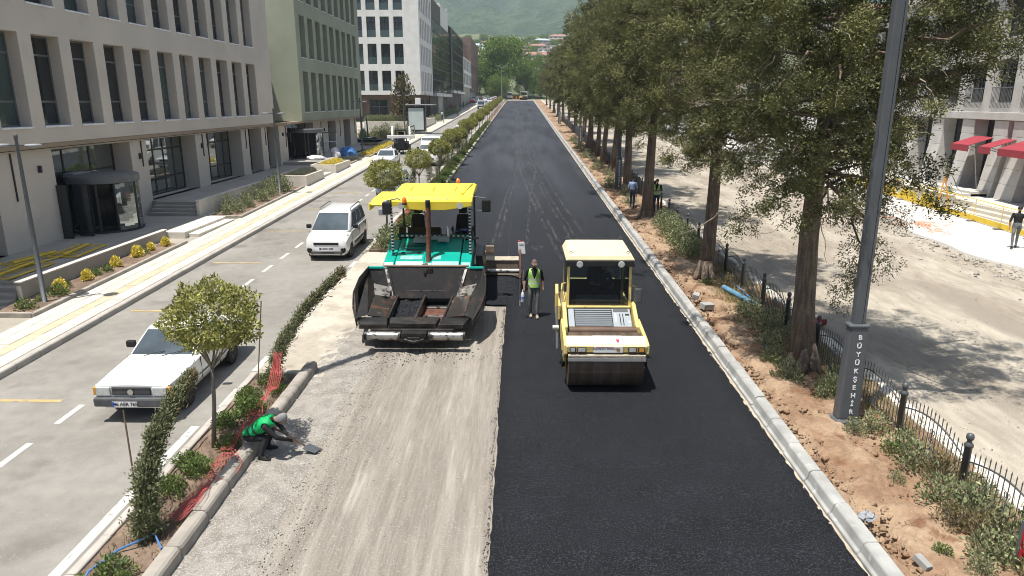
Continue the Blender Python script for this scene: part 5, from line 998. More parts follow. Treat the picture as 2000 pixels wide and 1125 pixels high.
# ---- compact loader at the kerb
ld = thing('compact_loader', 'black and white compact loader with raised arms at the kerb', 'loader', (-11.9, 71.5, gz(71.5)), .15, None, True)
MB().box(-.75, .75, -.9, 1.2, .35, 1.1).build('chassis', 'black_paint', ld, bevel=.08); cbn = MB()
for sx in (-.5, .5):
    for sy in (-.4, .7): cbn.tube([(sx, sy, 1.1), (sx, sy, 2.2)], .05, 6)
cbn.box(-.56, .56, -.5, .8, 2.2, 2.3).build('cage', 'black_paint', ld)
for s_ in (-1, 1):
    MB().hexa([(s_ * .85 - .1, -.6, 1.3), (s_ * .85 + .1, -.6, 1.3), (s_ * .85 + .1, .9, 1.9), (s_ * .85 - .1, .9, 1.9)], [(s_ * .85 - .1, -.5, 1.9), (s_ * .85 + .1, -.5, 1.9), (s_ * .85 + .1, .9, 2.6), (s_ * .85 - .1, .9, 2.6)]).build('lift_arm', 'car_white', ld, bevel=.05)
    for wy in (-.55, .75): wheel(ld, s_ * .78, wy, .40, .3, s_)
MB().box(-1.35, 1.35, -1.5, -1.1, 1.55, 1.85).build('tool_bar', 'car_white', ld, bevel=.03); MB().box(-.35, .35, -1.6, -.7, .5, 1.5).tube([(-.2, -1.5, .1), (-.2, -1.4, 1.2)], .07, 6).tube([(.15, -1.6, .1), (.15, -1.4, 1.2)], .07, 6).build('breaker', 'black_paint', ld, bevel=.05)
MB().tube([(.9, .2, 2.5), (1.3, -.2, 2.7), (1.35, -.8, 2.0), (1.1, -1.1, 1.6)], .05, 6).build('hose', 'black_paint', ld); MB().box(-.28, .28, .0, .45, 1.1, 1.55).box(-.28, .28, .4, .52, 1.5, 2.05).build('seat', 'seat_black', ld, bevel=.05)
# ================================================================ PAVER
pv = thing('asphalt_paver', 'green and black asphalt paver with yellow canopy and empty hopper', 'paver', (-2.82, 18.6, gz(18.6)), 0, None, True)
HOP = [True]       # the hopper reaches 3.2 m out in front of the hull
def pp(nm, mb, m_, bevel=0., smooth=False, par=None):
    if HOP[0]: mb.v = [(x + .1, y - 1.2, z) if nm.startswith('push') else (x * np.interp(2.05 - (2.05 - y) * 1.58, [-1., -.3, .5], [.83, .94, 1.]), 2.05 - (2.05 - y) * 1.58, z) for x, y, z in mb.v]
    return mb.build(nm, m_, par or pv, smooth, bevel)
for a, b in ((-1.3, -.42), (.36, 1.27)):
    pr_ = pp('push_roller', MB().lathe([(.105, a), (.115, a + .01), (.115, b - .01), (.105, b)], c=(0, 0, .43), axis='x', n=20), 'bright_steel', 0, True)
    for x in (a, b): MB().lathe([(.05, x + .07), (.13, x + .07), (.13, x + .13), (.05, x + .13)], c=(0, -1.2, .43), axis='x', n=16).build('roller_collar', 'tar_steel', pr_)
pp('push_bracket', MB().box(-.42, .36, -.1, .15, .30, .40).box(-.36, .30, -.14, .1, .42, .56).box(-.2, .14, -.2, .0, .34, .46).tube([(-.3, -.12, .38), (-.03, -.22, .34), (.24, -.12, .38)], .05, 6), 'tar_steel', .03)
pp('front_beam', MB().box(-1.35, 1.3, .1, .35, .30, .55), 'tar_steel', .03)
for (a, b, zz) in ((-1.72, -.80, .0), (-.78, .74, .03), (.76, 1.62, .0)): pp('front_flap', MB().hexa([(a, .16, .52 + zz), (b, .16, .52 + zz), (b, .5, .60), (a, .5, .60)], [(a + .03, .16, .66 + zz), (b - .03, .16, .66 + zz), (b - .03, .5, .68), (a + .03, .5, .68)]), 'tar_steel', .02)
# hopper floor with the two conveyor troughs
pp('conveyor_floor', MB().box(-.86, .84, .4, 2.0, .34, .38), 'black_paint'); 
for a, b in ((-.86, -.80), (-.05, .03), (.80, .86)): pp('conveyor_rail', MB().box(a, b, .42, 1.95, .38, .70), 'tar_steel', .015)
hm = nrg.random; n = 26; xs_, ys_ = np.linspace(-.78, -.06, n), np.linspace(-.3, 1.6, 50)
pile = obj('mix_remains', grid_mesh('mix_remains', xs_, ys_, lambda X, Y: .40 + .07 * (Y + .3) + .035 * fbm(X / .12, Y / .12, 51, 3) + .05 * fbm(X / .5, Y / .5, 52, 2), 'new_asphalt'), pv)
pp('conveyor_bar', MB().box(.04, .79, .55, .62, .38, .44).box(.04, .79, 1.0, 1.07, .38, .44).box(.04, .79, 1.5, 1.57, .38, .44), 'bright_steel', .01); pp('conveyor_plate', MB().box(.04, .79, .62, 1.5, .385, .40), 'rust')
for s_ in (-1, 1):
    f_ = lambda x: x * s_
    pp('hopper_floor_plate', MB().hexa(*[[(f_(.86), .5, z), (f_(1.42), .5, z + .06), (f_(1.42), 1.75, z + .22), (f_(.86), 1.75, z)] for z in (.64, .68)]), 'hopper_steel', .008)
    pp('hopper_wedge', MB().add([(f_(1.42), .5, .735), (f_(1.42), 1.75, .90), (f_(1.74), 1.9, 1.30), (f_(1.78), .35, .72), (f_(1.45), 1.78, .92)], [(0, 1, 2, 3), (1, 4, 2)]), 'hopper_wall')
    pp('hopper_patch', MB().hexa(*[[(f_(.98), 1.42, z), (f_(1.40), 1.42, z + .045), (f_(1.60), 1.80, z + .24), (f_(1.02), 1.80, z + .10)] for z in (.80, .82)]), 'bright_steel')
    side = [(.30, .52), (.42, .52), (1.2, .56), (2.02, .60), (2.02, 1.46), (1.85, 1.46), (1.45, 1.36), (1.0, 1.14), (.62, .90), (.30, .70)]
    bulge = [.0, .0, .02, .0, -.04, -.03, .06, .10, .08, .02]
    mb_ = MB(); q = [(f_(1.74 + bu), y, z) for (y, z), bu in zip(side, bulge)]; q2 = [(f_(1.79 + bu), y, z) for (y, z), bu in zip(side, bulge)]; nn = len(q)
    mb_.add(q + q2, [tuple(range(nn)), tuple(range(2 * nn - 1, nn - 1, -1))] + [(i, (i + 1) % nn, (i + 1) % nn + nn, i + nn) for i in range(nn)]); pp('hopper_wing', mb_, 'hopper_wall', .008)
    pp('wing_rim', MB().tube([(f_(1.77 + bu), y, z + .01) for (y, z), bu in list(zip(side, bulge))[4:]], .02, 6), 'hopper_steel'); pp('wing_top_bar', MB().box(min(f_(1.30), f_(1.75)), max(f_(1.30), f_(1.75)), 1.96, 2.03, 1.42, 1.48), 'teal', .01)
    pp('wing_strip', MB().hexa(*[[(f_(1.16), 2.0 - d, 1.40), (f_(1.24), 2.0 - d, 1.42), (f_(1.02), 1.72 - d, .70), (f_(.94), 1.72 - d, .70)] for d in (.0, .03)]), 'bright_steel'); pp('wing_back', MB().hexa(*[[(f_(1.1), 2.02 - d, 1.44), (f_(1.74), 2.02 - d, 1.44), (f_(1.74), 1.8 - d, .62), (f_(.9), 1.74 - d, .62)] for d in (0, .03)]), 'hopper_wall', .005)
pp('hopper_bulkhead', MB().hexa(*[[(-1.2, 2.05 - d, 1.46), (1.2, 2.05 - d, 1.46), (.95, 1.78 - d, .60), (-.95, 1.78 - d, .60)] for d in (0, .04)]), 'hopper_wall', .01); pp('bulkhead_rail', MB().box(-1.28, 1.28, 2.0, 2.08, 1.465, 1.51), 'screed_brown', .01); pp('bulkhead_lip', MB().box(-.55, .62, 1.80, 1.83, .80, .815), 'bright_steel')
pp('gate_lock', MB().box(.05, .2, 1.95, 2.0, 1.28, 1.44).tube([(.0, 1.93, 1.1), (.02, 1.96, 1.42)], .018, 6).lathe([(.03, 0), (.03, .05)], c=(-.05, 1.9, 1.36), axis='y', n=8), 'tar_steel', .008)
# tractor hull
HOP[0] = False
pp('hull', MB().prism([(2.1, .55), (2.1, 1.42), (2.22, 1.53), (3.72, 1.96), (3.72, .55)], 'x', -.97, .97), 'teal', .03)
pp('engine_hood', MB().prism([(2.16, 1.30), (2.13, 1.46), (2.26, 1.57), (3.66, 1.985), (3.66, 1.80)], 'x', .12, .98), 'teal', .025); pp('engine_hood', MB().prism([(2.16, 1.30), (2.13, 1.46), (2.26, 1.57), (3.66, 1.985), (3.66, 1.80)], 'x', -.98, -.10), 'teal', .025)
for a, b in ((-1.34, -1.005), (1.005, 1.34)):
    pp('side_box', MB().prism([(2.1, .60), (2.1, 1.40), (2.26, 1.54), (3.7, 1.93), (3.7, .60)], 'x', a, b), 'teal', .035)
    c = (a + b) / 2; pp('grab_rail', MB().tube([(c - .1, 2.9, 1.73), (c - .1, 2.9, 1.9), (c - .1, 3.45, 2.08), (c + .1, 3.45, 2.08), (c + .1, 3.45, 1.9)], .014, 6), 'teal')
for k in range(8):
    y = 2.68 + .085 * k; z = 1.57 + (y - 2.26) * .2964; pp('vent_slot', MB().hexa([(-.86, y, z + .002), (-.16, y, z + .002), (-.16, y + .03, z + .011), (-.86, y + .03, z + .011)], [(-.86, y, z + .010), (-.16, y, z + .010), (-.16, y + .03, z + .019), (-.86, y + .03, z + .019)]), 'black_paint')
for (a, b) in ((-.85, -.18), (.14, .40)): pp('worn_decal', MB().hexa(*[[(a, 2.36, 1.6045 + d), (b, 2.36, 1.6045 + d), (b, 2.58, 1.669 + d), (a, 2.58, 1.669 + d)] for d in (0, .004)]), 'teal_pale')
pp('hood_latch', MB().box(-.9, -.84, 2.10, 2.13, 1.36, 1.44).box(1.1, 1.22, 2.07, 2.1, 1.18, 1.3), 'bright_steel', .01); pp('hood_strip', MB().box(-.3, 1.5, 3.66, 3.74, 1.96, 2.02), 'metal_dark', .01)
pp('exhaust_stack', MB().tube([(.02, 2.2, 1.40), (.03, 2.35, 1.55), (.04, 2.45, 2.2), (.05, 2.48, 3.25)], .078, 14), 'rust', 0, True); pp('exhaust_tip', MB().tube([(.05, 2.48, 3.2), (.05, 2.44, 3.40)], [.08, .074], 14), 'black_paint', 0, True); pp('exhaust_clamp', MB().lathe([(.085, 2.28), (.092, 2.29), (.092, 2.33), (.085, 2.34)], c=(.043, 2.46, 0), n=14), 'rust'); pp('exhaust_elbow', MB().tube([(-.12, 2.1, 1.36), (-.1, 2.12, 1.5), (.0, 2.2, 1.5)], .05, 8), 'bright_steel', 0, True)
pp('chrome_pipe', MB().tube([(.52, 3.45, 1.9), (.53, 3.45, 2.2), (.5, 3.5, 2.42)], [.05, .05, .03], 10), 'chrome', 0, True); pp('instrument_pod', MB().box(-.55, -.15, 3.2, 3.55, 1.92, 2.06).box(.2, .55, 3.25, 3.5, 1.95, 2.1).box(-.4, .4, 3.3, 3.5, 2.0, 2.1), 'grey_plastic', .03)
# platform, seats, consoles
pp('platform', MB().box(-1.3, 1.35, 3.74, 5.4, 1.35, 1.45), 'black_paint', .02); pp('console', MB().prism([(3.75, 1.45), (3.75, 2.15), (3.95, 2.3), (4.15, 2.2), (4.15, 1.45)], 'x', -1.1, .25), 'black_paint', .03); pp('console', MB().prism([(3.75, 1.45), (3.75, 2.1), (3.95, 2.22), (4.15, 2.1), (4.15, 1.45)], 'x', .70, 1.3), 'black_paint', .03)
def seat(x):
    pp('seat', MB().box(x - .27, x + .27, 4.3, 4.8, 1.75, 1.92), 'seat_black', .06)
    s_ = pp('seat_back', MB().hexa([(x - .27, 4.72, 1.9), (x + .27, 4.72, 1.9), (x + .27, 4.86, 1.9), (x - .27, 4.86, 1.9)], [(x - .2, 4.85, 2.55), (x + .2, 4.85, 2.55), (x + .2, 4.95, 2.55), (x - .2, 4.95, 2.55)]), 'seat_black', .05); MB().box(x - .14, x + .14, 4.85, 4.96, 2.57, 2.80).build('headrest', 'seat_black', s_, bevel=.05); MB().box(x - .2, x + .2, 4.4, 4.7, 1.45, 1.75).build('seat_base', 'black_paint', s_)
    for q in (-1, 1): MB().tube([(x + q * .33, 4.78, 1.9), (x + q * .34, 4.75, 2.15), (x + q * .34, 4.4, 2.12)], .03, 6).build('armrest', 'seat_black', s_)
seat(-.62); seat(.90)
cl = obj('cloth', grid_mesh('cloth', np.linspace(.66, 1.22, 18), np.linspace(3.78, 4.12, 12), lambda X, Y: 2.20 + .05 * fbm(X / .4, Y / .4, 61, 3) - .8 * (X - .94) ** 2, 'cloth_blue'), pv)
# canopy
def canopy_mesh():
    prof = [(2.62, 3.30), (2.70, 3.42), (3.2, 3.50), (4.6, 3.56), (5.15, 3.50), (5.2, 3.40), (5.1, 3.36), (3.2, 3.40), (2.74, 3.30)]
    m_ = MB(); cols = [(-1.08, .02), (-1.0, .05), (1.28, .05), (1.38, .0)]
    return m_.loft([[(x, y, z + dz) for y, z in prof] for x, dz in cols])
cn = pp('canopy', canopy_mesh(), 'canopy_yellow', .02, True); MB().prism([(-1.06, 3.36), (1.36, 3.36), (1.36, 3.20), (1.0, 3.14), (.55, 3.08), (-.25, 3.08), (-.62, 3.12), (-.9, 3.2), (-1.06, 3.2)], 'y', 2.58, 2.64).build('canopy_valance', 'canopy_yellow', cn, bevel=.02)
MB().loft([[(x, y, z - .14) for y, z in ((2.75, 3.36), (3.2, 3.46), (4.8, 3.46), (4.9, 3.36), (4.8, 3.33), (2.8, 3.30))] for x in (-1.78, -1.70, -1.1)]).build('canopy_side', 'canopy_yellow', cn, True, .02); MB().box(-1.80, -1.74, 2.72, 4.9, 3.05, 3.26).build('canopy_edge', 'canopy_yellow', cn, bevel=.02)
for x in (-.6, .1, .8): MB().box(x - .01, x + .01, 3.25, 4.5, 3.585, 3.606).build('canopy_rib', 'canopy_yellow', cn, bevel=.008)
MB().hexa([(1.0, 2.9, 3.50), (1.08, 2.9, 3.50), (1.28, 4.4, 3.60), (1.2, 4.4, 3.60)], [(1.0, 2.9, 3.56), (1.08, 2.9, 3.56), (1.28, 4.4, 3.66), (1.2, 4.4, 3.66)]).build('canopy_rib', 'canopy_yellow', cn, bevel=.012)
for x in (-.78, 1.0): MB().lathe([(.10, 2.575), (.10, 2.60)], c=(x, 0, 3.22), axis='y', n=14).build('work_light', 'lamp_glass', cn)
for i, s_ in enumerate(('I', 'L', 'E')): text('canopy_letter', s_, .16, 'grey_plastic', cn, (.32 + i * .16, 2.655, 3.40), (R(60), 0, 0), .002)
for x in (-1.12, 1.28):
    for y in (2.78, 5.0): pp('canopy_post', MB().tube([(x, y, 1.45), (x, y, 3.36)], .035, 8), 'frame_dark')
for k in range(16):
    for x in (-1.12, 1.28): pp('tape_mark', MB().box(x - .037, x + .037, 2.735, 2.742, 1.62 + .1 * k, 1.66 + .1 * k), 'tape_pale')
    if k < 15: pp('tape_mark', MB().box(-1.0 + .15 * k, -.92 + .15 * k, 3.655, 3.661, 2.04, 2.09), 'tape_pale')
pp('guard_rail', MB().box(-1.12, 1.28, 3.662, 3.70, 2.02, 2.11), 'dark_green', .01); pp('roof_frame', MB().box(-1.12, 1.28, 2.75, 2.80, 3.22, 3.30), 'dark_green', .01)
bc = pp('beacon', MB().lathe([(.065, 0), (.07, .08), (.055, .15), (.02, .18)], c=(-.66, 2.5, 3.32), n=14), 'beacon', 0, True); MB().lathe([(.075, -.05), (.075, 0)], c=(-.66, 2.5, 3.32), n=14).build('beacon_base', 'frame_dark', bc); pp('beacon', MB().lathe([(.065, 0), (.07, .08), (.02, .13)], c=(.75, 5.0, 3.60), n=14), 'beacon', 0, True)
for (x, y, a) in ((1.78, 2.9, .0), (-1.18, 2.4, .0)):
    m_ = pp('mirror', MB().box(x - .14, x + .14, y - .04, y + .04, 2.98, 3.36), 'black_paint', .04); MB().tube([(x, y, 3.4), (x * .72, y + .05, 3.46), (x * .66, y + .1, 3.4)], .018, 6).build('mirror_arm', 'frame_grey', m_); MB().tube([(x, y, 3.0), (x * .72, y, 3.05)], .015, 6).build('mirror_arm', 'frame_grey', m_)
pp('work_light_box', MB().box(-1.45, -1.15, 2.42, 2.52, 2.95, 3.15).box(-1.28, -1.1, 2.4, 2.5, 3.1, 3.4), 'grey_plastic', .03)
for s_ in (-1, 1):
    a, b = (.92, 1.30) if s_ > 0 else (-1.30, -.92); tr_ = pp('crawler_track', MB().prism([(2.0, .38), (2.12, .12), (2.4, .0), (5.0, .0), (5.3, .12), (5.42, .38), (5.3, .66), (5.0, .78), (2.4, .78), (2.12, .66)], 'x', a, b), 'rubber', .02)
    for k in range(22): MB().box(a - .01, b + .01, 2.42 + .118 * k, 2.48 + .118 * k, .78, .80).build('track_pad', 'tar_steel', tr_)
# screed with hydraulic extension
pp('screed', MB().box(-1.35, 1.35, 5.45, 6.35, .06, .62), 'tar_steel', .03); pp('tow_arm', MB().box(-1.56, -1.42, 2.6, 5.8, .5, .72), 'tar_steel', .02); pp('tow_arm', MB().box(1.42, 1.60, 2.6, 5.8, .5, .78), 'tar_steel', .02); pp('side_tank', MB().hexa([(1.42, 3.2, .75), (1.72, 3.2, .75), (1.72, 4.6, .8), (1.42, 4.6, .8)], [(1.42, 3.3, 1.5), (1.62, 3.3, 1.5), (1.62, 4.6, 1.55), (1.42, 4.6, 1.55)]), 'tar_steel', .03)
ex = pp('screed_extension', MB().box(1.36, 2.78, 5.1, 5.55, .10, .86), 'screed_brown', .02); MB().box(1.36, 2.78, 5.08, 5.6, .865, .92).build('step_board', 'kerb_sand', ex, bevel=.01); MB().tube([(1.3, 4.85, .58), (2.8, 4.85, .58)], .085, 14).build('guide_tube', 'bright_steel', ex, True); MB().box(1.4, 2.78, 5.02, 5.09, .2, .42).build('strike_plate', 'kerb_sand', ex); MB().box(1.30, 1.36, 4.8, 5.0, .45, .7).build('tube_clamp', 'metal_dark', ex)
for k in range(2): MB().box(1.5 + .12 * k, 1.9, 5.7, 5.9, .95, 1.05 + .2 * k).build('walkway', 'screed_brown', ex)
ep = pp('end_plate', MB().hexa(*[[(x, 2.55, .03), (x, 5.7, .03), (x, 5.7, .62), (x, 2.75, .18)] for x in (2.80, 2.85)]), 'tar_steel', .01); MB().tube([(2.83, 4.2, .5), (2.83, 4.6, 1.0), (2.83, 5.2, 1.25)], .035, 6).build('end_post', 'rust', ep); MB().tube([(2.9, 4.2, .3), (2.92, 4.3, .75)], .05, 8).build('height_screw', 'chrome', ep); MB().tube([(3.0, 4.6, .2), (3.05, 4.3, .55)], .03, 8).build('sensor_arm', 'chrome', ep)
cp = pp('control_panel', MB().hexa([(2.78, 5.1, 1.12), (3.02, 5.1, 1.12), (3.02, 5.2, 1.14), (2.78, 5.2, 1.14)], [(2.74, 5.3, 1.5), (2.98, 5.3, 1.5), (2.98, 5.38, 1.5), (2.74, 5.38, 1.5)]), 'grey_plastic', .02); MB().lathe([(.04, 0), (.04, .05)], c=(2.8, 5.35, 1.5), n=10).build('stop_button', 'sign_red', cp); MB().box(2.8, 2.95, 5.24, 5.27, 1.3, 1.42).build('screen', 'ink', cp)
hp_ = grid_mesh('asphalt_heap', np.linspace(-1.42, .0, 46), np.linspace(21.3, 23.9, 70), lambda X, Y: S * Y + .05 + .36 * np.clip(1 - ((Y - 23.4) / 1.7) ** 2, 0, 1) * np.clip(1 - ((X + .7) / .9) ** 4, 0, 1) + .022 * fbm(X / .12, Y / .12, 71, 3), 'new_asphalt'); tag(obj('asphalt_heap', hp_), 'fresh black asphalt heaped before the screed extension', 'asphalt heap')
# ================================================================ ROLLER
rl = thing('tandem_roller', 'yellow tandem road roller with glazed cab and brown steel drum', 'road roller', (1.94, 15.30, gz(15.30) + .055), 0, None, True)
def rp(nm, mb, m_, bevel=0., smooth=False, par=None): return mb.build(nm, m_, par or rl, smooth, bevel)
for y in (0, 3.3): rp('drum', MB().lathe([(.1, -.84), (.55, -.85), (.605, -.84), (.61, -.82), (.61, .82), (.605, .84), (.55, .85), (.1, .84)], c=(0, y, .61), axis='x', n=64), 'drum_steel', 0, True)
for s_ in (-1, 1):
    a, b = (.87, .95) if s_ > 0 else (-.95, -.87)
    rp('drum_yoke', MB().prism([(-.52, .92), (-.52, 1.14), (-.2, 1.2), (.9, 1.28), (1.2, 1.1), (1.2, .8), (.55, .75), (.22, .42), (-.12, .42), (-.25, .75)], 'x', a, b), 'roller_yellow', .02); rp('drum_hub', MB().lathe([(.2, a - .02 if s_ < 0 else b - .05), (.2, a + .05 if s_ < 0 else b + .02)], c=(0, 0, .61), axis='x', n=18), 'black_paint'); rp('rear_yoke', MB().prism([(2.2, .8), (2.2, 1.2), (3.6, 1.15), (3.6, .85), (3.4, .45), (3.15, .45)], 'x', a, b), 'roller_yellow', .02)
    rp('side_frame', MB().prism([(.5, .9), (.5, 1.22), (1.3, 1.55), (1.5, 1.55), (1.5, .7), (1.0, .7)], 'x', (.80 if s_ > 0 else -.90), (.90 if s_ > 0 else -.80)), 'roller_yellow', .03)
fb = rp('front_bar', MB().prism([(-.52, .90), (-.54, 1.02), (-.50, 1.07), (-.22, 1.17), (-.20, .90)], 'x', -.90, .90), 'roller_cream', .015); fb.location.z = .09
MB().prism([(-.535, .89), (-.545, 1.03), (-.50, 1.03), (-.50, .89)], 'x', -.86, .86).build('bar_face', 'roller_yellow', fb)
for (a, b, m_) in ((-.83, -.69, 'lamp_glass'), (-.66, -.46, 'lamp_glass'), (.47, .66, 'lamp_glass'), (.69, .84, 'amber')):
    h = MB().box(a, b, -.575, -.54, .905, 1.01).build('head_lamp', 'black_paint', fb, bevel=.01); MB().box(a + .02, b - .02, -.582, -.574, .92, .998).build('lamp_lens', m_, h)
st_ = MB().hexa([(-.30, -.557, .89), (.35, -.557, .89), (.35, -.55, .89), (-.30, -.55, .89)], [(-.30, -.559, 1.035), (.35, -.559, 1.035), (.35, -.55, 1.035), (-.30, -.55, 1.035)]).build('sticker', 'sticker', fb); st2 = MB().hexa([(-.30, -.5, 1.0735), (.35, -.5, 1.0735), (.35, -.235, 1.168), (-.30, -.235, 1.168)], [(-.30, -.5, 1.0775), (.35, -.5, 1.0775), (.35, -.235, 1.172), (-.30, -.235, 1.172)]).build('sticker', 'sticker', fb)
text('sticker_text', 'Büyükşehir Belediyesi', .064, 'ink', st_, (-.03, -.5605, .985), (math.pi / 2, 0, 0), .0008); text('sticker_text', 'KAHRAMANMARAŞ', .045, 'sign_red', st_, (-.06, -.5605, 1.02), (math.pi / 2, 0, 0), .0008)
MB().add([(.20, -.36, 1.134), (.30, -.36, 1.134), (.25, -.50, 1.082)], [(0, 1, 2)]).build('emblem_triangle', 'sign_red', st2); MB().lathe([(.042, -.5625), (.042, -.559)], c=(.25, 0, .955), axis='y', n=20).build('emblem_seal', 'seal_brown', st_)
rp('scraper_bar', MB().box(-.86, .86, -.60, -.52, .87, .93), 'kerb_sand', .01); rp('scraper_blade', MB().hexa([(-.87, -.655, .80), (.87, -.655, .80), (.87, -.60, .80), (-.87, -.60, .80)], [(-.87, -.62, .865), (.87, -.62, .865), (.87, -.56, .865), (-.87, -.56, .865)]), 'bumper_grey', .012); rp('painted_recess_shade', MB().box(-.84, .84, -.5, -.3, .86, .98), 'black_paint')  # last piece: solid black block, painted shade beneath the front bar
rp('water_tube', MB().tube([(-.78, .32, 1.18), (.78, .32, 1.18)], .10, 14), 'tank_brown', 0, True); rp('frame_trough', MB().box(-.8, .8, .42, .60, .95, 1.02), 'black_paint')
hd = rp('engine_hood', MB().prism([(.52, .90), (.52, 1.02), (.62, 1.10), (1.28, 1.42), (1.30, .9)], 'x', -.76, .76), 'hood_grey', .025); hz = lambda y: 1.10 + (y - .62) * .4848
MB().prism([(.60, 1.093), (.60, 1.13), (1.24, 1.44), (1.24, 1.4)], 'x', -.62, .30).build('louver_frame', 'black_paint', hd)
for k in range(10):
    y = .63 + .06 * k; z = hz(y) + .032; MB().hexa([(-.60, y, z - .004), (.28, y, z - .004), (.28, y + .036, z - .012), (-.60, y + .036, z - .012)], [(-.60, y + .012, z + .022), (.28, y + .012, z + .022), (.28, y + .044, z + .026), (-.60, y + .044, z + .026)]).build('louver_slat', 'hood_grey', hd)
for (a, b, y0, y1, m_) in ((.36, .40, .85, 1.1, 'sticker'), (.48, .50, .75, 1.1, 'black_paint'), (.55, .57, .75, 1.1, 'black_paint'), (.34, .70, 1.16, 1.26, 'pole_grey'), (.62, .72, 1.05, 1.10, 'ink'), (.68, .73, .82, .88, 'sticker')): MB().hexa([(a, y0, hz(y0)), (b, y0, hz(y0)), (b, y1, hz(y1)), (a, y1, hz(y1))], [(a, y0, hz(y0) + .008), (b, y0, hz(y0) + .008), (b, y1, hz(y1) + .008), (a, y1, hz(y1) + .008)]).build('hood_detail', m_, hd)
rp('hood_seam', MB().box(-.78, .78, 1.27, 1.36, 1.42, 1.47), 'roller_yellow', .012)
# cab
for (x, y) in ((-.77, 1.36), (.77, 1.36), (-.77, 2.75), (.77, 2.75)): rp('cab_pillar', MB().hexa([(x - .035, y - .035, 1.0), (x + .035, y - .035, 1.0), (x + .035, y + .035, 1.0), (x - .035, y + .035, 1.0)], [(x * .97 - .03, y + .05 - .035, 2.60), (x * .97 + .03, y + .05 - .035, 2.60), (x * .97 + .03, y + .05 + .03, 2.60), (x * .97 - .03, y + .05 + .03, 2.60)]), 'roller_yellow', .01)
rp('cab_floor', MB().box(-.78, .78, 1.35, 2.8, .95, 1.05), 'black_paint'); rp('cab_rear', MB().box(-.78, .78, 2.74, 2.80, 1.05, 1.75), 'black_paint'); rp('cab_door', MB().box(-.80, -.77, 1.42, 2.7, 1.05, 1.45), 'roller_yellow', .01)
rp('windscreen', MB().hexa(*[[(-.75, 1.37 - d, 1.47), (.75, 1.37 - d, 1.47), (.73, 1.415 - d, 2.50), (-.73, 1.415 - d, 2.50)] for d in (0, .008)]), 'cab_glass'); rp('side_glass', MB().box(-.79, -.782, 1.42, 2.72, 1.47, 2.5), 'cab_glass'); rp('side_glass', MB().box(.782, .79, 1.42, 2.72, 1.47, 2.5), 'cab_glass'); rp('rear_glass', MB().box(-.7, .7, 2.78, 2.788, 1.77, 2.5), 'cab_glass')
rp('windscreen_seal', MB().box(-.78, .78, 1.345, 1.365, 1.44, 1.475).box(-.76, .76, 1.375, 1.405, 2.47, 2.51), 'black_paint')
rp('dash_cover', MB().prism([(1.42, 1.45), (1.42, 1.66), (1.52, 1.70), (1.68, 1.64), (1.7, 1.45)], 'x', -.55, .50), 'grey_plastic', .03); rp('operator_seat', MB().box(-.25, .35, 1.95, 2.45, 1.4, 1.55).hexa([(-.22, 2.4, 1.5), (.32, 2.4, 1.5), (.32, 2.52, 1.5), (-.22, 2.52, 1.5)], [(-.17, 2.5, 2.2), (.27, 2.5, 2.2), (.27, 2.6, 2.2), (-.17, 2.6, 2.2)]), 'seat_black', .04); rp('steering_wheel', MB().tube([(.05 + .19 * math.cos(t), 1.86 + .12 * math.sin(t), 1.78 + .10 * math.sin(t)) for t in np.linspace(0, 6.28, 18)], .018, 6).tube([(.05, 1.8, 1.5), (.05, 1.86, 1.78)], .03, 6), 'black_paint')
rf = rp('roof', MB().hexa([(-.84, 1.28, 2.62), (.84, 1.28, 2.62), (.84, 2.95, 2.60), (-.84, 2.95, 2.60)], [(-.76, 1.34, 2.76), (.76, 1.34, 2.76), (.74, 2.85, 2.80), (-.74, 2.85, 2.80)]), 'roller_cream', .03); MB().hexa([(-.84, 1.26, 2.48), (.84, 1.26, 2.48), (.84, 1.40, 2.46), (-.84, 1.40, 2.46)], [(-.80, 1.27, 2.615), (.80, 1.27, 2.615), (.80, 1.4, 2.615), (-.80, 1.4, 2.615)]).build('visor', 'black_paint', rf, bevel=.01)
for x in (-.50, .50): MB().lathe([(.03, 1.26), (.075, 1.235), (.08, 1.20), (.06, 1.195)], c=(x, 0, 2.55), axis='y', n=16).build('work_light', 'lamp_glass', rf)
for x in (-.70, .68): MB().tube([(x + .04 * math.cos(t), 2.8, 2.84 + .04 * math.sin(t)) for t in np.linspace(0, 6.28, 12)], .012, 5).build('lifting_eye', 'metal_dark', rf); MB().tube([(x + .03 * math.cos(t), 1.45, 2.79 + .03 * math.sin(t)) for t in np.linspace(0, 6.28, 12)], .010, 5).build('lifting_eye', 'metal_dark', rf)
rp('hand_rail', MB().tube([(-.86, 1.35, 1.3), (-.92, 1.35, 1.9), (-.90, 1.45, 2.0), (-.82, 1.5, 2.0)], .018, 6), 'roller_yellow'); rp('hand_rail', MB().tube([(.88, 1.5, 1.3), (.93, 1.5, 1.9), (.82, 1.5, 1.95)], .018, 6), 'roller_yellow'); rp('mirror', MB().box(.86, 1.04, 1.28, 1.33, 1.55, 1.92), 'bumper_grey', .03); rp('side_guard', MB().prism([(1.5, 1.2), (1.45, 1.75), (1.6, 1.95), (1.75, 1.9), (1.7, 1.3)], 'x', -1.06, -.98), 'roller_yellow', .02)
rp('step_lamp', MB().lathe([(.05, -1.14), (.055, -1.13), (.055, -1.0), (.05, -.99)], c=(0, 1.0, 1.02), axis='x', n=12), 'lamp_glass'); rp('side_ladder', MB().tube([(-1.02, .85, .55), (-1.03, 1.2, 1.5)], .025, 6).tube([(-1.02, 1.15, .4), (-1.03, 1.5, 1.4)], .025, 6), 'frame_grey'); rp('articulation', MB().box(-.5, .5, 1.6, 2.4, .5, .95), 'black_paint', .03); rp('rear_hood', MB().box(-.72, .72, 2.82, 3.9, 1.15, 1.5), 'roller_yellow', .05)
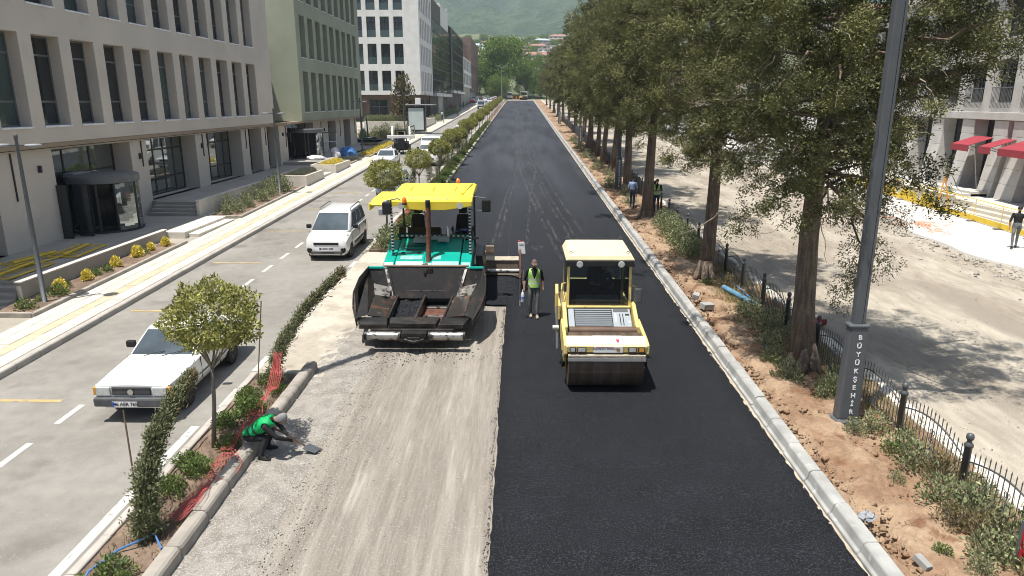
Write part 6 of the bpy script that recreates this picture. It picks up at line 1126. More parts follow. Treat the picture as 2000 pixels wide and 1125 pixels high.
# ================================================================ STREET FURNITURE AND SITE THINGS
# ---- slim two-headed lamp posts on the left pavement
pl_m = MB().lathe([(.14, 0), (.14, .03), (.075, .04), (.07, 2.2), (.045, 5.0), (.05, 5.02), (.05, 5.08), (.06, 5.12), (.05, 5.18), (.01, 5.21)], n=14).mesh('post', 'pole_grey', True)
hd_m = MB().lathe([(.05, 0), (.20, .01), (.22, .03), (.22, .07), (.20, .09), (.05, .10)], n=20).mesh('lamp_head', 'grey_plastic', True)
def lamp(label, x, y, z, s=1., rz=0.):
    t = thing('street_lamp', label, 'street lamp', (x, y, z), rz, 'slim two-headed lamps on the left pavement'); t.scale = (s, s, s); obj('post', pl_m, t)
    for q in (-1, 1):
        MB().box(min(q * .05, q * .3), max(q * .05, q * .3), -.02, .02, 4.84, 4.88).build('arm', 'pole_grey', t); obj('lamp_head', hd_m, t, (q * .48, 0, 4.81))
lamp('slim two-headed lamp post in the bed of yellow shrubs, nearest the camera', -14.92, 21.02, gz(21) + .15); lamp('slim two-headed lamp post in the long bed of tall shrubs', -14.85, 43.3, gz(43.3) + .15); lamp('slim two-headed lamp post in front of the green block end', -15.75, 71, gz(71) + .15)
lamp('slim lamp post left of the advertising shelter', -14.1, 87.4, gz(87.4) + .15, 1.06); lamp('slim lamp post right of the advertising shelter', -13.6, 103.6, gz(103.6) + .15, 1.03); lamp('slim lamp post by the far pavement plants', -13.2, 124, gz(124) + .15, 1.05); lamp('slim lamp post furthest up the left pavement', -13.0, 150, gz(150) + .15, 1.05)
# ---- lettered lamp posts on the right
def post_big(label, x, y, s=1., full=True):
    t = thing('lettered_lamp_post', label, 'lamp post', (x, y, gz(y) + .12), 0, 'lettered lamp posts along the right kerb'); t.scale = (s, s, s)
    MB().prism([(-.27, -.20), (-.12, -.26), (.12, -.26), (.27, -.20), (.30, .2), (-.30, .2)], 'z', 0, .12).build('foot', 'pole_grey', t, bevel=.03)
    MB().loft([[(-.225, -.13, .1), (.225, -.13, .1), (.225, .13, .1), (-.225, .13, .1)], [(-.18, -.11, 2.08), (.18, -.11, 2.08), (.18, .11, 2.08), (-.18, .11, 2.08)]]).build('sleeve', 'pole_grey', t, bevel=.045, seg=3)
    MB().loft([[(-.205, -.13, 2.05), (.205, -.13, 2.05), (.205, .13, 2.05), (-.205, .13, 2.05)], [(-.205, -.13, 2.13), (.205, -.13, 2.13), (.205, .13, 2.13), (-.205, .13, 2.13)]]).build('collar', 'pole_grey', t, bevel=.035, seg=3)
    MB().box(-.115, .05, -.09, .09, 2.1, 9.6).build('shaft', 'pole_grey', t, bevel=.02); MB().box(.058, .115, -.075, .075, 2.1, 9.6).build('shaft_rib', 'pole_grey', t, bevel=.02)
    for q in (-1, 1): MB().box(min(q * .1, q * 1.6), max(q * .1, q * 1.6), -.06, .06, 9.35, 9.43).build('arm', 'pole_grey', t); MB().box(min(q * 1.2, q * 1.9), max(q * 1.2, q * 1.9), -.14, .14, 9.24, 9.34).build('lamp_head', 'metal_dark', t, bevel=.03)
    for i, c in enumerate('BÜYÜKŞEHİR'): text('letter', c, .135, 'white_letters', t, (.03 + (.0), -.13 + .0105 * (9 - i) * -0 - .004 + .0101 * ((1.86 - .175 * i - .1) / 1.98 - .0) * 2 - .0, 1.86 - .175 * i), (math.pi / 2, 0, 0), .004, bold=.003)
    return t
post_big('grey lamp post lettered vertically in white, nearest the camera', 6.66, 13.25); post_big('second lettered lamp post among the cypress trunks', 6.3, 45.4); post_big('third lettered lamp post further along the verge', 6.6, 79); post_big('fourth lettered lamp post far up the verge', 6.5, 120)
# ---- wrought-iron fence: posts, arched panels with single bars
fp = MB().lathe([(.062, -.1), (.058, .9), (.072, .91), (.072, .95), (.045, .98), (.035, 1.01), (.055, 1.04), (.062, 1.085), (.05, 1.13), (.01, 1.15)], n=10).mesh('post', 'metal_dark', True)
NB = 17; bars = []
def topz(u): return .62 + .22 * math.sin(math.pi * u)
for i in range(NB):
    u = (i + .5) / NB; zt = topz(u) + .13; bars.append(MB().tube([(0, 0, .02), (0, 0, zt)], .010, 4).add([(-.016, 0, zt), (.016, 0, zt), (0, .016, zt), (0, -.016, zt), (0, 0, zt + .07)], [(0, 2, 4), (2, 1, 4), (1, 3, 4), (3, 0, 4)]).mesh('bar', 'metal_dark'))
rails = MB().tube([(0, 2.02 * k / 14, topz(k / 14)) for k in range(15)], .016, 5).tube([(0, 0, .14), (0, 2.02, .14)], .014, 5).mesh('rail', 'metal_dark'); scroll = MB()
for s_ in (-1, 1):
    for cz in (.28, .44, .6): scroll.tube([(0, 1.01 + s_ * (.012 + .05 * (1 - math.cos(t)) * .8 * (1 - t / 9)), cz + .07 * math.sin(t) * (1 - t / 9)) for t in np.linspace(0, 7.5, 16)], .008, 4, False)
scroll = scroll.mesh('scroll', 'metal_dark')
fe = thing('iron_fence', 'dark wrought-iron fence with arched panels and ball-topped posts', 'fence')
y = 6.57 - .0; k = 0; bars_n = 0
while y < 130:
    o = obj('post', fp, fe, (7.42, y, gz(y) + .12))
    if y < 110 and not (33.5 < y < 37.5):
        pa = obj('panel', rails, fe, (7.42, y, gz(y) + .15), (ANG, 0, 0)); obj('scroll', scroll, pa)
        if bars_n < 290:
            for i in range(NB): obj('bar', bars[i], pa, (0, 2.02 * (i + .5) / NB, 0)); bars_n += 1
        else:
            m_ = MB()
            for i in range(NB): m_.box(-.01, .01, 2.02 * (i + .5) / NB - .01, 2.02 * (i + .5) / NB + .01, .02, topz((i + .5) / NB) + .17)
            if k == 0: shared = m_.mesh('bars', 'metal_dark')
            k = 1; tag(obj('bars', shared, pa), kind='stuff')
    y += 2.02
# ---- yellow site barriers on the right pavement
def barrier(label, x0, y0, x1, y1, group='yellow site barriers'):
    a, b = Vector((x0, y0, gz(y0) + .1)), Vector((x1, y1, gz(y1) + .1)); L_ = (b - a).length; d = b - a
    t = thing('site_barrier', label, 'barrier', a, math.atan2(d.y, d.x), group); t.rotation_euler = (0, -math.asin(d.z / L_), math.atan2(d.y, d.x))
    MB().tube([(0, 0, .05), (0, 0, 1.1), (L_, 0, 1.1), (L_, 0, .05)], .02, 6).build('frame', 'barrier_yellow', t); MB().box(.02, L_ - .02, -.012, .012, .05, .3).build('kick_board', 'barrier_yellow', t); me_ = MB()
    for i in range(1, 12): me_.tube([(L_ * i / 12, 0, .3), (L_ * i / 12, 0, 1.1)], .005, 3, False)
    for z in (.5, .7, .9): me_.tube([(0, 0, z), (L_, 0, z)], .005, 3, False)
    me_.build('mesh_infill', 'barrier_yellow', t)
    for x in (.05, L_ - .05): MB().box(x - .04, x + .04, -.3, .3, 0, .04).build('foot', 'metal_dark', t)
bp_ = [(22.75, 31.0), (22.72, 33.1), (22.75, 35.2), (22.7, 37.4), (22.65, 39.7), (22.7, 42.0), (22.75, 44.3), (22.8, 46.8)]
for i in range(7): barrier('yellow mesh barrier on the right pavement, %s from the walking man' % ('nearest', 'second', 'third', 'fourth', 'fifth', 'sixth', 'seventh')[i], *bp_[i], *bp_[i + 1])
for i in range(18): shrub('yellow', 'clump of yellow flowers behind the right-hand barrier', 23.35 + .2 * math.sin(i * 2), 40.2 + .8 * i, gz(41) + .12, 1.3, i, 'yellow flowers behind barrier')
for i in range(6): shrub('tall', 'dark shrub behind the flowers on the right terrace', 24.5 + .2 * math.sin(i), 40.5 + 1.9 * i, 1.5, .8, i, 'shrubs on the right terrace')
an = thing('folding_stand', 'orange-brown wooden folding stand beside the flower bed', 'stand', (23.3, 39.0, gz(39) + .1)); 
for (x, y) in ((-.35, -.2), (.35, -.2), (0, .35)): MB().tube([(x, y, 0), (0, 0, 1.75)], .035, 6).build('leg', 'amber', an)
tag(MB().tube([(18.6, 31.2, gz(31) + .05), (19.4, 33.0, gz(33) + .12), (20.1, 35.5, gz(35) + .1), (20.7, 38.6, gz(38) + .12)], .012, 4).build('cable', 'net_orange'), 'orange cable at the edge of the right pavement', 'cable')
# netting heap
def net(nm, label, cat, paths, r, material):
    m_ = MB()
    for p in paths: m_.tube(p, r, 4, False)
    return tag(m_.build(nm, material), label, cat)
ps = []
for k in range(34):
    x, y = 19.6 + rnd.gauss(0, .3), 33.6 + rnd.gauss(0, 1.0); ps.append(polyrand((x, y, gz(y) + .1), (rnd.uniform(-.5, .5), rnd.uniform(-1, 1), .0), 6, .24, .45))
ps = [[(a, b, max(gz(b) + .05, min(c, gz(b) + .22))) for a, b, c in p] for p in ps]; net('plastic_netting', 'tangled orange plastic netting on the rubble by the right pavement', 'netting', ps, .009, 'net_orange')
# red mesh netting draped in the near median: real mesh of strands
def mesh_net(label, cl, wd, rows_, cell):
    pts = [Vector(p) for p in cl]; P = []
    for i in range(len(pts) - 1):
        n = max(2, int((pts[i + 1] - pts[i]).length / cell))
        for k in range(n): P.append(pts[i].lerp(pts[i + 1], k / n))
    G = [];
    for i, p in enumerate(P):
        d = (P[min(i + 1, len(P) - 1)] - P[max(i - 1, 0)]).normalized(); a = d.cross(Vector((0, 0, 1))).normalized(); tilt = .25 + .25 * math.sin(i * .25)
        G.append([p + (a * math.cos(tilt) + Vector((0, 0, 1)) * math.sin(tilt)) * wd * (j / rows_ - .2) * (1 + .3 * math.sin(i * .37)) + Vector((0, 0, .03 * math.sin(i * .9 + j))) for j in range(rows_ + 1)])
    m_ = MB()
    for j in range(rows_ + 1): m_.tube([tuple(g_[j]) for g_ in G], .006, 4, False)
    for g_ in G: m_.tube([tuple(q) for q in g_], .0045, 4, False)
    return tag(m_.build('plastic_netting', 'net_red'), label, 'netting', 'red netting in the median')
H_ = lambda x, y, h: (x, y, gz(y) + h)
mesh_net('red plastic mesh sagging along the near median by the bent cypress', [H_(-5.55, 9.7, .16), H_(-5.42, 10.5, .2), H_(-5.4, 11.2, .18), H_(-5.5, 11.7, .22)], .4, 7, .07)
mesh_net('strip of red mesh behind the crouching worker', [H_(-5.55, 11.8, .2), H_(-5.55, 12.8, .16), H_(-5.6, 13.6, .2), H_(-5.5, 14.4, .3)], .22, 4, .07)
mesh_net('bunched red mesh hanging on the second leaning cypress', [H_(-5.52, 14.3, .3), H_(-5.55, 14.75, .6), H_(-5.55, 15.0, .95)], .26, 6, .06)
mesh_net('faded red mesh in the median beyond the paver', [H_(-5.9, 34, .3), H_(-5.85, 35.5, .5), H_(-5.9, 37, .3)], .35, 4, .14)
for (lb, x, y, lx, ly, h) in (('thin rusty steel rod standing before the near sedan', -6.32, 10.25, -.22, .35, 1.62), ('thin rusty steel rod by the end of the median', -6.05, 15.0, .12, .4, 2.0)):
    tag(MB().tube([(x, y, gz(y)), (x + lx, y + ly, gz(y) + h)], .014, 6).build('steel_rod', 'rod_steel'), lb, 'rod')
tag(MB().tube([H_(-5.95, 7.9, .14), H_(-6.1, 8.5, .15), H_(-5.95, 9.0, .14), H_(-5.55, 9.3, .2), H_(-5.3, 9.0, .16)], .018, 6).build('water_hose', 'hose_blue', None, True), 'blue-black irrigation hose around the foot of the bent cypress', 'hose')
tag(MB().tube([H_(-6.15, 10.0, .16), H_(-6.18, 12.2, .17), H_(-6.12, 14, .16)], .014, 5).build('drip_line', 'black_paint'), 'thin drip line along the left edge of the near median', 'hose')
# ---- things on the right verge
tag(MB().tube([(6.74, 22.5, gz(22.5) + .30), (7.18, 20.85, gz(20.85) + .27)], .085, 14).build('plastic_pipe', 'pipe_blue', None, True), 'short thick blue pipe lying on dry grass', 'pipe')
tag(MB().tube([(7.1, 24.2, gz(24) + .3), (7.25, 22.5, gz(22.5) + .28), (7.3, 20.8, gz(20.8) + .27)], .02, 6).build('plastic_pipe', 'hose_blue', None, True), 'thin bright blue pipe lying along the fence', 'pipe'); tag(MB().tube([H_(6.35, 17.3, .26), H_(6.5, 16.6, .25)], .02, 6).build('plastic_pipe', 'hose_blue'), 'short blue pipe end in the shade of the nearest cypress', 'pipe')
tag(MB().box(-.2, .2, -.12, .12, 0, .18).build('concrete_block', 'kerb_new', None, False, .015, (5.66, 20.5, gz(20.5) + .2), (.15, .1, .5)), 'pale concrete block dumped on the soil beside the kerb', 'block'); tag(MB().box(-.15, .15, -.1, .1, 0, .16).build('concrete_block', 'kerb_new', None, False, .015, (5.6, 21.6, gz(21.6) + .2), (.2, -.1, 1.2)), 'smaller concrete block lying further along the kerb', 'block'); tag(MB().box(-.06, .06, -.12, .12, 0, .1).build('concrete_block', 'kerb_new', None, False, .01, (5.75, 8.75, gz(8.5) + .18), (.3, .1, .4)), 'broken kerb piece in the trench at the bottom edge', 'block')
bag = MB().ball((0, 0, .07), (.15, .1, .06), 14, 8).mesh('plastic_bag', 'grey_plastic', False)
co = np.array([v.co for v in bag.vertices]); co += nrg.normal(0, .018, co.shape); bag.vertices.foreach_set('co', co.astype(np.float32).ravel()); tag(obj('plastic_bag', bag, None, (5.42, 9.7, gz(9.7) + .24), (0, 0, .6)), 'crumpled grey plastic bag caught behind the kerb', 'plastic bag')
sg = thing('warning_sign', 'red panel sign cut off by the right edge near the bottom', 'sign', (7.06, 8.72, gz(8.72) + .12), R(-8)); MB().box(0, .9, -.015, .015, .15, .72).build('panel', 'red_sign', sg, bevel=.01); MB().box(-.02, .0, -.02, .02, 0, .8).build('post', 'frame_grey', sg); MB().box(.9, .92, -.02, .02, 0, .8).build('post', 'frame_grey', sg); text('sign_letters', 'DUR', .3, 'white_letters', sg, (.45, -.02, .44), (math.pi / 2, 0, 0), .002)
rc = MB().ball((0, 0, .12), (.35, .2, .13), 12, 6).mesh('cloth_bundle', 'red_fabric'); co = np.array([v.co for v in rc.vertices]) + nrg.normal(0, .03, (len(rc.vertices), 3)); rc.vertices.foreach_set('co', co.astype(np.float32).ravel()); tag(obj('cloth_bundle', rc, None, (8.5, 19.4, gz(19.4) + .05)), 'dark red cloth bundle on the dirt behind the fence', 'bundle')
# ---- things on the left pavement
def lying(label, x, y, rz):
    t = thing('site_barrier', label, 'barrier', (x, y, T1 + .02), rz, 'yellow barriers lying flat'); MB().tube([(0, 0, .02), (2.3, 0, .02), (2.3, 1.05, .05), (0, 1.05, .05), (0, 0, .02)], .022, 6).build('frame', 'barrier_yellow', t); MB().box(.02, 2.28, .03, .13, .0, .02).build('kick_board', 'barrier_yellow', t); me_ = MB()
    for i in range(1, 14): me_.tube([(2.3 * i / 14, .25, .02), (2.3 * i / 14, 1.05, .045)], .005, 3, False)
    for q in (.45, .65, .85): me_.tube([(0, q, .03), (2.3, q, .04)], .005, 3, False)
    me_.build('mesh_infill', 'barrier_yellow', t); MB().tube([(.1, .5, .1), (2.1, .62, .1)], .05, 6).build('foot_tube', 'barrier_yellow', t)
lying('yellow barrier panel lying flat on the terrace at the left edge', -16.55, 21.9, R(62) + .5); lying('yellow barrier panel lying flat in the middle of the heap', -17.3, 23.6, R(80)); lying('yellow barrier panel lying flat nearest the revolving door', -16.4, 25.2, R(95))
def lump(nm, label, cat, loc, rr, material, seed, amp=.16):
    m_ = MB().ball((0, 0, rr[2] * .7), rr, 22, 12).mesh(nm, material); c = np.array([v.co for v in m_.vertices]); q = fbm(c[:, 0] * 1.1, c[:, 1] * 1.1 + c[:, 2], seed, 4); c *= (1 + amp * q)[:, None]; c[:, 2] = np.clip(c[:, 2], 0, None); m_.vertices.foreach_set('co', c.astype(np.float32).ravel()); return tag(obj(nm, m_, None, loc), label, cat)
lump('tarpaulin_heap', 'blue tarpaulin heaped in front of the green block', 'tarpaulin', (-15.6, 64.6, gz(64.6) + .15), (.75, .6, .62), 'tarp_blue', 4); lump('sack', 'pale grey sack standing beside the blue tarpaulin', 'sack', (-16.5, 63.6, gz(63.6) + .15), (.42, .4, .6), 'bag_white', 9); lump('sand_heap', 'flat pale heap of rubble sacks before the second revolving door', 'heap', (-17.2, 59.8, T3), (.7, .6, .22), 'bag_white', 12)
tr_ = thing('trestle', 'white metal work trestle in front of the green block wall', 'trestle', (-18.2, 68.6, T3))
for x in (-.6, .6):
    for y in (-.3, .3): MB().tube([(x, y, 0), (x, y, 1.9)], .03, 6).build('leg', 'sill_white', tr_)
MB().box(-.65, .65, -.32, .32, 1.0, 1.06).build('shelf', 'sill_white', tr_); MB().box(-.62, .62, -.3, .3, 1.86, 1.92).build('top', 'frame_grey', tr_)
bn = thing('leaning_stand', 'dark teal steel stand leaning at the corner of the green block', 'stand', (-18.9, 85.6, gz(85) + .2)); mat('steel_teal', (.02, .09, .13), .5); MB().tube([(0, 0, 0), (0, 0, 2.6), (.6, 0, 2.5), (.7, 0, .4), (1.6, 0, .3)], .09, 6).build('post', 'steel_teal', bn); MB().box(-.2, 1.7, -.4, .4, .1, .25).build('base', 'steel_teal', bn)
tag(lump('soil_patch', 'dark heap of soil on the shaded paving beyond the green block', 'heap', (-16.8, 79.5, gz(79.5) + .1), (1.2, .5, .12), 'soil_brown', 15))
# advertising shelter
sh = thing('bus_shelter', 'bus shelter with blank illuminated advertising panel', 'bus shelter', (-13.9, 96.2, gz(96.2) + .13)); pnl = MB().box(-1.2, 1.2, -.12, .12, .35, 3.6).build('advert_case', 'frame_dark', sh, bevel=.04); mat('poster_pale', (.55, .62, .62), .25, var=.1, scale=.5); MB().box(-1.0, 1.0, -.135, -.12, .6, 3.4).build('poster', 'poster_pale', pnl)
for x in (-1.1, 1.25): MB().tube([(x, .2, 0), (x, .2, 3.75)], .05, 6).build('post', 'grey_plastic', sh)
MB().box(-1.4, 2.4, -.3, 3.2, 3.75, 3.9).build('roof', 'grey_plastic', sh, bevel=.04); MB().box(-.1, .6, .2, .6, 3.9, 4.7).build('sign_box', 'sticker', sh, bevel=.04); MB().box(-1.1, -1.06, .3, 3.0, .4, 3.6).build('side_glass', 'glass_teal', sh)
# street light between the far trees
dl = thing('double_street_light', 'tall double-armed street light before the plane tree', 'street lamp', (-6.0, 236, gz(236))); MB().lathe([(.16, 0), (.08, 11.5)], n=10).build('post', 'grey_plastic', dl)
for q in (-1, 1): MB().tube([(0, 0, 11.3), (q * 1.5, 0, 11.9)], .05, 6).build('arm', 'grey_plastic', dl); MB().box(min(q * 1.3, q * 2.1), max(q * 1.3, q * 2.1), -.15, .15, 11.85, 12.0).build('lamp_head', 'grey_plastic', dl)
hl = thing('high_mast_light', 'tall mast with a white dish head beyond the road end', 'street lamp', (7.5, 330, gz(330))); MB().lathe([(.2, 0), (.1, 11.5)], n=10).build('post', 'grey_plastic', hl); MB().ball((-.8, 0, 12.3), (2.2, 1.6, .9), 16, 8).build('dish', 'sill_white', hl)
# ================================================================ PEOPLE (one continuous remeshed body, clothing and hair as children)
mat('skin', (.30, .17, .11), .55, var=.08, scale=9); mat('skin_dark', (.20, .11, .07), .55, var=.08, scale=9); mat('hair_black', (.012, .010, .009), .6); mat('cap_brown', (.13, .085, .075), .85, var=.15); mat('cap_grey', (.20, .20, .20), .85, var=.25, scale=8)
mat('vest_lime', (.36, .62, .16), .7, var=.12, scale=6); mat('vest_green', (.0, .36, .10), .65, var=.12, scale=6); mat('vest_band', (.55, .57, .50), .4, var=.1); mat('band_dark', (.012, .06, .06), .6); mat('cloth_black', (.012, .012, .013), .85, var=.2, scale=8); mat('trouser_grey', (.10, .105, .105), .85, col2=(.20, .21, .20), ramp=(.45, .65), var=.15, scale=4); mat('jeans', (.035, .045, .08), .85, var=.2); mat('shirt_blue', (.26, .34, .48), .85, var=.12); mat('shirt_red', (.55, .04, .04), .8); mat('shirt_white', (.66, .66, .64), .8); mat('hi_orange', (.85, .25, .03), .7); mat('shoe', (.30, .24, .17), .8, var=.2); mat('shoe_dark', (.02, .02, .02), .7); mat('trouser_black', (.018, .019, .022), .85, var=.2)
STAND = dict(pelvis=(0, 0, .95), spine=(0, .0, 1.15), chest=(0, 0, 1.34), neck=(0, -.005, 1.49), head=(0, -.02, 1.62), shL=(-.19, 0, 1.42), elL=(-.25, .03, 1.13), wrL=(-.27, -.04, .88), shR=(.19, 0, 1.42), elR=(.25, .03, 1.13), wrR=(.27, -.04, .88), hipL=(-.09, 0, .92), knL=(-.10, -.03, .50), anL=(-.10, .02, .09), hipR=(.09, 0, .92), knR=(.10, -.03, .50), anR=(.10, .02, .09))
def person(label, loc, rz, pose, mats, hair='hair', vest=None, voxel=.013, scale=1., face=None, footdir=None, handdir=None, group=None, bands=True, fingers=True):
    J = {k: Vector(v) for k, v in {**STAND, **pose}.items()}; root = thing('person', label, 'person', loc, rz, group); root.scale = (scale,) * 3
    fd = Vector(face or (0, -1, 0)).normalized(); mb = MB(); segs = []
    def limb(a, b, ra, rb, tagn, n=10, mid=None):
        A, B = J[a] if isinstance(a, str) else Vector(a), J[b] if isinstance(b, str) else Vector(b); pts = [A, A.lerp(B, .35), A.lerp(B, .7), B]; rr = [ra, (mid or ra * .98), (ra + rb * 2) / 3, rb]
        mb.tube([tuple(p) for p in pts], rr, n); mb.ball(tuple(A), ra, 10, 6); mb.ball(tuple(B), rb, 10, 6); segs.append((A, B, (ra + rb) / 2, tagn))
    acr = (J['shR'] - J['shL']).normalized(); up = (J['neck'] - J['pelvis']).normalized(); fw = acr.cross(up) * -1
    def ellip(c, a, b, h, n=18):    # torso ring
        return [tuple(Vector(c) + acr * a * math.cos(t) + up.cross(acr) * b * math.sin(t)) for t in np.linspace(0, 6.283, n, False)]
    P, Sp, Ch, Nk = J['pelvis'], J['spine'], J['chest'], J['neck']
    mb.loft([ellip(P - up * .09, .12, .10, 0), ellip(P - up * .02, .165, .118, 0), ellip(P.lerp(Sp, .5), .155, .112, 0), ellip(Sp, .152, .11, 0), ellip(Ch, .178, .122, 0), ellip(Ch.lerp(Nk, .45), .185, .105, 0), ellip(Ch.lerp(Nk, .8), .12, .08, 0)])
    segs.append((P - up * .05, Sp, .13, 'hips')); segs.append((Sp, Ch.lerp(Nk, .5), .15, 'torso'))
    limb('neck', 'head', .055, .055, 'head'); hc = J['head'] + (J['head'] - Nk).normalized() * .04
    sd = fd.cross(Vector((0, 0, 1))).normalized(); hup = sd.cross(fd).normalized() if abs(fd.z) > .3 else Vector((0, 0, 1))
    rings = []
    for t in np.linspace(.12, math.pi - .12, 9):
        r = math.sin(t); z = math.cos(t) * .118; jaw = 1 if z > -.02 else 1 - .28 * (-z - .02) / .1
        rings.append([tuple(hc + sd * .078 * r * jaw * math.cos(a) + fd * (.095 * r * jaw * math.sin(a) + (.012 if z < 0 else 0)) + hup * z) for a in np.linspace(0, 6.283, 16, False)])
    mb.loft(rings); mb.ball(tuple(hc + fd * .10 - hup * .012), (.016, .02, .022), 8, 6); segs.append((hc - hup * .05, hc + hup * .05, .09, 'head'))
    for s_ in (-1, 1): mb.ball(tuple(hc + sd * s_ * .08 - hup * .01), (.014, .022, .032), 8, 6)
    for q in 'LR':
        limb('sh' + q, 'el' + q, .058, .045, 'uparm', mid=.056); limb('el' + q, 'wr' + q, .044, .029, 'forearm', mid=.044); mb.ball(tuple(J['sh' + q]), .062, 10, 6)
        d = (J['wr' + q] - J['el' + q]).normalized(); s_ = -1 if q == 'L' else 1; side = d.cross(Vector((0, 1, 0.2))).normalized(); nrm = side.cross(d).normalized(); w0 = J['wr' + q]
        hd = Vector(handdir[q]).normalized() if handdir and q in handdir else (d + nrm * .15).normalized(); pe = w0 + hd * .085
        mb.loft([[tuple(c + nrm * a * .042 * k + side * b * .018 * k) for a, b in ((-1, -1), (1, -1), (1, 1), (-1, 1))] for c, k in ((w0, .75), (w0 + hd * .045, 1.05), (pe, 1.))]); segs.append((w0, pe + hd * .08, .035, 'hand'))
        if fingers:
            for i, ln in enumerate((.068, .078, .072, .056)):
                o_ = nrm * (-.031 + .021 * i); b0 = pe + o_ - hd * .01; b1 = b0 + hd * ln * .5 + side * .004; b2 = b1 + (hd * .7 + side * .7 * -s_).normalized() * ln * .5; mb.tube([tuple(b0), tuple(b1), tuple(b2)], [.0095, .009, .0075], 6)
            b0 = w0 + hd * .03 - nrm * .038; mb.tube([tuple(b0), tuple(b0 - nrm * .02 + hd * .03), tuple(b0 - nrm * .022 + hd * .06)], [.012, .011, .009], 6)
        limb('hip' + q, 'kn' + q, .088, .058, 'thigh', mid=.084); limb('kn' + q, 'an' + q, .056, .040, 'calf', mid=.058); an = J['an' + q]; f2 = Vector((footdir or {}).get(q, (fd.x, fd.y, 0))).normalized() if (footdir or abs(fd.x) + abs(fd.y) > .1) else Vector((0, -1, 0))
        sd2 = Vector((-f2.y, f2.x, 0)); bt_ = an - Vector((0, 0, .085))
        mb.loft([[tuple(bt_ + f2 * y + sd2 * a * wd + Vector((0, 0, z))) for a, z in ((-1, 0), (1, 0), (1, hh * .6), (.6, hh), (-.6, hh), (-1, hh * .6))] for y, wd, hh in ((-.07, .030, .06), (-.04, .038, .10), (.05, .043, .085), (.13, .046, .06), (.185, .030, .04))]); segs.append((bt_ + f2 * -.04 + Vector((0, 0, .02)), bt_ + f2 * .16 + Vector((0, 0, .02)), .04, 'foot'))
    b = mb.build('body', 'skin', None); m_ = b.modifiers.new('r', 'REMESH'); m_.mode = 'VOXEL'; m_.voxel_size = voxel; sm = b.modifiers.new('s', 'SMOOTH'); sm.iterations = 4; sm.factor = .5
    bpy.context.view_layer.update(); b = bake(b, 'body', root); b.location = (0, 0, 0); me = b.data; n = len(me.polygons); cen = np.zeros(n * 3); me.polygons.foreach_get('center', cen); cen = cen.reshape(-1, 3); best = np.full(n, 1e9); who = np.zeros(n, int); names = []
    for k, (A, B, r, tg) in enumerate(segs):
        a = np.array(A); d = np.array(B) - a; L2 = d @ d + 1e-9; t = np.clip((cen - a) @ d / L2, 0, 1); dist = np.linalg.norm(cen - a - t[:, None] * d, axis=1) - r; u = dist < best; best[u] = dist[u]; who[u] = k; names.append(tg)
    lut = [mats.get(t, 'skin') for t in names]; uniq = list(dict.fromkeys(lut)); me.materials.clear()
    for u in uniq: me.materials.append(MATS[u])
    me.polygons.foreach_set('material_index', np.array([uniq.index(l) for l in lut])[who].astype(np.int32)); me.polygons.foreach_set('use_smooth', np.ones(n, bool)); me.update()
    if vest:       # garment lifted off the torso surface
        tg = np.array(names)[who]; U_ = np.array(up); rel = (cen - np.array(P)) @ U_; H = (Nk - P).length; keep = ((tg == 'torso') | ((tg == 'hips') & (rel > -.02))) & (rel < H * .97)
        F = np.array(fd); F = F - U_ * (F @ U_); rf = (cen - np.array(P)) @ F; ls = np.abs((cen - np.array(P)) @ np.array(acr)); keep &= ~((rel > H * .45) & (rf > .02) & (ls < .09 * (rel - H * .45) / (H * .55) + .012))
        bm = bmesh.new(); bm.from_mesh(me); bm.faces.ensure_lookup_table(); bmesh.ops.delete(bm, geom=[f for f, k in zip(bm.faces, keep) if not k], context='FACES'); bm.normal_update()
        for v in bm.verts: v.co += v.normal * .02
        mv = bpy.data.meshes.new('vest'); bm.to_mesh(mv); bm.free(); mv.materials.clear(); mv.materials.append(MATS[vest]); mv.materials.append(MATS['vest_band' if vest == 'vest_lime' else 'band_dark']); c2 = np.zeros(len(mv.polygons) * 3); mv.polygons.foreach_get('center', c2); c2 = c2.reshape(-1, 3); r2 = (c2 - np.array(P)) @ U_; bi = ((r2 > H * .16) & (r2 < H * .25)) | ((r2 > H * .36) & (r2 < H * .45)); mv.polygons.foreach_set('material_index', bi.astype(np.int32)); mv.polygons.foreach_set('use_smooth', np.ones(len(mv.polygons), bool)); ov = obj('vest', mv, root); sd_ = ov.modifiers.new('t', 'SOLIDIFY'); sd_.thickness = .008
    hm = MB(); rg = []
    for t in np.linspace(.02, 1.42 if hair != 'hood' else 2.0, 8):
        r = math.sin(t); z = math.cos(t) * .126; rg.append([tuple(hc + sd * .087 * r * math.cos(a) + fd * (.103 * r * math.sin(a) - .008) + hup * (z - .04 * max(0, -math.sin(a)) * r)) for a in np.linspace(0, 6.283, 18, False)])
    hm.loft(rg)
    if hair in ('cap_brown', 'cap_grey'): hm.loft([[tuple(hc + fd * (.085 + y) + sd * x * w2 + hup * (.045 - .02 * abs(x) - y * .25 + dz)) for x in (-1, -.5, 0, .5, 1)] + [tuple(hc + fd * (.085 + y) + sd * x * w2 + hup * (.037 - .02 * abs(x) - y * .25 + dz)) for x in (1, .5, 0, -.5, -1)] for y, w2, dz in ((-.03, .075, 0), (.03, .072, 0), (.075, .04, 0))])
    hm.build('cap' if 'cap' in hair else 'hair', {'hair': 'hair_black', 'hood': 'cap_grey'}.get(hair, hair), root, True)
    ey = MB()
    for s_ in (-1, 1): ey.ball(tuple(hc + sd * s_ * .032 + fd * .088 + hup * .008), .010, 6, 5)
    ey.build('eyes', 'hair_black', root); MB().ball(tuple(hc + fd * .094 - hup * .052), (.024, .01, .007), 8, 5).build('mouth', 'skin_dark', root); return root
def outfit(top, legs, shoes, arms='skin'): return dict(torso=top, uparm=top, hips=legs, thigh=legs, calf=legs, foot=shoes, forearm=arms, hand='skin', head='skin')
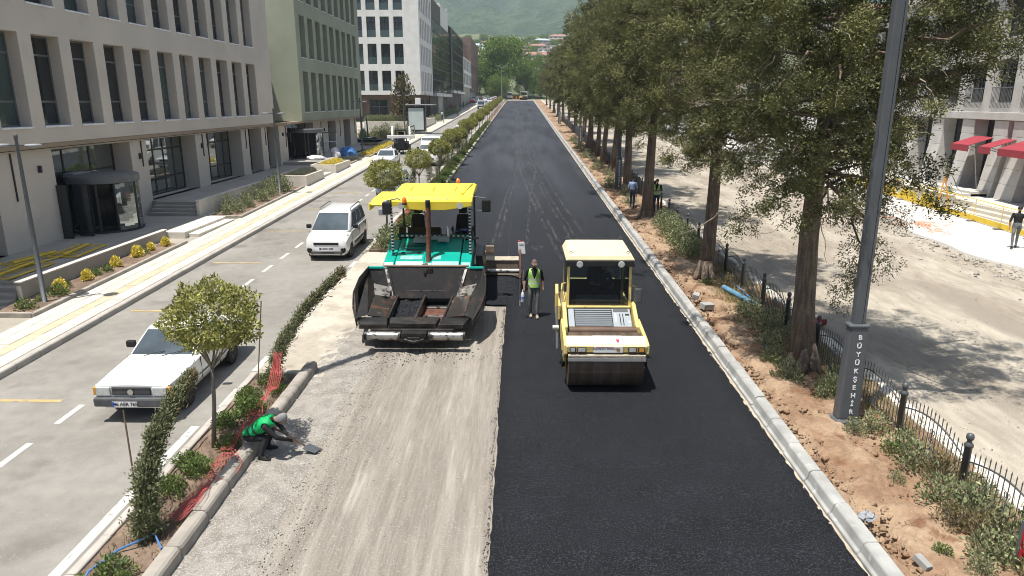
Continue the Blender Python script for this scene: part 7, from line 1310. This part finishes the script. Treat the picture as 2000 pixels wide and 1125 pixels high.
# worker walking towards the camera with a bottle
person('worker in lime vest and brown cap carrying a water bottle beside the roller', (.42, 20.1, gz(20.1) + .06), R(4), dict(elL=(-.28, .02, 1.14), wrL=(-.30, -.08, .90), elR=(.26, .06, 1.14), wrR=(.27, .0, .89), knL=(-.10, .0, .50), anL=(-.09, .08, .09), knR=(.10, -.07, .51), anR=(.09, -.07, .09), head=(0, -.045, 1.61)), outfit('cloth_black', 'trouser_grey', 'shoe'), 'cap_brown', 'vest_lime', .010, face=(0, -1, -.25))
wb_ = thing('water_bottle', 'clear water bottle with blue label in the lime-vested worker\'s hand', 'bottle', (.085, 19.97, gz(19.97) + .56)); mat('pet', (.62, .68, .72), .1, var=.05, spec=.8); mat('label_blue', (.18, .22, .62), .5); MB().lathe([(.05, 0), (.055, .02), (.055, .22), (.03, .30), (.016, .32), (.016, .35)], n=14).build('bottle_body', 'pet', wb_, True); MB().lathe([(.0562, .09), (.0562, .17)], n=14).build('label_band', 'label_blue', wb_); MB().lathe([(.018, .345), (.018, .37)], n=10).build('cap', 'sill_white', wb_)
# worker crouching on the median kerb
B0 = (-5.1, 12.05, gz(12.05))
person('crouching worker in green vest digging at the median kerb with a shovel', B0, 0, dict(pelvis=(0, 0, .42), spine=(.17, -.04, .56), chest=(.36, -.09, .70), neck=(.53, -.13, .79), head=(.66, -.15, .81), shL=(.44, .09, .72), elL=(.56, .14, .50), wrL=(.72, .0, .40), shR=(.42, -.29, .70), elR=(.62, -.30, .50), wrR=(.82, -.10, .34), hipL=(.02, .10, .40), knL=(.36, .18, .42), anL=(.25, .20, .09), hipR=(.02, -.10, .40), knR=(.38, -.18, .43), anR=(.27, -.22, .09)),
  outfit('cloth_black', 'trouser_black', 'shoe_dark', 'cloth_black'), 'hood', 'vest_green', .010, face=(.85, .0, -.55), footdir=dict(L=(1, .2, 0), R=(1, -.2, 0)))
sv_ = thing('shovel', 'dark shovel with long handle held by the crouching worker', 'shovel', B0); MB().tube([(.40, -.12, .68), (.74, .0, .39), (1.0, .09, .14)], .019, 8).build('handle', 'rod_steel', sv_); MB().hexa([(.98, -.02, .12), (1.05, .20, .12), (1.30, .16, .03), (1.22, -.02, .03)], [(.98, -.02, .135), (1.05, .20, .135), (1.30, .16, .045), (1.22, -.02, .045)]).build('blade', 'metal_dark', sv_, bevel=.005)
# three people in the shade behind the third cypress
person('person in light blue shirt left of the third cypress trunk', (6.12, 38.3, gz(38.3) + .15), 2.4, dict(elL=(-.24, -.06, 1.15), wrL=(-.1, -.24, 1.1)), outfit('shirt_blue', 'jeans', 'shoe_dark'), 'hair', None, .02, fingers=False)
person('person in black clothes standing behind the vested worker', (7.18, 38.4, gz(38.4) + .15), 3.6, dict(elL=(-.24, -.06, 1.15), wrL=(-.08, -.22, 1.12)), outfit('cloth_black', 'trouser_black', 'shoe_dark'), 'hair', None, .02, 1.04, fingers=False)
person('worker in bright green vest with folded arms right of the third cypress', (7.25, 37.3, gz(37.3) + .15), -.4, dict(elL=(-.27, -.1, 1.17), wrL=(.02, -.22, 1.16), elR=(.27, -.1, 1.17), wrR=(-.02, -.24, 1.2)), outfit('cloth_black', 'jeans', 'shoe_dark'), 'hair', 'vest_lime', .02, fingers=False)
person('man in black t-shirt walking on the pale right pavement', (20.75, 29.2, gz(29.2) + .11), R(150), dict(elL=(-.30, .05, 1.16), wrL=(-.34, -.14, .98), elR=(.27, .10, 1.14), wrR=(.26, .12, .88), knL=(-.09, -.20, .54), anL=(-.08, -.10, .12), knR=(.09, .08, .50), anR=(.09, .28, .13)), outfit('cloth_black', 'trouser_grey', 'shoe_dark'), 'hair', None, .013)
person('roller operator in dark clothes seated inside the glazed cab', (2.0, 17.45, gz(17.45) + .06), 0, dict(pelvis=(.02, 0, 1.62), spine=(.04, .02, 1.80), chest=(.07, .0, 1.98), neck=(.10, -.02, 2.12), head=(.13, -.05, 2.24), shL=(-.12, 0, 2.06), elL=(-.22, -.18, 1.86), wrL=(-.06, -.38, 1.86), shR=(.26, 0, 2.04), elR=(.38, -.10, 1.80), wrR=(.30, -.34, 1.78), hipL=(-.08, -.02, 1.60), knL=(-.14, -.42, 1.60), anL=(-.14, -.46, 1.18), hipR=(.12, -.02, 1.60), knR=(.18, -.42, 1.60), anR=(.18, -.46, 1.18)), outfit('jeans', 'trouser_black', 'shoe_dark'), 'hair', None, .016, face=(.2, -1, -.2))
# far figures
for lb, x, y, tp, lg in (('distant pedestrian in red on the far left pavement', -17.0, 178, 'shirt_red', 'jeans'), ('distant dark-clothed pedestrian by the columned block', -15.4, 196, 'cloth_black', 'trouser_black'), ('distant pedestrian in black beside the dark-clothed one', -14.4, 199, 'cloth_black', 'jeans'), ('distant pedestrian in white shirt by the pavement plants', -14.2, 131, 'shirt_white', 'jeans')):
    person(lb, (x, y, gz(y) + .15), rnd.uniform(0, 6), {}, outfit(tp, lg, 'shoe_dark'), voxel=.035, fingers=False)
for lb, x, y in (('distant road worker in orange at the end of the asphalt', -1.6, 283, ), ('distant road worker in orange beside the yellow machine', -3.2, 290), ('distant road worker in yellow-orange near the median end', -.4, 287)):
    person(lb, (x, y, gz(y)), rnd.uniform(0, 6), {}, outfit('hi_orange', 'hi_orange', 'shoe_dark'), voxel=.035, fingers=False)
# ================================================================ FAR END OF THE STREET
fm_ = thing('yellow_roller', 'distant yellow roller working beyond the end of the asphalt', 'road roller', (1.2, 296, gz(296)), .4); MB().box(-1, 1, -1.2, 1.2, .8, 1.6).build('body', 'roller_yellow', fm_, bevel=.1); MB().box(-.8, .8, -.6, .9, 1.6, 3.0).build('cab', 'glass_dark', fm_, bevel=.06); MB().box(-.95, .95, -.8, 1.1, 3.0, 3.15).build('roof', 'sill_white', fm_, bevel=.04)
for y in (-1.6, 1.6): MB().lathe([(.7, -.95), (.7, .95)], c=(0, y, .7), axis='x', n=24).build('drum', 'tar_steel', fm_)
tp_ = thing('tipper_truck', 'distant white tipper truck behind the yellow roller', 'truck', (2.4, 308, gz(308)), -.2); MB().box(-1.2, 1.2, -3.6, -1.8, .7, 3.0).build('cab', 'car_white', tp_, bevel=.12); MB().box(-1.05, 1.05, -3.63, -3.6, 1.7, 2.7).build('windscreen', 'glass_dark', tp_); MB().hexa([(-1.2, -1.6, 1.2), (1.2, -1.6, 1.2), (1.2, 3.4, 1.2), (-1.2, 3.4, 1.2)], [(-1.25, -1.7, 2.9), (1.25, -1.7, 2.9), (1.25, 3.6, 2.7), (-1.25, 3.6, 2.7)]).build('tipper_body', 'grey_plastic', tp_, bevel=.05)
for wy in (-2.7, 1.2, 2.5):
    for s_ in (-1, 1): wheel(tp_, s_ * 1.0, wy, .5, .3, s_)
bz2 = thing('small_bus', 'distant white minibus beyond the end of the median', 'bus', (-5.0, 312, gz(312)), .1); MB().box(-1.1, 1.1, -3, 3, .4, 2.7).build('body', 'car_white', bz2, bevel=.15); MB().box(-1.0, 1.0, -3.03, -2.98, 1.4, 2.4).build('windscreen', 'glass_dark', bz2)
for wy in (-2, 2):
    for s_ in (-1, 1): wheel(bz2, s_ * .98, wy, .42, .25, s_)
def tz(x, y): return float(terr(np.array([float(x)]), np.array([float(y)]))[0])
broad('huge spreading plane tree closing the view up the street', -8.5, 325, tz(-8, 325), 19, 23.5, 0, .3)
for i, (x, y, w_, h, lb) in enumerate(((-20, 318, 11, 14, 'bushy green tree left of the huge plane tree'), (-9.5, 308, 7.5, 9.5, 'smaller rounded tree under the huge plane tree'), (2.5, 322, 9.5, 15, 'green tree right of the huge plane tree'), (9, 318, 8, 12, 'low tree by the road end on the right'), (14, 300, 8.5, 12, 'tree between the road end and the last cypresses'), (6.5, 345, 9, 17, 'yellow-green tree behind the road end'), (-14, 345, 10, 16, 'tree behind the parked cars'), (17, 340, 11, 17, 'tall tree behind the last cypresses'), (-24, 335, 12, 16, 'tree beside the brown block'), (26, 330, 11, 15, 'tree far right of the road end'), (36, 300, 10, 13, 'tree beyond the right terrace'), (-27, 300, 8, 9, 'small tree at the parked cars'))): broad(lb, x, y, tz(x, y), w_, h, i % 2, i * 1.1)
# houses stepping up the hillside
hr = random.Random(5); wm = ('wall_cream', 'wall_white', 'wall_white', 'wall_pink', 'wall_grey', 'wall_cream'); rm = ('roof_tile', 'roof_flat', 'roof_tile', 'roof_flat', 'roof_tin', 'roof_tile')
spots = [(-31, 440, 14, 8), (-24, 480, 15, 10), (-33, 520, 16, 9), (-19, 545, 14, 9), (-27, 590, 18, 9), (-12, 620, 20, 10), (9, 430, 13, 8), (20, 445, 14, 9), (13, 490, 18, 10), (27, 500, 14, 9), (20, 540, 15, 9), (33, 560, 16, 9), (10, 570, 16, 9), (24, 610, 18, 9), (38, 640, 18, 9), (2, 650, 22, 9), (-40, 640, 18, 9), (45, 480, 15, 10), (56, 530, 16, 10), (70, 470, 18, 11), (85, 520, 16, 10), (60, 620, 18, 9), (-48, 470, 16, 11), (16, 680, 20, 10), (-22, 690, 18, 9), (30, 700, 18, 9), (6, 455, 12, 8), (34, 430, 14, 9), (28, 470, 12, 9), (42, 520, 15, 9), (-38, 560, 16, 10), (-15, 500, 14, 8), (50, 580, 16, 9), (-5, 590, 16, 10), (44, 700, 18, 9), (60, 720, 18, 9), (-36, 720, 18, 10), (-52, 700, 18, 10), (4, 730, 20, 9), (-8, 760, 18, 9), (22, 770, 18, 9), (-30, 790, 20, 9), (40, 790, 20, 9)]
for i, (x, y, wx, h) in enumerate(spots):
    house(('cream', 'white', 'pale', 'pinkish', 'grey', 'beige')[i % 6] + ' house with ' + ('tiled', 'flat', 'red', 'plain', 'tin', 'hipped')[(i // 2) % 6] + ' roof on the hillside, ' + ('low', 'middle', 'high')[0 if y < 500 else 1 if y < 600 else 2] + ' row', x, y, tz(x, y), wx, 12, h, wm[i % 6], rm[i % 6], 2.2, True, hr.uniform(-.3, .3), 3 if h > 8 else 2, 4, rm[i % 6] in ('roof_flat',)); 
for i in range(44):
    x = hr.uniform(-60, 90); y = hr.uniform(400, 720); broad('small far tree among the hillside houses', x, y, tz(x, y) - 1, hr.uniform(5, 9), hr.uniform(6, 12), i % 2, i)
for i in range(40):
    x = hr.uniform(-70, 100); y = hr.uniform(650, 900); broad('small far tree among the hillside houses', x, y, tz(x, y) - 1, hr.uniform(8, 14), hr.uniform(7, 13), i % 2, i)
for k, o in enumerate([o for o in COL.objects if o.get('category') == 'house']): o['group'] = 'houses on the hillside'
# buildings glimpsed on the right through the cypress branches
house('white apartment house seen through the branches left of the lettered post', 44, 92, gz(92), 14, 12, 14, 'wall_white', 'roof_tile', 2., True, R(-12), 4, 4); house('white flat-roofed house seen through the branches right of the lettered post', 62, 96, gz(96), 14, 12, 15, 'wall_white', 'roof_flat', 2., True, R(-14), 4, 4, True); house('grey house with tin roof at the upper right corner', 78, 120, gz(120) + 4, 18, 12, 17, 'wall_grey', 'roof_tin', 2., True, R(-14), 4, 5)
house('cream apartment block behind the first distant cypresses', 34, 130, gz(130), 16, 14, 11, 'wall_cream', 'roof_tile', 2.4, True, R(-8), 3, 4); house('long pale block further up beyond the right terrace', 36, 190, gz(190), 22, 16, 12, 'wall_white', 'roof_tile', 2.4, True, 0, 3, 5)
# ================================================================ HAZE
hz_m = bpy.data.materials.new('haze'); hz_m.use_nodes = True; N = hz_m.node_tree.nodes; N.remove(N['Principled BSDF']); pvn = N.new('ShaderNodeVolumePrincipled'); pvn.inputs['Color'].default_value = (.74, .87, 1., 1); pvn.inputs['Density'].default_value = HAZE; pvn.inputs['Anisotropy'].default_value = .2
hz_m.node_tree.links.new(pvn.outputs[0], N['Material Output'].inputs['Volume'])
if HAZE > 0: tag(MB().box(-4300, 4300, -300, 7300, -20, 1900).build('haze', hz_m), 'thin bluish summer haze over the valley', kind='stuff')
